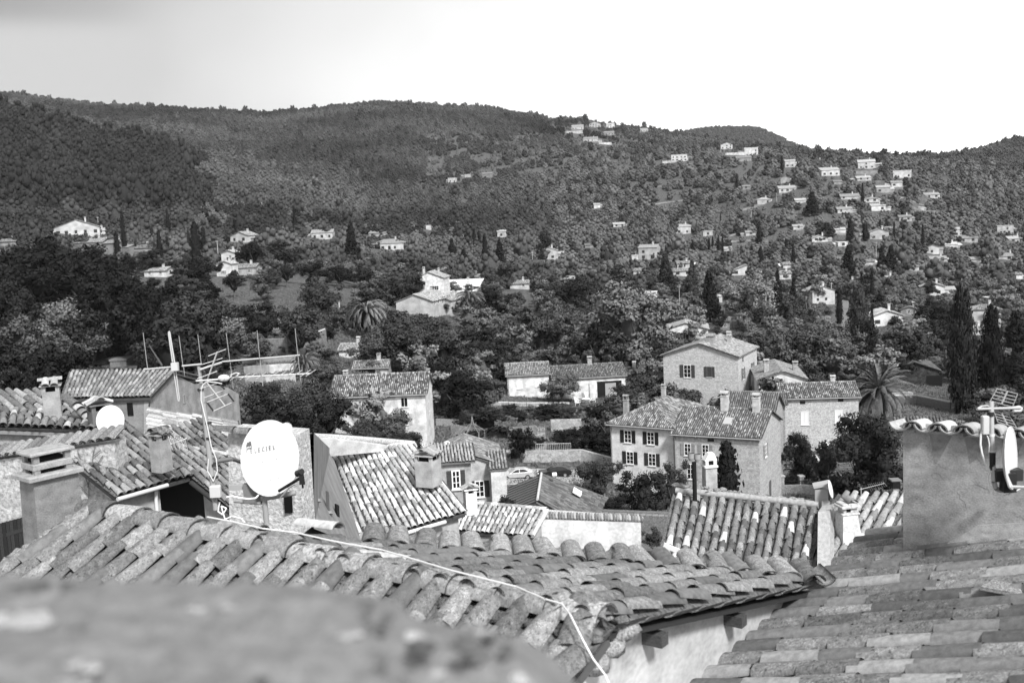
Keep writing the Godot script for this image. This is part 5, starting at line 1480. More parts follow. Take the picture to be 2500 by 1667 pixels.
	var cl := ["leftmost white plastic garden chair", "second white plastic chair behind the table", "white plastic chair right of the table", "white plastic chair facing the lawn", "low white plastic lounger alone on the terrace"]
	var cp := [[1405, 982, 0.5], [1428, 976, 2.5], [1447, 984, 4.2], [1412, 990, 1.2], [1501, 976, 3.4]]
	for k in 5:
		var o: Node3D
		if chair0 == null:
			o = thing("garden_chair", cl[k], "chair", Vector3.ZERO, 0.0, "white plastic garden chairs")
			var s := MB.new()
			s.bev(Vector3(-0.3, 0.4, -0.3), Vector3(0.3, 0.48, 0.3), 0.03)
			put("seat", s, mat(0.85, 0.5), o)
			var bb := MB.new()
			bb.hexa([Vector3(-0.3, 0.48, -0.26), Vector3(0.3, 0.48, -0.26), Vector3(0.3, 0.48, -0.32), Vector3(-0.3, 0.48, -0.32), Vector3(-0.22, 1.05, -0.42), Vector3(0.22, 1.05, -0.42), Vector3(0.22, 1.05, -0.47), Vector3(-0.22, 1.05, -0.47)])
			put("backrest", bb, mat(0.85, 0.5), o)
			for x in [-0.27, 0.27]:
				for z in [-0.27, 0.27]:
					var l := MB.new()
					l.tube(Vector3(x * 1.1, 0, z * 1.1), Vector3(x, 0.42, z), 0.03, -1.0, 6)
					put("leg", l, mat(0.85, 0.5), o)
				var am := MB.new()
				am.path([Vector3(x * 1.1, 0.42, 0.28), Vector3(x * 1.12, 0.68, 0.24), Vector3(x * 1.1, 0.7, -0.34)], 0.03)
				put("armrest", am, mat(0.85, 0.5), o)
			chair0 = o
		else:
			o = chair0.duplicate()
			o.name = numbered("garden_chair"); add_child(o)
			tag(o, cl[k], "chair", "white plastic garden chairs")
		o.transform = Transform3D(Basis(Vector3.UP, cp[k][2]).scaled(Vector3.ONE * 1.35), hit(cp[k][0], cp[k][1]))
	var tb := thing("garden_table", "white plastic garden table between the chairs", "table", hit(1432, 986))
	var tt := MB.new()
	tt.tube(Vector3(0, 0.9, 0), Vector3(0, 0.96, 0), 0.75, 0.75, 16)
	put("tabletop", tt, mat(0.85, 0.5), tb)
	for k in 4:
		var l := MB.new()
		var a := k * PI / 2 + 0.4
		l.tube(Vector3(cos(a) * 0.5, 0, sin(a) * 0.5), Vector3(cos(a) * 0.4, 0.9, sin(a) * 0.4), 0.04, -1.0, 6)
		put("leg", l, mat(0.85, 0.5), tb)
	# dry stone terraces of the right slope
	for k in 26:
		var u := rng.randf_range(1560.0, 2330.0)
		var y := rng.randf_range(430.0, 650.0)
		var a := hit(u, y)
		var tw := MB.new()
		var l := rng.randf_range(7.0, 15.0)
		var prev := Vector3.ZERO
		for j in 7:
			var x := a.x - l + 2.0 * l * j / 6.0
			var q := Vector3(x, ground(x, a.z + 2.0 * sin(j + k)), a.z + 2.0 * sin(j * 0.7 + k))
			if j:
				tw.hexa([prev + Vector3(0, -1, 0.3), q + Vector3(0, -1, 0.3), q + Vector3(0, -1, -0.3), prev + Vector3(0, -1, -0.3), prev + Vector3(0, 1.1, 0.3), q + Vector3(0, 1.1, 0.3), q + Vector3(0, 1.1, -0.3), prev + Vector3(0, 1.1, -0.3)])
			prev = q
		tag(put("terrace_wall", tw, mat(rng.randf_range(0.25, 0.45), 0.95, "stone", 3.0)), "low dry stone terrace wall among the gardens of the right slope", "wall", "dry stone terraces of the right slope")
	# the road
	var rd := MB.new()
	var pts := [[2057, 690, 10], [2063, 704, 16], [2066, 720, 20], [2064, 738, 22], [2064, 758, 22], [2068, 776, 26], [2070, 798, 34]]
	var prev := []
	for p in pts:
		var b := hit(p[0], p[1])
		var hw: float = p[2] * -b.z / F * 0.5
		var l := Vector3(b.x - hw, ground(b.x - hw, b.z) + 0.15, b.z)
		var r := Vector3(b.x + hw, ground(b.x + hw, b.z) + 0.15, b.z)
		if prev.size(): rd.quad(l, r, prev[1], prev[0]); rd.quad(l, prev[0], prev[0] - Vector3(0, 2, 0), l - Vector3(0, 2, 0)); rd.quad(prev[1], r, r - Vector3(0, 2, 0), prev[1] - Vector3(0, 2, 0))
		prev = [l, r]
	struct_("road", rd, mat(0.2, 0.95, "mottle", 3.0))
	# street in front of the parked cars
	var yd := MB.new()
	var q4 := [hit(1225, 1185), hit(1425, 1180), hit(1425, 1148), hit(1225, 1142)]
	for k in 4: q4[k].y += 0.05
	yd.quad(q4[0], q4[1], q4[2], q4[3])
	struct_("parking_yard", yd, mat(0.42, 0.95, "mottle", 3.0))
	for p in [[240, 530, 562, 0.14, "pale pole right of the villa under the pine spur"], [386, 547, 568, 0.14, "pale pole between the cypresses"], [533, 588, 640, 0.16, "thick leaning pole left of the stepped house"], [392, 610, 656, 0.14, "pole behind the oleander house"], [640, 494, 516, 0.14, "pole on the upper olive terrace"], [34, 523, 545, 0.14, "pole near the left edge"], [831, 722, 797, 0.2, "stout concrete pole left of the big palm"], [1301, 615, 656, 0.14, "tall pole left of the field house"], [1132, 572, 592, 0.12, "pole left of the pointed cypress row"], [1577, 396, 414, 0.14, "pole on the high middle slope"], [1835, 511, 535, 0.16, "pole in the woods of the right slope"], [2140, 592, 628, 0.16, "white pole between the black firs"], [1897, 471, 492, 0.14, "pole left of the big black cedar"], [2195, 583, 611, 0.14, "pole above the white cottage"], [1997, 395, 413, 0.14, "pole under the dark barn"], [2038, 661, 680, 0.12, "pole above the house beside the road"], [2031, 690, 738, 0.16, "pole at the corner of the house beside the road"], [2430, 582, 603, 0.12, "pole near the right edge"], [1661, 697, 792, 0.1, "thin aerial mast above the white house with black shutters"], [2255, 769, 800, 0.14, "pole right of the grey roofed house"], [1760, 352, 372, 0.14, "pole on the skyline slope"], [1225, 600, 620, 0.12, "pole behind the dense black fir"]]:
		pole(p[0], p[1], p[2], p[3], p[4])
	# stone benches and field table
	var bt := thing("garden_bench", "white low table on the terrace before the rubble wall", "table", hit(570, 868))
	var b1 := MB.new()
	b1.box(Vector3(-1.1, 0.7, -0.4), Vector3(1.1, 0.8, 0.4))
	put("top", b1, mat(0.75, 0.8), bt)
	for x in [-0.9, 0.9]:
		var l := MB.new()
		l.box(Vector3(x - 0.06, 0, -0.3), Vector3(x + 0.06, 0.7, 0.3))
		put("leg", l, mat(0.2, 0.8), bt)

# ---------------------------------------------------------------- the near roofs
func onp(px: float, py: float, p: Vector3, n: Vector3) -> Vector3:
	var r := ray(px, py)
	return EYE + r * ((p - EYE).dot(n) / r.dot(n))
func palette(t: Array, tx: String, size: float) -> Array:
	var out := []
	for g in t: out.append(mat(g, 0.92, tx, size))
	return out
func roof_part(t: Node3D, el: Vector3, er: Vector3, tr: Vector3, tl: Vector3, thick := 0.12, tone := 0.08) -> MeshInstance3D:
	var m := MB.new()
	var n := (er - el).cross(tl - el).normalized() * 0.05
	slab(m, el - n, er - n, tr - n, tl - n, thick)
	return put("roof", m, mat(tone, 0.95), t)
func wall_poly(pts: Array, back: Vector3) -> MB:
	# a wall: the outline pts (counter-clockwise seen from the front) pushed back by the vector back
	var m := MB.new()
	var flat := PackedVector2Array()
	var u: Vector3 = (pts[1] - pts[0]).normalized()
	var w := -back.normalized().cross(u).normalized()
	for p in pts: flat.append(Vector2((p - pts[0]).dot(u), (p - pts[0]).dot(w)))
	var idx := Geometry2D.triangulate_polygon(flat)
	for k in range(0, idx.size(), 3):
		var a: Vector3 = pts[idx[k]]
		var b: Vector3 = pts[idx[k + 1]]
		var c: Vector3 = pts[idx[k + 2]]
		if (b - a).cross(c - a).dot(back) > 0.0:
			var s := b
			b = c; c = s
		m.tri(a, b, c)
		m.tri(a + back, c + back, b + back)
	for k in pts.size():
		var a: Vector3 = pts[k]
		var b: Vector3 = pts[(k + 1) % pts.size()]
		m.quad(a, a + back, b + back, b)
	return m
func one_tile(parent: Node, p: Vector3, down: Vector3, up: Vector3, w: float, l: float, m: Material, called := "tile") -> MeshInstance3D:
	var o := MeshInstance3D.new()
	var az := down.normalized()
	var ax := up.cross(az).normalized()
	var ay := az.cross(ax)
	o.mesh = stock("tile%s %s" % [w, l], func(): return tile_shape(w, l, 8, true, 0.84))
	o.material_override = m
	o.transform = Transform3D(Basis(ax, ay, az), p)
	o.name = called
	parent.add_child(o, true)
	return o
func lumps(a: Vector3, b: Vector3, n: int, r: float, spread: float) -> MB:
	var m := MB.new()
	for k in n:
		var p := a.lerp(b, (k + rng.randf()) / n) + Vector3(rng.randfn(), rng.randfn() * 0.3, rng.randfn()) * spread
		var s := r * rng.randf_range(0.5, 1.3)
		m.blob(p, Vector3(s * 1.4, s * 0.6, s * 1.2), 4, 7, rng.randf_range(0.6, 1.3), 0.25, k)
	return m

var RD: Vector3
var PA: Vector3
var RL: Vector3
var RR: Vector3
var TA := []
func near_house() -> void:
	rng.seed = 501
	RR = PH(1480, 1530, 2.7)
	RL = PH(220, 1250, 2.7)
	RD = (RR - RL).normalized()
	PA = Vector3(-RD.z, 0, RD.x) * -1.0
	if PA.z > 0.0: PA = -PA
	TA = palette([0.22, 0.28, 0.34, 0.4, 0.46], "lichen", 0.5) + palette([0.15, 0.2], "mottle", 0.4)
	var t := thing("foreground_house", "nearest house with lichen covered canal tiles, pale ridge and bare gable wall", "house")
	var dn := Vector3(0, -0.25, 0)
	var R2 := RR + PA * 4.4 + dn * 4.4
	var L2 := RL + PA * 4.4 + dn * 4.4
	var R3 := RR - PA * 3.2 + Vector3(0, -1.1, 0)
	var L3 := RL - PA * 3.2 + Vector3(0, -1.1, 0)
	var fn := (L2 - R2).cross(RR - R2).normalized()
	# the far slope ends at the party wall, which crosses it slantwise
	var wa := onp(878, 1343, RR, fn)
	var wb := onp(2006, 1432, RR, fn)
	var wd := (wb - wa).normalized()
	var wn := Vector3(wd.z, 0, -wd.x).normalized()
	if wn.z < 0.0: wn = -wn
	var Q2 := R2
	var Q1 := L2
	L2 = onp(214, 1246, RR, fn)
	var rf := roof_part(t, R2, L2, RL, RR, 0.04, 0.03)
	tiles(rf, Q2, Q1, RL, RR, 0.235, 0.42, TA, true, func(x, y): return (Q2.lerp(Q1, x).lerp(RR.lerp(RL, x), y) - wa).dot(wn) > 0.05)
	var rn := roof_part(t, L3, R3, RR, RL, 0.1)
	tiles(rn, L3, R3, RR, RL, 0.235, 0.42, TA, true)
	# ridge tiles, their lower ends towards the gable
	var n := 14
	var up := Vector3.UP
	var pale := palette([0.4, 0.46, 0.52], "lichen", 0.4)
	var mott := palette([0.42, 0.5], "moss", 0.5)
	for k in n:
		var p := RL.lerp(RR, (k + 1.02) / n) + Vector3(0, 0.035, 0)
		var m: Material = TA[k % 4]
		if k in [4, 5, 6, 9, 10, 11, 12]: m = pale[k % 3]
		if k in [1, 7, 8, 13]: m = mott[k % 2]
		one_tile(rf, p, (RD + Vector3(0, 0.03, 0)).rotated(Vector3.UP, rng.randf_range(-0.04, 0.04)), up, 0.29, 0.5, m, "ridge_tile")
	mark(put("mortar", lumps(RL - PA * 0.14 + Vector3(0, -0.03, 0), RR - PA * 0.14 + Vector3(0, -0.03, 0), 260, 0.045, 0.02), mat(0.2, 1.0, "moss", 0.2), rn))
	mark(put("mortar", lumps(RL + PA * 0.15, RR + PA * 0.15, 160, 0.04, 0.02), mat(0.3, 1.0, "moss", 0.2), rf))
	mark(put("verge_mortar", lumps(RL + Vector3(0, 0.02, 0), L3 + Vector3(0, 0.04, 0), 160, 0.06, 0.02), mat(0.4, 1.0, "moss", 0.3), rn))
	# walls
	var g := 0.14
	var a := RR - RD * g + Vector3(0, -0.1, 0)
	var b := R2 - RD * g - PA * 0.05 + Vector3(0, -0.1, 0)
	var c := R3 - RD * g + PA * 0.25 + Vector3(0, -0.08, 0)
	var low := Vector3(0, -5, 0)
	var wl := wall_poly([Vector3(c.x, 0, c.z) + Vector3(0, RR.y - 5, 0), Vector3(b.x, RR.y - 5, b.z), b, a, c], -RD * 0.4)
	put("gable_wall", wl, mat(0.62, 0.95, "plaster", 1.6), t)
	var body := MB.new()
	var l3 := L3 + PA * 0.3 + RD * 0.2 + Vector3(0, -0.2, 0)
	var c3 := R3 + PA * 0.3 - RD * 0.6 + Vector3(0, -0.2, 0)
	var r2 := R2 - PA * 0.2 - RD * 0.6 + Vector3(0, -0.2, 0)
	var l2 := L2 - PA * 0.2 + RD * 0.2 + Vector3(0, -0.2, 0)
	body.hexa([l3 + low, c3 + low, r2 + low, l2 + low, l3, c3, r2, l2])
	put("wall", body, mat(0.4, 0.95, "plaster", 2.0), t)
	for s in [0.75, 2.1]:
		var m := MB.new()
		var q: Vector3 = RR + PA * s + dn * s
		m.box(Vector3(-0.3, -0.22, -0.05), Vector3(0.02, -0.13, 0.05), Transform3D(Basis(RD, Vector3.UP, -PA), q))
		put("purlin_end", m, mat(0.1, 0.9, "wood", 0.3), t)
	for k in 5:
		var m := MB.new()
		m.blob(Vector3.ZERO, Vector3(rng.randf_range(0.1, 0.16), rng.randf_range(0.05, 0.08), 0.1), 6, 9, 1.0, 0.18, k)
		put("stone", m, mat(0.4, 1.0, "moss", 0.3), t).position = RR + Vector3(0, -0.12 - 0.07 * (k % 3), 0) - PA * (0.12 * k - 0.22) - RD * (0.06 + 0.02 * k)
	# three slipped pieces of tile at the broken gable corner
	for q in [[-0.35, 0.02, 0.3, 0.35], [-0.62, -0.1, 0.4, -0.3], [-0.1, 0.05, 0.26, 0.9]]:
		one_tile(rn, RR + PA * q[0] + Vector3(0, q[0] * -0.34 * -1.0 + 0.05, 0) - RD * 0.05, (-PA + RD * q[3] + Vector3(0, -0.4, 0)), up, 0.24, 0.3, TA[1], "broken_tile")
	# loose pale tile pieces lying on the far slope
	for q in [[825, 1310, 0.6], [1000, 1400, 0.6], [640, 1320, 0.35]]:
		one_tile(rf, onp(q[0], q[1], RR, fn) + fn * 0.06, RD * 0.95 + PA * 0.1, fn, 0.2, 0.5, mat(q[2], 0.9, "mottle", 0.4), "loose_tile")
	# the white cable
	var cab := []
	for q in [[505, 1262], [560, 1272], [640, 1290], [720, 1300], [800, 1318], [850, 1328], [930, 1342], [1020, 1368], [1100, 1392], [1180, 1412], [1260, 1432], [1330, 1462]]: cab.append(onp(q[0], q[1], RR + Vector3(0, 0.18, 0), fn))
	for q in [[1372, 1474, 6.95], [1392, 1500, 6.7], [1420, 1556, 6.5], [1448, 1608, 6.4], [1478, 1648, 6.3], [1500, 1700, 6.2]]: cab.append(PD(q[0], q[1], q[2]))
	var cm := MB.new()
	cm.path(cab, 0.0065, 7)
	tag(put("cable", cm, mat(0.62, 0.5)), "long white cable snaking over the nearest tiled roof", "cable")
	# party wall with a coping of single tiles
	var pw := thing("party_wall", "low party wall crossing the roof with a scalloped coping of canal tiles", "wall")
	var h := Vector3(0, 0.06, 0)
	var pm := MB.new()
	var deep := Vector3(0, -1.2, 0)
	pm.hexa([wa + deep, wb + deep, wb + deep - wn * 0.35, wa + deep - wn * 0.35, wa + h, wb + h, wb + h - wn * 0.35, wa + h - wn * 0.35])
	put("wall", pm, mat(0.42, 0.95, "plaster", 1.2), pw)
	var nt := int(wa.distance_to(wb) / 0.225)
	for k in nt:
		var p := wa.lerp(wb, (k + 0.5) / nt)
		var m: Material = TA[rng.randi() % TA.size()]
		if rng.randf() < 0.15: m = pale[rng.randi() % 3]
		one_tile(pw, p + h + wn * rng.randf_range(0.1, 0.15) + Vector3(0, 0.01, 0), wn + Vector3(0, -0.1, 0) + wd * rng.randf_range(-0.12, 0.12), up, 0.22, 0.4, m, "coping_tile")
		var q := one_tile(pw, p + wd * 0.1125 + h + wn * 0.12 + Vector3(0, 0.065, 0), wn + Vector3(0, -0.1, 0), -up, 0.2, 0.34, TA[rng.randi() % 4], "pan_tile")

func right_roof() -> void:
	rng.seed = 502
	var q0 := PH(1740, 1667, 3.8) - PA * 1.2
	var tb := palette([0.22, 0.3, 0.38, 0.46], "lichen", 0.7) + palette([0.13, 0.17, 0.21, 0.26, 0.42], "mottle", 0.4)
	var t := thing("right_house", "house at the lower right with long rows of weathered canal tiles", "house")
	var el := q0 + PA * 5.4
	var rise := RD * 4.6 + Vector3(0, 1.15, 0)
	var rf := roof_part(t, el, q0, q0 + rise, el + rise, 0.1)
	tiles(rf, el, q0, q0 + rise, el + rise, 0.27, 0.4, tb, true)
	var m := MB.new()
	var lo := Vector3(0, -5, 0)
	var i := RD * 0.15 + Vector3(0, -0.22, 0)
	m.hexa([q0 + i + lo, q0 + rise + i + lo, el + rise + i + lo, el + i + lo, q0 + i, q0 + rise + i, el + rise + i, el + i])
	put("wall", m, mat(0.2, 0.95, "rough", 1.5), t)
	# dark gutter between the gable wall and the eave
	var g := MB.new()
	g.tube(q0 - RD * 0.1 + Vector3(0, -0.06, 0), el - RD * 0.1 + Vector3(0, -0.06, 0), 0.06, -1.0, 8)
	put("gutter", g, mat(0.05, 0.7), t)
	var broken := MB.new()
	broken.hexa([Vector3(-0.16, 0, 0.1), Vector3(0.14, 0, 0.12), Vector3(0.16, 0, -0.1), Vector3(-0.1, 0, -0.14), Vector3(-0.15, 0.03, 0.1), Vector3(0.1, 0.03, 0.11), Vector3(0.15, 0.03, -0.09), Vector3(-0.1, 0.03, -0.12)])
	var fn := (q0 - el).cross(rise).normalized()
	var sl := put("stone", broken, mat(0.34, 0.95, "moss", 0.3), t)
	sl.transform = Transform3D(Basis(RD, fn, RD.cross(fn)), onp(2462, 1475, q0, fn) + fn * 0.12)

func right_wall() -> void:
	rng.seed = 503
	var a := PD(2206, 1046, 10.5)
	var t := thing("stucco_wall", "weathered grey stucco house wall at the right topped with wavy tile ends", "wall")
	var b := a + RD * 4.0
	var pts := [a + Vector3(0, -4.5, 0), b + Vector3(0, -4.5, 0), b, a]
	put("wall", wall_poly(pts, PA * 0.35), mat(0.47, 0.97, "rough", 0.9, 0.8), t)
	var out := -PA
	var ms := palette([0.42, 0.5, 0.6, 0.7], "mottle", 0.4)
	for k in 17:
		var p := a + RD * (0.11 + 0.235 * k)
		one_tile(t, p + out * 0.09 + Vector3(0, 0.02, 0), out + Vector3(0, 0.1, 0), Vector3.UP, 0.2, 0.45, ms[rng.randi() % 3], "cover_tile")
		one_tile(t, p - RD * 0.1175 + out * 0.1 + Vector3(0, 0.085, 0), out + Vector3(0, 0.1, 0), -Vector3.UP, 0.22, 0.45, ms[1 + rng.randi() % 3], "pan_tile")
	for k in 8:
		# cracks and chipped places in the render
		var c := MB.new()
		var p := a + RD * rng.randf_range(0.15, 1.1) + Vector3(0, rng.randf_range(-0.9, -0.12), 0) + out * 0.001
		var pts3 := [p]
		for j in 5:
			p += RD * rng.randf_range(-0.01, 0.05) + Vector3(0, rng.randf_range(-0.035, 0.008), 0)
			pts3.append(p)
		c.path(pts3, 0.0016, 4)
		put("crack", c, mat(0.18, 1.0), t)
	for q in [[0.3, 0.16, 0.3], [0.62, 0.2, 0.26], [0.95, 0.14, 0.3], [1.35, 0.22, 0.34]]:
		# weather stains running down from the pan tiles
		var p: Vector3 = a + RD * q[0] + out * 0.002 + Vector3(0, -0.03, 0)
		var st := MB.new()
		st.quad(p + Vector3(0, -q[2], 0), p + RD * q[1] * 0.3 + Vector3(0, -q[2] * 0.8, 0), p + RD * q[1], p - RD * 0.05)
		put("stain", st, mat(0.33, 0.98, "rough", 0.5), t)
	var mo := lumps(a - out * 0.1, b - out * 0.1, 120, 0.05, 0.02)
	mark(put("mortar", mo, mat(0.3, 1.0, "rough", 0.5), t))
	var pt := MB.new()
	var n := wall_poly([a + RD * 0.35 + Vector3(0, -1.35, 0) + out * 0.02, a + RD * 2.2 + Vector3(0, -1.5, 0) + out * 0.02, a + RD * 2.2 + Vector3(0, -0.78, 0) + out * 0.02, a + RD * 1.1 + Vector3(0, -0.8, 0) + out * 0.02, a + RD * 0.7 + Vector3(0, -0.88, 0) + out * 0.02, a + RD * 0.42 + Vector3(0, -1.1, 0) + out * 0.02], PA * 0.015)
	put("render_patch", n, mat(0.58, 0.97, "rough", 0.6, 0.6), t)
	# the mast with its aerial and dish
	var D := 9.5
	var Z := func(x, y, d): return PD(2150 + x / 5.226, 940 + y / 5.226, d)
	var k := thing("aerial_mast", "blurred steel mast on the stucco wall carrying a grid aerial", "mast")
	var m := MB.new()
	m.path([Z.call(1418, 205, D), Z.call(1425, 640, D), Z.call(1440, 1000, D), Z.call(1452, 1230, D), Z.call(1475, 1310, D + 0.02), Z.call(1530, 1345, D + 0.1), Z.call(1590, 1345, D + 0.4)], 0.021, 10)
	put("pole", m, mat(0.35, 0.5), k)
	for q in [[1435, 970, 0.026, 0.08, 0.02], [1425, 640, 0.025, 0.012, 0.6], [1432, 850, 0.025, 0.01, 0.5], [1410, 370, 0.028, 0.02, 0.02]]:
		var c := MB.new()
		var p: Vector3 = Z.call(q[0], q[1], D)
		c.tube(p - Vector3(0, q[3], 0), p + Vector3(0, q[3], 0), q[2], -1.0, 10)
		put("clamp", c, mat(q[4], 0.5), k)
	var bx := MB.new()
	bx.bev(Vector3(-0.03, -0.09, -0.03), Vector3(0.03, 0.07, 0.03), 0.008)
	put("amplifier_box", bx, mat(0.45, 0.5), k).position = Z.call(1338, 490, D - 0.05)
	for pl in [[[1310, 555], [1285, 640], [1280, 760], [1300, 870], [1340, 1000], [1400, 1090], [1420, 1110]], [[1340, 590], [1380, 680], [1395, 760], [1390, 860]], [[1395, 1090], [1375, 1180], [1385, 1260], [1400, 1300]], [[1440, 1340], [1450, 1390], [1500, 1415], [1600, 1405], [1720, 1360], [1829, 1300]]]:
		var c := MB.new()
		var pts2 := []
		for e in pl: pts2.append(Z.call(e[0], e[1], D - 0.04))
		c.path(pts2, 0.006 if pl[0][0] != 1310 else 0.009, 6)
		put("cable", c, mat(0.6, 0.5), k)
	var boom := MB.new()
	boom.tube(Z.call(1240, 305, D - 0.1), Z.call(1790, 290, D + 0.2), 0.012, -1.0, 8)
	boom.path([Z.call(1240, 300, D - 0.1), Z.call(1300, 268, D - 0.05), Z.call(1370, 262, D), Z.call(1410, 280, D)], 0.008, 6)
	put("boom", boom, mat(0.36, 0.5), k)
	var loop := MB.new()
	loop.path([Z.call(1700, 330, D + 0.15), Z.call(1790, 330, D + 0.2), Z.call(1812, 300, D + 0.2), Z.call(1780, 275, D + 0.2), Z.call(1690, 290, D + 0.15)], 0.012, 6)
	put("dipole_loop", loop, mat(0.42, 0.5), k)
	for gq in [[[1492, 45], [1755, 112], [1690, 280], [1405, 205], 5], [[1450, 330], [1640, 375], [1742, 545], [1500, 470], 5]]:
		var g := MB.new()
		for e in gq[4]:
			var f: float = float(e) / (gq[4] - 1)
			var p0: Vector3 = Z.call(lerpf(gq[0][0], gq[3][0], f), lerpf(gq[0][1], gq[3][1], f), D + 0.05)
			var p1: Vector3 = Z.call(lerpf(gq[1][0], gq[2][0], f), lerpf(gq[1][1], gq[2][1], f), D + 0.25)
			g.tube(p0, p1, 0.004, -1.0, 5)
		for f in [0.0, 0.5, 1.0]: g.tube(Z.call(lerpf(gq[0][0], gq[1][0], f), lerpf(gq[0][1], gq[1][1], f), D + 0.05 + 0.2 * f), Z.call(lerpf(gq[3][0], gq[2][0], f), lerpf(gq[3][1], gq[2][1], f), D + 0.05 + 0.2 * f), 0.009 if f == 0.5 else 0.004, -1.0, 5)
		put("reflector_grid", g, mat(0.28, 0.5), k)
	dish("white satellite dish seen edge-on beside the steel mast", Z.call(1672, 930, D - 0.15), Vector3(0.82, 0.06, 0.57), Vector3(0, 1, 0), 0.26, 0.27, 0.05, true)
	var br := MB.new()
	br.box(Vector3(-0.02, -0.05, -0.05), Vector3(0.22, 0.05, 0.05))
	put("dish_bracket", br, mat(0.03, 0.5), k).position = Z.call(1480, 1150, D)
	var dm := MB.new()
	dm.box(Vector3(-0.05, -0.09, -0.05), Vector3(0.06, 0.08, 0.05))
	put("dish_mount", dm, mat(0.02, 0.5), k).position = Z.call(1625, 1230, D - 0.05)
	var arm := MB.new()
	arm.tube(Z.call(1690, 1300, D - 0.2), Z.call(1880, 1308, D - 0.35), 0.014, -1.0, 8)
	put("dish_arm", arm, mat(0.6, 0.4), k)

func dish(label: String, at: Vector3, face: Vector3, up: Vector3, rx: float, ry: float, depth: float, plain := false) -> Node3D:
	# a bowl whose open side looks along face
	var o := thing("satellite_dish", label, "satellite dish", at)
	var f := face.normalized()
	var r := up.cross(f).normalized()
	o.basis = Basis(r, f.cross(r), f)
	var m := MB.new()
	var x := Transform3D(Basis(Vector3(rx, 0, 0), Vector3(0, 0, 1), Vector3(0, -ry, 0)), Vector3.ZERO)
	var inn := []
	for k in 9:
		var s := 1.0 - k / 8.0
		inn.append(Vector2(maxf(s, 0.001), -depth * (1.0 - s * s)))
	m.lathe(inn, x, 40)
	var back := []
	for k in 9:
		var s := k / 8.0
		back.append(Vector2(maxf(s, 0.001), -depth * (1.0 - s * s) - 0.012))
	m.lathe(back, x, 40)
	m.lathe([Vector2(1.0, -0.012), Vector2(1.022, -0.004), Vector2(1.02, 0.006), Vector2(0.985, 0.0)], x, 40)
	put("reflector", m, mat(0.6, 0.45), o)
	return o

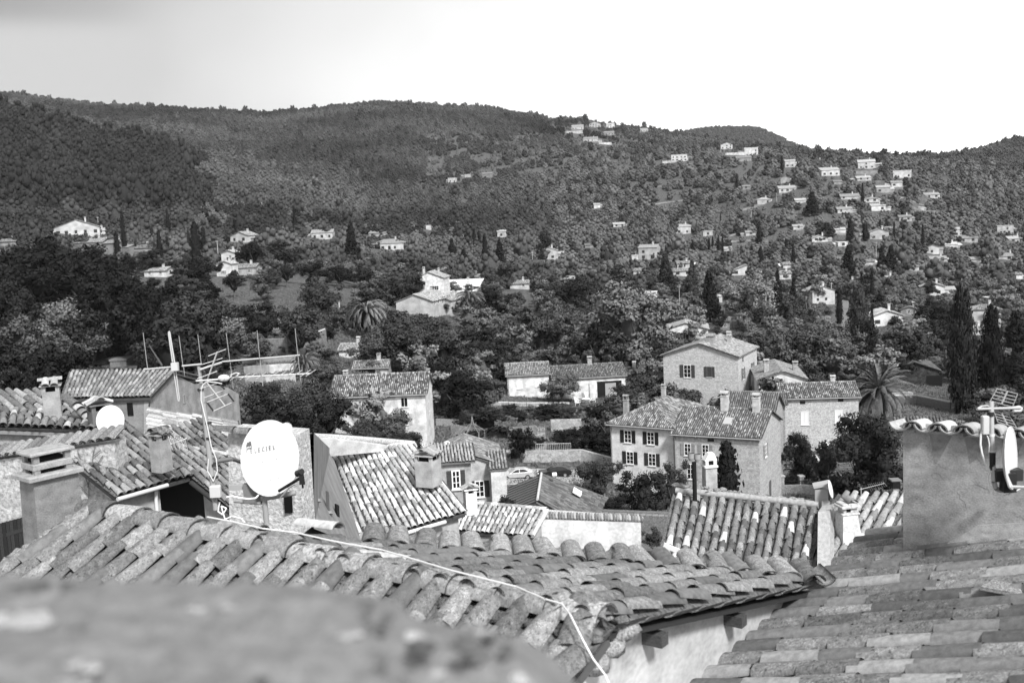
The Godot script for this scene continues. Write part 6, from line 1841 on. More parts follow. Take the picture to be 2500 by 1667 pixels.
func dish_group() -> void:
	rng.seed = 504
	var D := 13.0
	var o := dish("big white satellite dish with worn lettering and a black arm", PD(657.6, 1118, D), Vector3(-0.28, 0.28, 1.0), Vector3(-0.12, 1, 0), 0.385, 0.455, 0.07)
	var q := func(x, y): return onp(560 + x / 5.227, 1000 + y / 5.227, o.position - o.basis.z * 0.035, o.basis.z)
	# lettering and emblem
	var letters := ["T", "E", "L", "E", "C", "I", "E", "L"]
	var xs := [232, 282, 330, 372, 422, 464, 504, 556]
	for k in 8:
		var tm := TextMesh.new()
		tm.text = letters[k]
		tm.font = FONT
		tm.font_size = 32
		tm.pixel_size = 0.0021
		tm.depth = 0.003
		var f: float = (xs[k] - 232) / 324.0
		var e := put("letter", tm, mat([0.4, 0.3, 0.34, 0.2, 0.15, 0.12, 0.07, 0.04][k], 0.7), o)
		var w: Vector3 = o.to_local(q.call(xs[k], lerpf(540, 478, f)))
		var rr := (w.x / 0.385) * (w.x / 0.385) + (w.y / 0.455) * (w.y / 0.455)
		e.transform = Transform3D(Basis(Vector3.BACK, 0.1), Vector3(w.x, w.y, -0.07 * (1.0 - rr) + 0.012))
	var lg := MB.new()
	lg.box(Vector3(-0.036, -0.052, 0), Vector3(0.036, 0.03, 0.004))
	var wl: Vector3 = o.to_local(q.call(252, 442))
	var em := put("emblem", lg, mat(0.1, 0.7), o)
	em.transform = Transform3D(Basis(Vector3.BACK, 0.1), Vector3(wl.x, wl.y, -0.015))
	var ar := MB.new()
	ar.blob(Vector3(0, 0.03, 0.001), Vector3(0.03, 0.014, 0.004), 4, 10)
	put("emblem_arc", ar, mat(0.6, 0.7), em)
	var st := MB.new()
	for k in 3: st.box(Vector3(-0.03 + 0.022 * k, -0.046, 0.004), Vector3(-0.014 + 0.022 * k, -0.03, 0.006))
	put("emblem_print", st, mat(0.6, 0.7), em)
	for z in [[585, 620], [408, 668], [515, 893], [617, 866]]:
		var b := MB.new()
		b.tube(Vector3(0, 0, -0.01), Vector3(0, 0, 0.008), 0.006, -1.0, 8)
		var w: Vector3 = o.to_local(q.call(z[0], z[1]))
		var rr := (w.x / 0.385) * (w.x / 0.385) + (w.y / 0.455) * (w.y / 0.455)
		put("bolt", b, mat(0.4, 0.5), o).position = Vector3(w.x, w.y, -0.07 * (1.0 - rr) + 0.004)
	var Z := func(x, y, d): return PD(560 + x / 5.227, 1000 + y / 5.227, d)
	var am := MB.new()
	am.tube(o.to_local(Z.call(632, 1035, D - 0.16)), o.to_local(Z.call(880, 885, D - 0.55)), 0.02, -1.0, 8)
	put("arm", am, mat(0.012, 0.5), o)
	var ln := MB.new()
	ln.tube(o.to_local(Z.call(868, 815, D - 0.5)), o.to_local(Z.call(920, 790, D - 0.6)), 0.042, 0.036, 12)
	ln.hexa([o.to_local(Z.call(890, 960, D - 0.6)), o.to_local(Z.call(965, 955, D - 0.6)), o.to_local(Z.call(965, 950, D - 0.5)), o.to_local(Z.call(890, 955, D - 0.5)), o.to_local(Z.call(880, 800, D - 0.6)), o.to_local(Z.call(945, 815, D - 0.6)), o.to_local(Z.call(945, 812, D - 0.5)), o.to_local(Z.call(880, 798, D - 0.5))])
	ln.tube(o.to_local(Z.call(930, 955, D - 0.55)), o.to_local(Z.call(935, 1000, D - 0.55)), 0.012, -1.0, 6)
	put("receiver", ln, mat(0.015, 0.45), o)
	var cb := MB.new()
	cb.path([Z.call(935, 1000, D - 0.55), Z.call(935, 1075, D - 0.5), Z.call(905, 1020, D - 0.45), Z.call(870, 975, D - 0.4), Z.call(820, 960, D - 0.35), Z.call(760, 1000, D - 0.3), Z.call(700, 1070, D - 0.2), Z.call(650, 1120, D - 0.1)], 0.008, 6)
	tag(put("dish_cable", cb, mat(0.75, 0.5)), "white cable hanging from the black receiver of the big dish", "cable")
	var cb2 := MB.new()
	cb2.path([Z.call(385, 1050, D), Z.call(370, 1090, D), Z.call(330, 1130, D), Z.call(240, 1140, D), Z.call(120, 1125, D), Z.call(40, 1105, D), Z.call(-40, 1115, D)], 0.012, 6)
	tag(put("dish_cable", cb2, mat(0.75, 0.5)), "thick white cable running left along the cross tube under the big dish", "cable")
	var cb3 := MB.new()
	cb3.path([Z.call(-130, 1180, D), Z.call(-150, 1300, D), Z.call(-90, 1340, D), Z.call(-40, 1260, D), Z.call(-110, 1230, D), Z.call(-60, 1400, D), Z.call(30, 1360, D), Z.call(150, 1390, D), Z.call(200, 1450, D)], 0.009, 6)
	tag(put("dish_cable", cb3, mat(0.75, 0.5)), "looping white cables under the junction box on the mast", "cable")
	var su := thing("dish_support", "steel post and cross tube carrying the big satellite dish", "support")
	var p := MB.new()
	p.tube(Z.call(442, 1120, D + 0.1), Z.call(472, 1455, D + 0.1), 0.034, -1.0, 10)
	put("post", p, mat(0.25, 0.6), su)
	var c := MB.new()
	c.tube(Z.call(60, 1165, D + 0.25), Z.call(400, 1195, D + 0.1), 0.024, -1.0, 8); c.tube(Z.call(400, 1140, D + 0.1), Z.call(845, 1060, D + 0.1), 0.032, -1.0, 8)
	put("cross_tube", c, mat(0.28, 0.6), su)
	var h := MB.new()
	h.box(Vector3(-0.1, -0.14, -0.04), Vector3(0.12, 0.1, 0.06))
	put("bracket", h, mat(0.15, 0.6), su).position = Z.call(290, 1040, D + 0.15)
	var h2 := MB.new()
	h2.box(Vector3(-0.16, -0.035, -0.03), Vector3(0.06, 0.03, 0.03))
	put("bracket_arm", h2, mat(0.3, 0.6), su).position = Z.call(160, 985, D + 0.15)
	dish("small white round dish peeping from behind the big one", PD(699, 1046, D + 1.2), Vector3(-0.2, 0.25, 1), Vector3.UP, 0.08, 0.08, 0.02)
	# mast with the aerials
	var W := func(x, y, d): return PD(320 + x / 4.704, 790 + y / 4.704, d)
	var t := thing("antenna_mast", "leaning steel mast with several television aerials left of the big dish", "mast")
	var m := MB.new()
	m.tube(W.call(770, 470, D), W.call(812, 760, D), 0.022, -1.0, 10); m.tube(W.call(805, 740, D), PD(526, 1245, D), 0.032, -1.0, 10)
	put("pole", m, mat(0.26, 0.5), t)
	var v := MB.new()
	v.tube(W.call(140, 526, D - 0.05), W.call(500, 495, D - 0.05), 0.011, -1.0, 8); v.tube(W.call(580, 487, D - 0.05), W.call(810, 465, D - 0.03), 0.012, -1.0, 8); v.tube(W.call(790, 525, D - 0.05), W.call(1040, 445, D), 0.014, -1.0, 8); v.tube(W.call(1040, 437, D), W.call(1935, 362, D + 0.3), 0.01, -1.0, 8)
	put("long_boom", v, mat(0.36, 0.5), t)
	var bx := MB.new()
	bx.box(Vector3(-0.04, -0.048, -0.03), Vector3(0.04, 0.048, 0.03))
	put("dipole_box", bx, mat(0.45, 0.5), t).position = W.call(500, 493, D - 0.05)
	for r in [[133, 105, 185, 515], [190, 530, 217, 780], [545, 140, 590, 480], [598, 490, 612, 610], [762, 125, 802, 465], [1088, 105, 1130, 430], [1135, 445, 1170, 750], [1443, 78, 1475, 405], [1478, 415, 1510, 715], [1880, 55, 1912, 365], [1915, 375, 1945, 660]]:
		var e := MB.new()
		e.tube(W.call(r[0], r[1], D + 0.1), W.call(r[2], r[3], D + 0.1), 0.004, -1.0, 6)
		put("rod", e, mat(0.28, 0.5), t)
	var fd := MB.new()
	fd.path([W.call(472, 440, D), W.call(425, 110, D), W.call(430, 90, D), W.call(438, 95, D), W.call(495, 450, D)], 0.009, 7)
	fd.path([W.call(485, 540, D), W.call(535, 880, D), W.call(545, 890, D), W.call(552, 875, D), W.call(510, 540, D)], 0.007, 7)
	put("folded_dipole", fd, mat(0.4, 0.5), t)
	var u := MB.new()
	u.tube(W.call(740, 658, D - 0.1), W.call(1010, 640, D), 0.011, -1.0, 8); u.tube(W.call(1010, 625, D), W.call(2060, 573, D + 0.35), 0.009, -1.0, 8)
	put("short_boom", u, mat(0.48, 0.5), t)
	var dp := MB.new()
	dp.blob(W.call(1060, 625, D), Vector3(0.075, 0.045, 0.04), 6, 12)
	dp.path([W.call(1140, 610, D), W.call(1150, 585, D), W.call(1200, 565, D), W.call(1240, 570, D), W.call(1210, 600, D)], 0.008, 6)
	put("dipole_head", dp, mat(0.5, 0.4), t)
	var xs2 := [1080, 1180, 1290, 1370, 1480, 1620, 1710, 1800, 1890, 1990, 2050]
	for i in xs2.size():
		var f: float = (xs2[i] - 1010) / 1050.0
		var cy := lerpf(628, 573, f)
		var e := MB.new()
		e.tube(W.call(xs2[i] - 45, cy + 30, D - 0.2 + 0.3 * f), W.call(xs2[i] + 68, cy - 45, D + 0.3 + 0.3 * f), 0.004, -1.0, 6)
		put("director", e, mat(0.45, 0.5), t)
	for gq in [[[880, 372, 1095, 290], [815, 468, 1055, 393], [795, 530, 1030, 446], [755, 632, 985, 546], [985, 325, 868, 655]], [[785, 748, 975, 688], [835, 852, 1070, 760], [868, 903, 1110, 805], [942, 1004, 1178, 895], [868, 680, 1078, 948]]]:
		for i in 5:
			var r: Array = gq[i]
			var e := MB.new()
			e.tube(W.call(r[0], r[1], D - 0.1), W.call(r[2], r[3], D + 0.05), 0.009 if i == 4 else 0.005, -1.0, 6)
			put("reflector_bar", e, mat(0.45, 0.5), t)
	for r in [[870, 375, 805, 490], [1095, 290, 1050, 410], [1035, 445, 990, 540], [760, 750, 835, 855], [1020, 700, 1072, 755], [868, 903, 942, 1004], [1110, 805, 1178, 895]]:
		var e := MB.new()
		e.tube(W.call(r[0], r[1], D), W.call(r[2], r[3], D), 0.011, -1.0, 6)
		put("reflector_edge", e, mat(0.02, 0.5), t)
	for r in [[489, 951], [507, 1033], [509, 1070], [523, 1135], [524, 1165]]:
		var e := MB.new()
		e.tube(PD(r[0], r[1] - 3, D), PD(r[0] + 0.6, r[1] + 3, D), 0.042, -1.0, 10)
		put("clamp", e, mat(0.03, 0.5), t)
	var jb := MB.new()
	jb.bev(Vector3(-0.065, -0.07, -0.04), Vector3(0.065, 0.07, 0.04), 0.01)
	put("junction_box", jb, mat(0.48, 0.5), t).position = PD(525, 1199, D - 0.08)
	var cc := MB.new()
	cc.path([W.call(1040, 690, D - 0.05), W.call(960, 675, D - 0.05), W.call(870, 665, D - 0.05), W.call(820, 700, D - 0.05), W.call(800, 780, D - 0.05), W.call(800, 880, D - 0.05), W.call(830, 1010, D - 0.05), PD(505, 1040, D - 0.05), PD(515, 1090, D - 0.05), PD(527, 1120, D - 0.05), PD(530, 1150, D - 0.05), PD(520, 1175, D - 0.05), PD(506, 1150, D - 0.05), PD(508, 1120, D - 0.05)], 0.007, 6)
	put("cable", cc, mat(0.55, 0.5), t)
	var ba := MB.new()
	ba.tube(PD(500, 1130, D), PD(565, 1120, D + 0.1), 0.03, -1.0, 6); ba.tube(PD(565, 1120, D + 0.1), PD(600, 1132, D + 0.5), 0.025, -1.0, 6)
	put("bracket", ba, mat(0.12, 0.6), t)

var FONT: Font
# a house body below a roof quad (eave-left, eave-right, top-right, top-left), pulled in from the eaves
func body_under(t: Node3D, q: Array, drop: float, m: Material, inset := 0.25) -> void:
	var c: Vector3 = (q[0] + q[1] + q[2] + q[3]) * 0.25
	var top := []
	var bot := []
	for p in q:
		var d := Vector3(c.x - p.x, 0, c.z - p.z).normalized() * inset
		top.append(p + d + Vector3(0, -0.2, 0))
		bot.append(Vector3(p.x + d.x, c.y - drop, p.z + d.z))
	var b := MB.new()
	b.hexa(bot + top)
	put("wall", b, m, t)
func quad_house(called: String, label: String, q: Array, pitch: float, expo: float, tones: Array, one: bool, wallm: Material, drop := 6.0) -> Array:
	var t := thing(called, label, "house")
	var rf := roof_part(t, q[0], q[1], q[2], q[3], 0.1)
	tiles(rf, q[0], q[1], q[2], q[3], pitch, expo, tones, one)
	body_under(t, q, drop, wallm)
	return [t, rf]
func near_chimney(px: float, py: float, d: float, w: float, dep: float, h: float, yaw: float, label: String, wm: Material, tile_m: Array, tile_dir := 0) -> Node3D:
	# a plastered stack with openings under a little roof of canal tiles
	var o := thing("chimney", label, "chimney", PD(px, py, d), yaw)
	var m := MB.new()
	m.box(Vector3(-w / 2, -0.35, -dep / 2), Vector3(w / 2, h * 0.62, dep / 2))
	put("stack", m, wm, o)
	for a in [-1.0, 1.0]:
		for b in [-1.0, 1.0]:
			var p := MB.new()
			p.box(Vector3(a * w / 2 - (0.09 if a > 0 else 0.0), h * 0.62, b * dep / 2 - (0.09 if b > 0 else 0.0)), Vector3(a * w / 2 + (0.0 if a > 0 else 0.09), h * 0.84, b * dep / 2 + (0.0 if b > 0 else 0.09)))
			put("corner_post", p, wm, o)
	var inn := MB.new()
	inn.box(Vector3(-w / 2 + 0.1, h * 0.6, -dep / 2 + 0.1), Vector3(w / 2 - 0.1, h * 0.8, dep / 2 - 0.1))
	put("flue", inn, mat(0.01, 1.0), o)
	var s := MB.new()
	s.box(Vector3(-w / 2 - 0.05, h * 0.84, -dep / 2 - 0.05), Vector3(w / 2 + 0.05, h * 0.87, dep / 2 + 0.05))
	var r := put("roof", s, wm, o)
	var n := maxi(2, roundi(dep / 0.2))
	var ln := w * 0.5 + 0.14
	for k in n:
		for sg in [-1.0, 1.0]:
			one_tile(r, Vector3(sg * (w / 2 + 0.1), h * 0.88, -dep / 2 + dep * (k + 0.5) / n), Vector3(sg, -0.42, 0), Vector3.UP, dep / n * 0.9, ln, tile_m[rng.randi() % tile_m.size()])
	var ct := one_tile(r, Vector3(0, h * 0.88 + w * 0.24, dep / 2 + 0.08), Vector3(0, 0, 1), Vector3.UP, 0.2, dep + 0.16, tile_m[0], "ridge_tile")
	return o

func village_left() -> void:
	rng.seed = 601
	var tg := palette([0.16, 0.22, 0.28, 0.34, 0.4], "lichen", 0.8) + palette([0.13, 0.18, 0.24, 0.34], "mottle", 0.5)
	var th := palette([0.2, 0.26, 0.32, 0.4], "mottle", 0.7) + palette([0.28, 0.34], "lichen", 0.8)
	var plaster := mat(0.36, 0.95, "plaster", 3.0)
	# house with the small square window
	var el := PH(150, 973, 7.15)
	var er := PH(366, 969, 7.15)
	var tr := PH(425, 906, 6.45)
	var tl := PH(172, 908, 6.45)
	var h := thing("house", "grey plastered house with a dark tiled roof and a tiny square window in its gable", "house")
	var rf := roof_part(h, el, er, tr, tl, 0.1)
	tiles(rf, el, er, tr, tl, 0.2, 0.3, th, true)
	var bk := (tr - er) * Vector3(1, 0, 1)
	var er2 := er + bk * 2.0
	var rb := roof_part(h, er2, el + bk * 2.0, tl, tr, 0.1)
	tiles(rb, er2, el + bk * 2.0, tl, tr, 0.21, 0.42, th, true, null, 12)
	var bd := bk.normalized()
	var ed := ((er - el) * Vector3(1, 0, 1)).normalized()
	var c0 := er - ed * 0.1 + bd * 0.2 + Vector3(0, -0.12, 0)
	var gn := Vector3(-bd.z, 0, bd.x)
	var G := func(px, py): return onp(px, py, c0, gn)
	put("gable_wall", wall_poly([G.call(366, 1075), G.call(590, 1075), G.call(582, 962), G.call(556, 946), G.call(500, 936), G.call(475, 938), tr - ed * 0.1 + Vector3(0, -0.1, 0), c0], -ed * 0.3), plaster, h)
	var fnm := Vector3(-ed.z, 0, ed.x)
	if fnm.z < 0.0: fnm = -fnm
	if gn.dot(ed) < 0.0: gn = -gn
	var f0 := el + ed * 0.15 + bd * 0.2 + Vector3(0, -0.12, 0)
	put("wall", wall_poly([Vector3(f0.x, f0.y - 3.5, f0.z), Vector3(c0.x, c0.y - 3.5, c0.z) - ed * 0.02, c0 - ed * 0.02, f0], bd * 0.3), mat(0.28, 0.95, "plaster", 3.0), h)
	var w1 := MB.new()
	w1.box(Vector3(-0.13, -0.28, -0.02), Vector3(0.13, 0.28, 0.012))
	put("window", w1, mat(0.006, 0.6), h).transform = Transform3D(Basis(ed, Vector3.UP, fnm), onp(317, 999, f0, fnm) + fnm * 0.01)
	var w2 := thing_window(h, 0.24, 0.4, Transform3D(Basis(bd, Vector3.UP, gn), G.call(449, 984) + gn * 0.01))
	var dp := MB.new()
	dp.path([c0 - bd * 0.1 + Vector3(0, -0.1, 0), c0 - bd * 0.06 + Vector3(0, -0.5, 0) - ed * 0.1, c0 - bd * 0.06 + Vector3(0, -2.2, 0)], 0.035, 8)
	put("downpipe", dp, mat(0.05, 0.7), h)
	var sl := MB.new()
	sl.path([c0 + bd * 0.0 + Vector3(0, 0.02, 0), tr - ed * 0.06 + Vector3(0, 0.03, 0)], 0.05, 6)
	put("verge", sl, mat(0.4, 0.95, "mottle", 0.5), h)
	# dark roof with the gutter and the open shed below it
	var P := func(a, b): return PH(283 + a * 187 - b * 190, 1213 - a * 53 - b * 150, 5.63 - 0.95 * b)
	var g := thing("tiled_house", "house with a dark lichen spotted tile roof, white gutter and open black doorway", "house")
	var q1 := [P.call(0.0, 0.0), P.call(0.97, 0.0), P.call(0.97, 0.9), P.call(0.0, 0.9)]
	var q2 := [P.call(0.97, -0.72), P.call(1.75, -0.72), P.call(1.75, 0.62), P.call(0.97, 0.62)]
	for q in [q1, q2]:
		var r := roof_part(g, q[0], q[1], q[2], q[3], 0.08)
		tiles(r, q[0], q[1], q[2], q[3], 0.21, 0.3, tg, true)
	var back: Vector3 = (q1[3] - q1[0]) * Vector3(1, 0, 1)
	back = back.normalized()
	var e1: Vector3 = q1[0].lerp(q1[1], 0.0) + Vector3(0, -0.15, 0) + back * 0.2
	var e2: Vector3 = q1[0].lerp(q1[1], 0.62) + Vector3(0, -0.15, 0) + back * 0.2
	put("wall", wall_poly([e1 + Vector3(0, -3, 0), e2 + Vector3(0, -3, 0), e2, e1], back * 0.25), mat(0.5, 0.95, "plaster", 2.0), g)
	var gu := MB.new()
	gu.tube(q1[0] + Vector3(0, -0.05, 0) - back * 0.04, q1[0].lerp(q1[1], 0.66) + Vector3(0, -0.05, 0) - back * 0.04, 0.05, -1.0, 8)
	put("gutter", gu, mat(0.48, 0.5), g)
	var dpi := MB.new()
	var dq: Vector3 = q1[0].lerp(q1[1], 0.55) + Vector3(0, -0.1, 0) + back * 0.1
	dpi.path([dq, dq + Vector3(-0.03, -0.25, 0), dq + Vector3(-0.03, -1.6, 0)], 0.04, 8)
	put("downpipe", dpi, mat(0.6, 0.5), g)
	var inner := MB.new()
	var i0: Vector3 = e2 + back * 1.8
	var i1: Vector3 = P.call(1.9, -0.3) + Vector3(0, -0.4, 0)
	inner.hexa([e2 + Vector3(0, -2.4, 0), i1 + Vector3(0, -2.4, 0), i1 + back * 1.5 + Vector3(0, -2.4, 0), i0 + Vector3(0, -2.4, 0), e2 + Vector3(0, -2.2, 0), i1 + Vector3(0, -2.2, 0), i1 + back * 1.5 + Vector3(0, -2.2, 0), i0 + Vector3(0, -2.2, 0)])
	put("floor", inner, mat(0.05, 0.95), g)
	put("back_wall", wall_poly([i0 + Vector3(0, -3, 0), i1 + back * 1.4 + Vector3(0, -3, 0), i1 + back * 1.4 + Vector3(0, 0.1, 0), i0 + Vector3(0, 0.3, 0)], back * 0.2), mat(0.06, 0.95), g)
	var bm := MB.new()
	bm.tube(P.call(0.95, -0.02) + Vector3(0, -0.12, 0), P.call(0.97, -0.72) + Vector3(0, -0.12, 0), 0.06, -1.0, 6)
	put("rafter", bm, mat(0.06, 0.9, "wood", 0.4), g)
	put("side_wall", wall_poly([P.call(1.02, -0.1) + Vector3(0, -2.5, 0), P.call(1.06, -0.75) + Vector3(0, -2.5, 0), P.call(1.06, -0.75) + Vector3(0, -0.12, 0), P.call(1.02, -0.1) + Vector3(0, -0.12, 0)], (q1[1] - q1[0]).normalized() * 0.2), mat(0.4, 0.95, "plaster", 2.0), g)
	# pale roof behind it
	var q3 := [PH(600, 1125, 5.65), PH(575, 1034, 5.65), PH(366, 1004, 5.2), PH(365, 1085, 5.2)]
	var pb := quad_house("tiled_house", "bright pale tiled roof running below the house with the tiny window", q3, 0.21, 0.4, palette([0.42, 0.5, 0.56], "mottle", 0.5) + palette([0.3, 0.22], "mottle", 0.5), true, plaster, 0.35)
	# rubble walled house with the bare creeper
	var D := 24.0
	var a := PD(-60, 1125, D)
	var b := PD(277, 1076, D - 0.6)
	var lb := thing("rubble_house", "rubble walled house at the left with bare creeper stems and a scalloped tile edge", "house")
	var ud := ((b - a) * Vector3(1, 0, 1)).normalized()
	var bn := Vector3(ud.z, 0, -ud.x)
	if bn.z > 0.0: bn = -bn
	b = a + ud * ((b - a) * Vector3(1, 0, 1)).length()
	put("wall", wall_poly([a + Vector3(0, -4, 0), b + Vector3(0, -4, 0), PD(277, 1076, D - 0.6) + Vector3(0, -0.05, 0), PD(-60, 1125, D) + Vector3(0, -0.05, 0)], bn * 0.5), mat(0.58, 0.97, "rubble", 3.6, 4.0), lb)
	var wu := PD(-60, 1122, D)
	var wv := PD(283, 1068, D - 0.6)
	var nt := 17
	var up := Vector3.UP
	for k in nt:
		var p := wu.lerp(wv, (k + 0.5) / nt)
		one_tile(lb, p - bn * 0.16, -bn + Vector3(0, -0.3, 0), up, 0.19, 0.6, TA[rng.randi() % 5], "cover_tile")
		one_tile(lb, p + (wv - wu) * 0.5 / nt - bn * 0.14 + Vector3(0, 0.06, 0), -bn + Vector3(0, -0.3, 0), -up, 0.18, 0.5, TA[rng.randi() % 5], "pan_tile")
	var ba := PD(-60, 1100, D + 1.0)
	var bb := PD(268, 1068, D + 0.6)
	var bt := PD(262, 1050, D + 0.6)
	put("upper_wall", wall_poly([ba, bb, bt, PD(-60, 1042, D + 1.0)], bn * 0.4), mat(0.42, 0.97, "rough", 2.0, 0.5), lb)
	var us := roof_part(lb, PD(-60, 1044, D + 0.8), PD(268, 1056, D + 0.4), PD(300, 1030, D + 2.6), PD(-60, 1002, D + 3.2), 0.08, 0.2)
	tiles(us, PD(-60, 1040, D + 0.7), PD(268, 1052, D + 0.3), PD(300, 1026, D + 2.6), PD(-60, 998, D + 3.2), 0.22, 0.5, TA + palette([0.6], "mottle", 0.5), true)
	var cr := MB.new()
	for br in [[[218, 1288], [216, 1240], [214, 1190], [207, 1160], [196, 1125], [188, 1100]], [[214, 1190], [222, 1150], [226, 1110], [230, 1096]], [[207, 1160], [190, 1150], [176, 1140]], [[216, 1210], [200, 1190], [186, 1178]], [[222, 1150], [240, 1130], [252, 1112]], [[226, 1115], [244, 1100]], [[196, 1125], [178, 1112]]]:
		var pts := []
		for e in br: pts.append(onp(e[0] + rng.randf_range(-2, 2), e[1], a - bn * 0.05, bn))
		cr.path(pts, 0.009, 5)
	tag(put("creeper", cr, mat(0.12, 0.95)), "bare branching creeper stems climbing the rubble wall", "creeper")
	var sh := thing("shutter_gate", "dark wooden board gate at the left edge below the rubble wall", "gate")
	for k in 9:
		var m := MB.new()
		var p := PD(-14 + k * 9.2, 1340 - k * 2.4, 14.0)
		m.box(Vector3(-0.022, -0.25, -0.01), Vector3(0.022, 0.32, 0.01), Transform3D(Basis.IDENTITY, p))
		put("board", m, mat(0.03 + 0.012 * (k % 3), 0.9, "wood", 0.2), sh)
	var ra := MB.new()
	ra.box(Vector3(-0.3, -0.02, 0.012), Vector3(0.3, 0.03, 0.03), Transform3D(Basis(Vector3.BACK, 0.24), PD(25, 1302, 14.0)))
	put("cross_rail", ra, mat(0.03, 0.9), sh)
	# the big plastered chimney with slab cap
	var ch := thing("chimney", "large rough plastered chimney with a stacked slab cap at the left", "chimney", PD(134, 1335, 11.5), 0.86)
	var cs := MB.new()
	var k0 := [Vector3(-0.27, -0.6, 0.18), Vector3(0.29, -0.6, 0.18), Vector3(0.29, -0.6, -0.18), Vector3(-0.27, -0.6, -0.18)]
	var k1 := []
	for e in k0: k1.append(Vector3(e.x * 0.87, 0.8, e.z * 0.9))
	cs.hexa(k0 + k1)
	put("stack", cs, mat(0.3, 0.98, "rough", 0.9, 1.0), ch)
	var y := 0.8
	for e in [["cap_slab", 0.3, 0.22, 0.05], ["", 0, 0, 0.05], ["middle_slab", 0.215, 0.15, 0.065], ["", 0, 0, 0.09], ["top_slab", 0.245, 0.175, 0.03]]:
		if e[0] == "":
			for sx in [-1.0, 1.0]:
				for sz in [-1.0, 1.0]:
					var p := MB.new()
					p.box(Vector3(sx * 0.17 - 0.03, y, sz * 0.11 - 0.03), Vector3(sx * 0.17 + 0.03, y + e[3], sz * 0.11 + 0.03))
					put("spacer", p, mat(0.38, 0.95, "rough", 0.8), ch)
		else:
			var p := MB.new()
			p.bev(Vector3(-e[1], y, -e[2]), Vector3(e[1], y + e[3], e[2]), 0.012)
			put(e[0], p, mat(0.46, 0.95, "rough", 0.8), ch)
		y += e[3]
	var fl := MB.new()
	fl.box(Vector3(-0.16, 0.8, -0.09), Vector3(0.16, 1.0, 0.09))
	put("flue", fl, mat(0.01, 1.0), ch)
	# little chimneys and the second dish
	var cover := palette([0.4, 0.5, 0.6], "mottle", 0.4)
	near_chimney(127, 992, 26.0, 0.42, 0.4, 0.62, 0.35 + PI / 2, "small plastered chimney with two tiles on top at the far left", mat(0.42, 0.95, "plaster", 1.5), cover)
	near_chimney(392, 1112, 23.3, 0.32, 0.32, 0.56, -0.5, "little chimney under canal tiles on the dark roof", mat(0.4, 0.95, "plaster", 1.0), tg)
	near_chimney(242, 1040, 24.8, 0.4, 0.36, 0.6, 0.7, "dark little chimney half hidden behind the round dish", mat(0.2, 0.95, "plaster", 1.0), cover)
	dish("round white satellite dish behind the tiled parapet at the left", PD(268, 1026, 24.2), Vector3(0.1, 0.25, 1), Vector3.UP, 0.305, 0.34, 0.05)
	var tlr := quad_house("tiled_house", "low roof of thick mossy tiles at the far left edge", [PH(-40, 1012, 5.1), PH(192, 1004, 5.1), PH(110, 952, 4.6), PH(-90, 966, 4.6)], 0.24, 0.42, TA + tg, true, plaster, 2.0)
	var rr = tlr[1]
	for k in 5: one_tile(rr, PD(185 + k * 11, 990 + k * 11, 25.4), Vector3(0.75, -0.35, 0.5), Vector3.UP, 0.26, 0.5, cover[k % 3] if k % 2 else TA[k % 4], "hip_tile")
	var an := thing("fallen_aerial", "small aerial with white rods lying on the dark tiled roof", "aerial")
	var m0 := MB.new()
	m0.tube(PD(415, 1085, 22.5), PD(455, 1070, 22.7), 0.012, -1.0, 6)
	put("boom", m0, mat(0.5, 0.5), an)
	for k in 9:
		var m := MB.new()
		m.tube(PD(410 + k * 5, 1066 + (k % 3) * 3, 22.4), PD(420 + k * 4.6, 1098 - (k % 2) * 6, 22.6), 0.008, -1.0, 5)
		put("rod", m, mat(0.75, 0.5), an)

func thing_window(o: Node3D, w: float, h: float, x: Transform3D) -> MeshInstance3D:
	var f := put("window", bars(w, h, 0.03, 0.03, 1, 0), mat(0.3, 0.6), o)
	f.transform = x
	var p := MB.new()
	p.box(Vector3(-w / 2 + 0.02, 0.02, -0.02), Vector3(w / 2 - 0.02, h - 0.02, 0.01))
	put("pane", p, mat(0.01, 0.3), f)
	return f

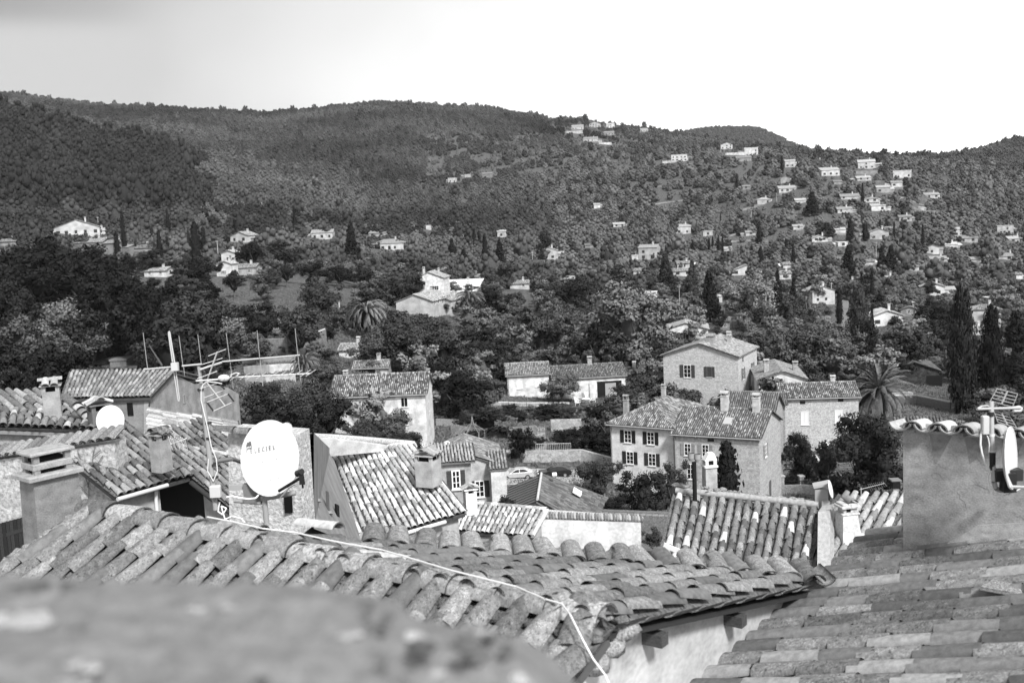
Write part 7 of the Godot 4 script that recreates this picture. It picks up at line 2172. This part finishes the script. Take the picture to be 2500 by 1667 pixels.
func village_middle() -> void:
	rng.seed = 602
	# stone wall behind the dish and the grey gable
	var s := thing("stone_house", "rough pale rubble wall with one narrow black opening behind the big dish", "house")
	var a := PD(560, 1305, 15.5)
	var sw := [a, PD(737, 1305, 15.2), PD(722, 1064, 15.2), PD(556, 1052, 15.5)]
	put("wall", wall_poly(sw, Vector3(0.1, 0, -0.5)), mat(0.64, 0.97, "rubble", 2.0, 4.0), s)
	var o1 := MB.new()
	o1.box(Vector3(-0.055, -0.125, -0.05), Vector3(0.055, 0.125, 0.015))
	put("opening", o1, mat(0.004, 1.0), s).position = PD(703, 1231, 15.2)
	for k in 4:
		one_tile(s, PD(572 + k * 38, 1054 + k * 4, 15.3), Vector3(0.95, -0.1, 0.2), Vector3.UP, 0.2, 0.3, TA[k % 4], "coping_tile")
	var gw := thing("grey_gable", "tall smooth grey gable wall with slit windows left of the pale tiled roof", "wall")
	var p0 := PD(722, 1300, 20.0)
	var p1 := PD(860, 1345, 29.8)
	var p2 := PD(781, 1100, 34.2)
	var p3 := PD(722, 1064, 20.0)
	var gm := MB.new()
	gm.quad(p0, p1, p2, p3); gm.quad(p0 + Vector3(0.3, 0, -0.2), p3 + Vector3(0.3, 0, -0.2), p2 + Vector3(0.3, 0, -0.2), p1 + Vector3(0.3, 0, -0.2)); gm.quad(p3, p2, p2 + Vector3(0.3, 0, -0.2), p3 + Vector3(0.3, 0, -0.2))
	put("wall", gm, mat(0.3, 0.95, "plaster", 4.0), gw)
	var gn := (p1 - p0).cross(p3 - p0).normalized()
	for q in [[771, 1190, 1225, 0.1, 0.03], [801, 1200, 1255, 0.14, 0.12], [825, 1232, 1290, 0.3, 0.008]]:
		var b := onp(q[0], q[2], p0, gn)
		var t := onp(q[0] - 3, q[1], p0, gn)
		var m := MB.new()
		var u: Vector3 = (p1 - p0).normalized() * q[3]
		m.hexa([b - u - gn * 0.02, b + u - gn * 0.02, b + u + gn * 0.02, b - u + gn * 0.02, t - u - gn * 0.02, t + u - gn * 0.02, t + u + gn * 0.02, t - u + gn * 0.02])
		put("slit_window", m, mat(q[4], 0.8), gw)
		var sl := MB.new()
		sl.hexa([b - u * 1.3 - gn * 0.02, b + u * 1.3 - gn * 0.02, b + u * 1.3 + gn * 0.1, b - u * 1.3 + gn * 0.1, b - u * 1.3 - gn * 0.02 + Vector3(0, 0.06, 0), b + u * 1.3 - gn * 0.02 + Vector3(0, 0.06, 0), b + u * 1.3 + gn * 0.1 + Vector3(0, 0.06, 0), b - u * 1.3 + gn * 0.1 + Vector3(0, 0.06, 0)])
		put("sill", sl, mat(0.32, 0.9), gw)
	# the pale tiled roof
	var tc := palette([0.62, 0.7, 0.78], "mottle", 0.6) + palette([0.3, 0.38, 0.46], "mottle", 0.6) + palette([0.4, 0.55, 0.65], "lichen", 0.8)
	var q := [PH(858, 1330, 9.2), PH(1137, 1251, 9.2), PH(1003, 1085, 7.75), PH(783, 1113, 7.75)]
	var c := quad_house("tiled_house", "house with the large pale patchwork roof of light and dark canal tiles", q, 0.205, 0.27, tc, true, mat(0.5, 0.95, "plaster", 3.0), 5.0)
	var t: Node3D = c[0]
	var vg := MB.new()
	vg.path([q[0] + Vector3(0, 0.03, 0), q[3] + Vector3(0, 0.03, 0)], 0.09, 7)
	put("verge", vg, mat(0.7, 0.95, "moss", 0.6), c[1])
	var rg := MB.new()
	rg.path([q[3] + Vector3(0, 0.04, 0), q[2] + Vector3(0, 0.04, 0)], 0.08, 7); rg.path([q[2], q[1]], 0.05, 6)
	put("ridge_mortar", rg, mat(0.72, 0.95, "mottle", 0.7), c[1])
	var gu := MB.new()
	var fw: Vector3 = ((q[0] - q[3]) * Vector3(1, 0, 1)).normalized()
	gu.tube(q[0].lerp(q[1], 0.3) + fw * 0.1 + Vector3(0, -0.08, 0), q[0].lerp(q[1], 0.8) + fw * 0.1 + Vector3(0, -0.08, 0), 0.06, -1.0, 8)
	put("gutter", gu, mat(0.6, 0.5), t)
	var pp := thing("parapet", "pale plastered parapet with a row of tiles above the patchwork roof", "wall")
	var a0 := PD(728, 1082, 30.0)
	var a1 := PD(1012, 1092, 36.5)
	put("wall", wall_poly([PD(735, 1120, 32.0), PD(1010, 1096, 37.0), PD(1006, 1086, 37.0), PD(735, 1064, 32.0)], Vector3(0.1, 0, -0.35)), mat(0.66, 0.95, "plaster", 2.0), pp)
	var pc0 := MB.new()
	pc0.path([PD(732, 1066, 32.0), PD(800, 1068, 33.3), PD(900, 1075, 35.0), PD(1008, 1084, 37.0)], 0.12, 7)
	put("coping", pc0, mat(0.68, 0.95, "moss", 0.8), pp)
	var cover := palette([0.4, 0.5, 0.6], "mottle", 0.4)
	near_chimney(1046, 1158, 33.4, 0.6, 0.6, 0.75, -0.45, "square stucco chimney with a tile roof on the pale patchwork roof", mat(0.52, 0.95, "plaster", 1.5), palette([0.35, 0.42], "mottle", 0.5))
	near_chimney(1148, 1228, 34.0, 0.36, 0.36, 0.55, 0.3, "tiny white chimney with one tile at the corner of the pale roof", mat(0.7, 0.95), cover)
	# lower tiled roof and the long white wall
	var q2 := [PH(1106, 1294, 12.2), PH(1300, 1310, 12.2), PH(1336, 1247, 11.72), PH(1136, 1229, 11.72)]
	var d2 := quad_house("tiled_house", "lower roof of bright and dark canal tiles beside the long white wall", q2, 0.205, 0.3, tc, true, mat(0.5, 0.95, "plaster", 3.0), 5.0)
	for k in 12: one_tile(d2[1], q2[3].lerp(q2[2], (k + 1.0) / 12) + Vector3(0, 0.05, 0), (q2[2] - q2[3]), Vector3.UP, 0.26, 0.36, tc[(k * 5) % 9], "ridge_tile")
	var ve := MB.new()
	ve.path([q2[1] + Vector3(0, 0.02, 0), q2[2] + Vector3(0, 0.02, 0)], 0.09, 7)
	put("verge", ve, mat(0.66, 0.95, "mottle", 0.6), d2[1])
	var lw := thing("long_wall", "long smooth white wall with a thin tiled coping", "wall")
	put("wall", wall_poly([PD(1280, 1400, 56.0), PD(1568, 1420, 56.0), PD(1565, 1276, 56.0), PD(1316, 1266, 56.0)], Vector3(0, 0, -0.5)), mat(0.74, 0.95, "plaster", 6.0), lw)
	for k in 34:
		one_tile(lw, PD(1318, 1265, 55.9).lerp(PD(1572, 1273, 55.9), (k + 0.5) / 34), Vector3(0, -0.3, 1), Vector3.UP, 0.15, 0.6, mat([0.12, 0.18, 0.3][k % 3], 0.95), "coping_tile")
	var up := MB.new()
	up.path([PD(1330, 1250, 57.0), PD(1420, 1256, 57.0), PD(1500, 1262, 57.0), PD(1570, 1268, 57.0)], 0.16, 6)
	put("coping_ridge", up, mat(0.6, 0.95, "moss", 0.8), lw)
	var bw := thing("block_wall", "dark wall of coursed blocks behind the white wall", "wall")
	var w0 := PD(1440, 1246, 78.0)
	var w1 := PD(1646, 1254, 78.0)
	put("wall", wall_poly([PD(1440, 1345, 78.0), PD(1660, 1345, 78.0), w1, w0], Vector3(0, 0, -0.5)), mat(0.2, 0.95, "stone", 2.0, 3.0), bw)
	var bl := MB.new()
	for r in 16:
		for k in 13:
			var pa := w0.lerp(w1, (k + (0.5 if r % 2 else 0.0)) / 13.5) + Vector3(0, -0.1 - r * 0.19, 0.0)
			bl.box(Vector3(0.01, -0.17, 0), Vector3(0.42, 0, 0.03), Transform3D(Basis.IDENTITY, pa), rng.randf_range(0.7, 1.3))
	mark(put("blocks", bl, mat(0.26, 0.95), bw))
	tree("bush", 1600, 1345, 60, 60, 2, "bush", "shrub at the right end of the long white wall", "bush", "", 62.0)
	# window house behind the pale roof
	var hb := PD(1064, 1262, 92.0)
	var hh := house("house", "plastered house with a dark shuttered white window behind the pale roof", hb, deg_to_rad(-4.0), 5.9, 8.0, 4.2, 1.1, "front", {"wt": 0.52, "ws": 4.0, "rt": 0.25, "px": 0.25, "expo": 0.36, "tones": [0.2, 0.25, 0.3, 0.36, 0.5], "ov": 0.2, "win": [["f", 3.9, 1.5, 0.8, 1.45, 0.03, 0.8, 1, 2]]})
	var wing := house("house", "low white wing with a strip of tile roof at the right of the shuttered window", PD(1204, 1262, 91.0), deg_to_rad(-4.0), 1.3, 3.0, 4.1, 0.8, "shed", {"wt": 0.72, "rt": 0.3, "px": 0.25, "expo": 0.36, "tones": [0.25, 0.35, 0.45], "ov": 0.15})
	house("house", "low plastered lean-to with ribbed tiles and a dark window above the pale roof", PD(1072, 1262, 62.0), deg_to_rad(-6.0), 2.0, 1.8, 3.2, 0.45, "shed", {"wt": 0.5, "rt": 0.3, "px": 0.2, "expo": 0.36, "tones": [0.35, 0.45, 0.55], "ov": 0.25, "win": [["f", 1.1, 1.6, 0.5, 1.1, 0.05]]})
	var pt := thing("chimney_pot", "pale pierced terracotta chimney pot behind the pale roof", "chimney", PD(1092, 1108, 80.0))
	for k in 4:
		var m := MB.new()
		m.tube(Vector3(0, k * 0.19, 0), Vector3(0, k * 0.19 + 0.14, 0), 0.3, 0.3, 12)
		put("ring", m, mat(0.6, 0.9), pt)
	var pc := MB.new()
	pc.blob(Vector3(0, 0.78, 0), Vector3(0.3, 0.2, 0.3), 6, 12)
	pc.tube(Vector3(0, -1.0, 0), Vector3(0, 0.75, 0), 0.22, -1.0, 10, 0.3)
	put("dome", pc, mat(0.6, 0.9), pt)
	tree("bush", 1230, 1265, 60, 50, 1, "bush", "dark shrub under the shuttered white window", "bush", "", 66.0)
	tree("bush", 1185, 1265, 36, 44, 2, "bush", "smaller shrub left of the dark one under the window", "bush", "", 60.0)
	tree("bush", 1280, 1268, 28, 90, 1, "bush", "low shrub along the ribbed metal roof", "bush", "", 58.0)
	# half metal, half tiled roof with a skylight
	var rh := thing("workshop", "workshop with one slope of ribbed metal and one of flat tiles with a white skylight", "house")
	var f := PH(1312, 1222, 18.0)
	var b2 := PH(1322, 1158, 18.0)
	var e := [PH(1440, 1296, 20.0), PH(1482, 1216, 20.0)]
	var l := [PH(1216, 1262, 19.6), PH(1243, 1190, 19.6)]
	var r1 := roof_part(rh, e[0], e[1], b2, f, 0.12, 0.2)
	tiles(r1, e[0], e[1], b2, f, 0.25, 0.3, [0.14, 0.18, 0.22, 0.26], false)
	var r2 := roof_part(rh, l[1], l[0], f, b2, 0.12, 0.14)
	for k in 11:
		var m := MB.new()
		m.tube(l[1].lerp(l[0], k / 10.0), b2.lerp(f, k / 10.0), 0.035, -1.0, 5)
		put("rib", m, mat(0.1, 0.6), r2)
	var rid := MB.new()
	rid.path([f + Vector3(0, 0.08, 0), b2 + Vector3(0, 0.08, 0)], 0.09, 6)
	put("ridge", rid, mat(0.62, 0.9, "mottle", 0.8), rh)
	put("gable_wall", wall_poly([l[0] + Vector3(0.3, -2.5, 0), e[0] + Vector3(-0.3, -2.5, 0), e[0] + Vector3(-0.2, -0.2, 0), f + Vector3(0, -0.2, -0.1), l[0] + Vector3(0.2, -0.2, 0)], Vector3(0.5, 0, -3)), mat(0.4, 0.95, "plaster", 3.0), rh)
	body_under(rh, [e[0], e[1], l[1], l[0]], 3.0, mat(0.4, 0.95, "plaster", 3.0), 0.5)
	var nn: Vector3 = (e[1] - e[0]).cross(f - e[0]).normalized()
	if nn.y < 0.0: nn = -nn
	var sk := MB.new()
	sk.box(Vector3(-0.3, 0.0, -0.38), Vector3(0.3, 0.14, 0.38))
	put("skylight", sk, mat(0.82, 0.4), rh).transform = Transform3D(Basis((e[0] - f).normalized(), nn, (e[0] - f).normalized().cross(nn)), onp(1408, 1203, f + nn * 0.1, nn))
	var sk2 := MB.new()
	sk2.box(Vector3(-0.15, 0.0, -0.2), Vector3(0.15, 0.14, 0.2))
	put("vent", sk2, mat(0.82, 0.4), rh).position = PD(1354, 1160, 71.0)
	# iron gazebo
	var gz := thing("gazebo", "thin iron gazebo frame with a pointed top", "gazebo", hit(1156, 1092))
	for k in 6:
		var an := TAU * k / 6.0
		var m := MB.new()
		m.path([Vector3(cos(an) * 1.7, 0, sin(an) * 1.7), Vector3(cos(an) * 1.7, 2.4, sin(an) * 1.7), Vector3(cos(an) * 0.9, 3.0, sin(an) * 0.9), Vector3(cos(an) * 0.2, 3.5, sin(an) * 0.2), Vector3(0, 4.6, 0)], 0.035, 5)
		put("rib", m, mat(0.25, 0.6), gz)

func village_right() -> void:
	rng.seed = 603
	var te := palette([0.16, 0.22, 0.3, 0.38, 0.46], "lichen", 0.5) + palette([0.3, 0.4], "moss", 0.4) + palette([0.13, 0.2, 0.7], "mottle", 0.4)
	var q := [PH(1602, 1420, 8.5), PH(1962, 1440, 8.5), PH(2000, 1243, 7.4), PH(1652, 1207, 7.4)]
	var c := quad_house("tiled_house", "house with a dark spotted tile roof of steep columns and a small brown skylight", q, 0.215, 0.29, te, true, mat(0.45, 0.95, "plaster", 2.0), 5.0)
	var t: Node3D = c[0]
	var rg := MB.new()
	rg.path([q[3] + Vector3(0, 0.1, 0), q[2] + Vector3(0, 0.1, 0)], 0.09, 7)
	put("ridge_mortar", rg, mat(0.46, 0.95, "mottle", 0.6), c[1])
	mark(put("ridge_stones", lumps(q[3] + Vector3(0, 0.18, -0.15), q[2] + Vector3(0, 0.12, -0.15), 90, 0.07, 0.05), mat(0.38, 0.95, "moss", 0.6), c[1]))
	var n: Vector3 = (q[1] - q[0]).cross(q[3] - q[0]).normalized()
	var ux: Vector3 = (q[1] - q[0]).normalized()
	var sk := MB.new()
	sk.box(Vector3(-0.19, 0.0, -0.2), Vector3(0.19, 0.16, 0.2))
	var s := put("skylight", sk, mat(0.05, 0.4), t)
	s.transform = Transform3D(Basis(ux, n, ux.cross(n)), onp(1893, 1257, q[0], n) + n * 0.08)
	var br := MB.new()
	br.box(Vector3(-0.01, 0.16, -0.2), Vector3(0.01, 0.17, 0.2))
	put("glazing_bar", br, mat(0.02, 0.5), s)
	var vb := MB.new()
	vb.box(Vector3(-0.2, -0.05, -0.04), Vector3(0.2, 0.05, 0.04), Transform3D(Basis(Vector3.BACK, -0.45), PD(1640, 1338, 23.6)))
	put("verge_board", vb, mat(0.55, 0.9), t)
	var st := MB.new()
	st.box(Vector3(-0.15, -1.2, -0.15), Vector3(0.15, 0.72, 0.15))
	var sc := thing("chimney", "slim stucco chimney with a pierced white pot on the dark spotted roof", "chimney", PD(1734, 1206, 27.2), 0.15)
	put("stack", st, mat(0.5, 0.95, "plaster", 1.2), sc)
	var cp := MB.new()
	cp.bev(Vector3(-0.18, 0.72, -0.18), Vector3(0.18, 0.78, 0.18), 0.02)
	put("cap", cp, mat(0.6, 0.95), sc)
	for k in 4:
		var m := MB.new()
		var a := k * PI / 2 + PI / 4
		m.box(Vector3(cos(a) * 0.15 - 0.04, 0.78, sin(a) * 0.15 - 0.04), Vector3(cos(a) * 0.15 + 0.04, 0.9, sin(a) * 0.15 + 0.04))
		put("pillar", m, mat(0.6, 0.95), sc)
	var fl := MB.new()
	fl.box(Vector3(-0.1, 0.78, -0.1), Vector3(0.1, 0.9, 0.1))
	put("flue", fl, mat(0.01, 1.0), sc)
	var hd := MB.new()
	hd.hexa([Vector3(-0.16, 0.9, 0.14), Vector3(0.16, 0.9, 0.14), Vector3(0.16, 0.9, -0.14), Vector3(-0.16, 0.9, -0.14), Vector3(-0.03, 1.08, 0.1), Vector3(0.1, 1.08, 0.1), Vector3(0.1, 1.08, -0.1), Vector3(-0.03, 1.08, -0.1)])
	put("pot", hd, mat(0.66, 0.9), sc)
	var fp := thing("flue_pipe", "black flue pipe with two grey half shell cowls", "flue pipe", PD(1697, 1208, 26.5))
	var pm := MB.new()
	pm.tube(Vector3(0, -0.3, 0), Vector3(0, 0.84, 0), 0.055, -1.0, 12)
	put("pipe", pm, mat(0.012, 0.6), fp)
	for k in 2:
		var m := MB.new()
		var o := Vector3(-0.07 + 0.15 * k, 0.94 + 0.02 * (1 - k), 0.03 * k)
		m.lathe([Vector2(0.015, -0.1), Vector2(0.06, -0.08), Vector2(0.08, -0.02), Vector2(0.085, 0.1)], Transform3D(Basis.IDENTITY, o), 14)
		m.lathe([Vector2(0.075, 0.1), Vector2(0.07, -0.02), Vector2(0.05, -0.07), Vector2(0.01, -0.09)], Transform3D(Basis.IDENTITY, o), 14, 0.4)
		put("cowl", m, mat(0.28, 0.5), fp)
	# the party wall strip between the two roofs
	var pw := thing("party_wall", "narrow rough party wall running down between the two right hand roofs", "wall")
	var w0 := PD(2012, 1245, 24.6)
	put("wall", wall_poly([PD(1995, 1460, 22.6), PD(2026, 1460, 22.6), PD(2028, 1246, 24.6), PD(1998, 1250, 24.6)], Vector3(0.25, 0, -0.5)), mat(0.5, 0.97, "rough", 0.9, 1.0), pw)
	# second roof
	var tf := palette([0.26, 0.32, 0.38, 0.44], "mottle", 0.5) + palette([0.4, 0.5], "lichen", 0.7) + palette([0.66], "mottle", 0.5)
	var q2 := [PH(1940, 1400, 8.4), PH(2110, 1405, 8.4), PH(2222, 1214, 7.15), PH(2056, 1207, 7.15)]
	var c2 := quad_house("tiled_house", "narrow roof of cleaner canal tiles climbing to the stucco wall", q2, 0.215, 0.3, tf, true, mat(0.45, 0.95, "plaster", 2.0), 5.0)
	var wc := thing("chimney", "stout white chimney with a pierced cap on the narrow roof", "chimney", PD(2070, 1290, 24.4), 0.2)
	var b := MB.new()
	b.hexa([Vector3(-0.22, -0.4, 0.2), Vector3(0.27, -0.4, 0.2), Vector3(0.27, -0.4, -0.2), Vector3(-0.22, -0.4, -0.2), Vector3(-0.2, 0.36, 0.17), Vector3(0.17, 0.36, 0.17), Vector3(0.17, 0.36, -0.17), Vector3(-0.2, 0.36, -0.17)])
	put("stack", b, mat(0.8, 0.9, "plaster", 2.0), wc)
	for e in [[0.36, 0.4, 0.22, 0.03, "band"], [0.4, 0.52, 0.17, 0.0, "neck"], [0.52, 0.57, 0.24, 0.03, "cap_slab"], [0.57, 0.62, 0.2, 0.0, "top_slab"]]:
		var m := MB.new()
		m.bev(Vector3(-e[2], e[0], -e[2] * 0.85), Vector3(e[2], e[1], e[2] * 0.85), 0.015)
		put(e[4], m, mat(0.6, 0.92, "mottle", 0.5), wc)
	var hl := MB.new()
	hl.box(Vector3(-0.1, 0.43, 0.13), Vector3(0.0, 0.5, 0.152))
	put("opening", hl, mat(0.01, 1.0), wc)
	var tt := one_tile(wc, Vector3(0.05, 0.63, 0.2), Vector3(0, -0.1, 1), Vector3.UP, 0.24, 0.4, tf[0], "cap_tile")
	dish("small white dish turned to the right above the party wall", PD(2029, 1194, 25.0), Vector3(0.9, 0.2, 0.45), Vector3(-0.16, 1, 0), 0.17, 0.21, 0.035)
	var tb := thing("chimney", "boxy grey metal chimney behind the small turned dish", "chimney", PD(2007, 1232, 25.4), -0.2)
	var m1 := MB.new()
	m1.box(Vector3(-0.16, -0.2, -0.14), Vector3(0.14, 0.4, 0.14))
	put("stack", m1, mat(0.3, 0.7), tb)
	var m2 := MB.new()
	m2.box(Vector3(-0.2, -0.03, -0.16), Vector3(0.2, 0.03, 0.16), Transform3D(Basis(Vector3.BACK, 0.22), Vector3(0, 0.5, 0)))
	put("lid", m2, mat(0.35, 0.7), tb)
	var m3 := MB.new()
	m3.box(Vector3(-0.02, -0.2, 0.2), Vector3(0.16, 0.16, 0.26))
	put("side_box", m3, mat(0.3, 0.7), tb)
	var ya := thing("yagi_aerial", "small fishbone aerial on a thin mast above the narrow roof", "aerial")
	var ym := MB.new()
	ym.tube(PD(2104, 1245, 25.5), PD(2103, 1190, 25.5), 0.012, -1.0, 6); ym.tube(PD(2100, 1195, 25.5), PD(2160, 1180, 25.7), 0.01, -1.0, 6)
	put("boom", ym, mat(0.35, 0.5), ya)
	for k in 9:
		var m := MB.new()
		m.tube(PD(2120 + k * 4.6, 1182 - k * 0.8, 25.4), PD(2128 + k * 4.8, 1200 - k * 1.6, 25.7), 0.006, -1.0, 5)
		put("rod", m, mat(0.3, 0.5), ya)
	var lp := thing("chimney", "dark lantern like flue with a flat lid left of the stucco wall", "chimney", PD(2186, 1216, 27.0))
	var l1 := MB.new()
	l1.box(Vector3(-0.07, -0.2, -0.07), Vector3(0.07, 0.28, 0.07))
	put("stack", l1, mat(0.25, 0.7), lp)
	var l2 := MB.new()
	l2.bev(Vector3(-0.1, 0.28, -0.1), Vector3(0.1, 0.46, 0.1), 0.01)
	put("head", l2, mat(0.01, 0.7), lp)
	var l3 := MB.new()
	l3.bev(Vector3(-0.13, 0.46, -0.13), Vector3(0.13, 0.5, 0.13), 0.01)
	put("lid", l3, mat(0.15, 0.7), lp)
	# roof of mid distance seen over the stucco wall
	quad_house("tiled_house", "distant tile roof strip peeping over the stucco wall", [PH(2190, 1050, 22.5), PH(2310, 1046, 22.5), PH(2300, 1018, 21.9), PH(2180, 1021, 21.9)], 0.3, 0.45, [0.14, 0.18, 0.22], false, mat(0.04, 0.9), 0.8)
	# foot of the stucco wall: weeds
	tree("bush", 2240, 1290, 55, 44, 2, "bush", "dry weed growing at the foot of the stucco wall", "bush", "", 10.8)

func front_wall() -> void:
	rng.seed = 604
	var ol := [[-300, 1420], [0, 1424], [300, 1432], [620, 1434], [780, 1446], [900, 1474], [1000, 1520], [1120, 1556], [1260, 1584], [1330, 1622], [1400, 1680], [1500, 1790], [1700, 2000]]
	var nz := noise(404, 2.2, 4)
	var m := MB.new()
	var rows := 26
	var cols := 90
	var P := []
	for j in rows + 1:
		var row := []
		var f := float(j) / rows
		for i in cols + 1:
			var px := lerpf(-300.0, 1700.0, float(i) / cols)
			var k := 0
			while k < ol.size() - 2 and px > ol[k + 1][0]: k += 1
			var g := clampf((px - ol[k][0]) / (ol[k + 1][0] - ol[k][0]), 0, 1)
			var py: float = lerpf(ol[k][1], ol[k + 1][1], smooth(g))
			var e := PD(px, py, 1.22)
			var p := e + Vector3(0, 0, lerpf(0.72, -0.3, f))
			p.x = e.x * (1.0 - 0.25 * (1.0 - f))
			p.y += -0.5 * pow(maxf(0.0, f - 0.68) / 0.32, 2.0) * 0.4 + nz.get_noise_2d(p.x * 2.0, p.z * 2.0) * 0.02 - 0.02 * (1.0 - f)
			row.append(p)
		P.append(row)
	for j in rows:
		for i in cols: m.quad(P[j][i], P[j][i + 1], P[j + 1][i + 1], P[j + 1][i])
	for i in cols: m.quad(P[rows][i], P[rows][i + 1], P[rows][i + 1] - Vector3(0, 1.5, 0), P[rows][i] - Vector3(0, 1.5, 0))
	for i in cols: m.quad(P[0][i + 1], P[0][i], P[0][i] - Vector3(0, 1.5, 0), P[0][i + 1] - Vector3(0, 1.5, 0))
	var t := thing("parapet_wall", "blurred rounded mortar wall top with lichen right before the camera", "wall")
	put("wall", m, mat(0.25, 1.0, "rough", 0.3), t)
	var S := func(px, py):
		var r := ray(px, py)
		var best := Vector3.ZERO
		var bd := 1e9
		for row in P:
			for p in row:
				var q := proj(p)
				var e: float = absf(q.x - px) + absf(q.y - py)
				if e < bd: bd = e; best = p
		return best
	for q in [[62, 1508, 0.026, 0.8], [630, 1462, 0.016, 0.85], [950, 1535, 0.02, 0.8], [1010, 1540, 0.018, 0.85], [1180, 1548, 0.014, 0.7], [480, 1490, 0.008, 0.8], [560, 1490, 0.007, 0.8], [190, 1630, 0.012, 0.8], [170, 1660, 0.022, 0.55], [1180, 1640, 0.012, 0.8], [220, 1455, 0.012, 0.8], [850, 1560, 0.012, 0.7], [1060, 1650, 0.01, 0.8], [1270, 1660, 0.018, 0.85]]:
		var b := MB.new()
		for k in 6: b.blob(Vector3(rng.randfn(), 0, rng.randfn() * 0.6) * q[2] * 0.6, Vector3(q[2], q[2] * 0.25, q[2] * 0.8) * rng.randf_range(0.4, 1.0), 5, 9, rng.randf_range(0.6, 1.0), 0.25, int(q[0]) + k)
		put("lichen_patch", b, mat(q[3] * 0.75, 1.0, "moss", 0.05), t).position = S.call(q[0], q[1])
	for q in [[20, 1440, 0.02], [100, 1445, 0.018], [180, 1436, 0.012], [170, 1530, 0.01], [880, 1500, 0.02], [920, 1570, 0.03], [960, 1590, 0.03], [930, 1610, 0.02], [1160, 1575, 0.03], [1120, 1570, 0.02], [1200, 1590, 0.02], [540, 1650, 0.016], [760, 1478, 0.014], [620, 1490, 0.01], [1040, 1560, 0.018], [900, 1530, 0.015]]:
		var b := MB.new()
		for k in 7: b.blob(Vector3(rng.randfn() * q[2], 0, rng.randfn() * q[2] * 0.7), Vector3(q[2], q[2] * 0.3, q[2]) * rng.randf_range(0.25, 0.6), 4, 7, rng.randf_range(0.6, 1.4), 0.2, k)
		put("moss_patch", b, mat(0.1, 1.0), t).position = S.call(q[0], q[1])

func _ready() -> void:
	AX = Basis(Vector3.RIGHT, deg_to_rad(PITCH)) * Basis(Vector3.BACK, deg_to_rad(-ROLL))
	var cam := Camera3D.new()
	cam.name = "camera"
	cam.transform = Transform3D(AX, EYE)
	var lens := CameraAttributesPhysical.new()
	var fov := rad_to_deg(2.0 * atan(833.5 / F))
	lens.frustum_focal_length = 35.0 / (2.0 * tan(deg_to_rad(fov) * 0.5))
	lens.frustum_focus_distance = 26.0
	lens.frustum_near = 0.1
	lens.frustum_far = 6000.0
	lens.exposure_aperture = 4.0
	cam.attributes = lens
	cam.fov = fov
	cam.near = 0.1
	cam.far = 6000.0
	add_child(cam)
	cam.current = true
	# hazy bright sky: thin even cloud, thinner and darker towards the upper left
	var sky_img := Image.create(512, 256, false, Image.FORMAT_RGBF)
	var nz := noise(300, 1.6, 4)
	for j in 256:
		for i in 512:
			var az := (i + 0.5) / 512.0 * TAU
			var el := PI * 0.5 - (j + 0.5) / 256.0 * PI
			var dir := Vector3(sin(az) * cos(el), sin(el), -cos(az) * cos(el))
			var n := nz.get_noise_3d(dir.x, dir.y * 1.8, dir.z)
			var off := rad_to_deg(dir.angle_to(Vector3(sin(deg_to_rad(-62.0)) * cos(0.6), sin(0.6), -cos(deg_to_rad(-62.0)) * cos(0.6))))
			var v := lerpf(0.08, 0.47, smoothstep(32.0, 74.0, off)) * (1.0 + 0.4 * n)
			var streak := nz.get_noise_3d(dir.x * 2.6, dir.y * 9.0, dir.z * 2.6 + 4.0)
			v *= 1.0 - 0.5 * smoothstep(-0.1, 0.3, streak) * smoothstep(0.08, 0.16, dir.y) * smoothstep(0.28, 0.42, dir.x)
			if el < 0.0: v = 0.35
			sky_img.set_pixel(i, j, Color(v, v, v))
	var pan := PanoramaSkyMaterial.new()
	pan.panorama = ImageTexture.create_from_image(sky_img)
	var sky := Sky.new()
	sky.sky_material = pan
	var env := Environment.new()
	env.background_mode = Environment.BG_SKY
	env.sky = sky
	env.background_energy_multiplier = 1.0
	env.ambient_light_source = Environment.AMBIENT_SOURCE_SKY
	env.tonemap_mode = Environment.TONE_MAPPER_LINEAR
	env.tonemap_exposure = 3.1
	env.fog_enabled = true
	env.fog_density = 0.00003
	env.fog_light_color = Color(0.95, 0.95, 0.95)
	env.sdfgi_enabled = true
	env.ssao_enabled = true
	env.ssil_enabled = true
	var we := WorldEnvironment.new()
	we.name = "environment"
	we.environment = env
	add_child(we)
	var sun := DirectionalLight3D.new()
	sun.name = "sun"
	sun.light_energy = 0.6
	sun.light_angular_distance = 10.0
	sun.light_color = Color(1, 1, 1)
	sun.shadow_enabled = true
	sun.look_at_from_position(Vector3.ZERO, Vector3(-0.35, -0.85, -0.75))
	add_child(sun)
	make_table()
	FONT = SystemFont.new()
	FONT.font_names = PackedStringArray(["Droid Sans"])
	rng.seed = 4
	NZ = noise(31, 0.006, 3)
	make_textures()
	FOREST = mat(1.0, 0.8)
	FOREST.backlight_enabled = true
	FOREST.backlight = Color(0.4, 0.4, 0.4)
	make_kinds()
	terrain()
	rng.seed = 5
	far_houses()
	mid_houses()
	near_house()
	right_roof()
	right_wall()
	dish_group()
	village_left()
	village_middle()
	village_right()
	front_wall()
	forest()
	valley_details()
	rng.seed = 8
	hand_trees()
	scatter()
	settle_labels()
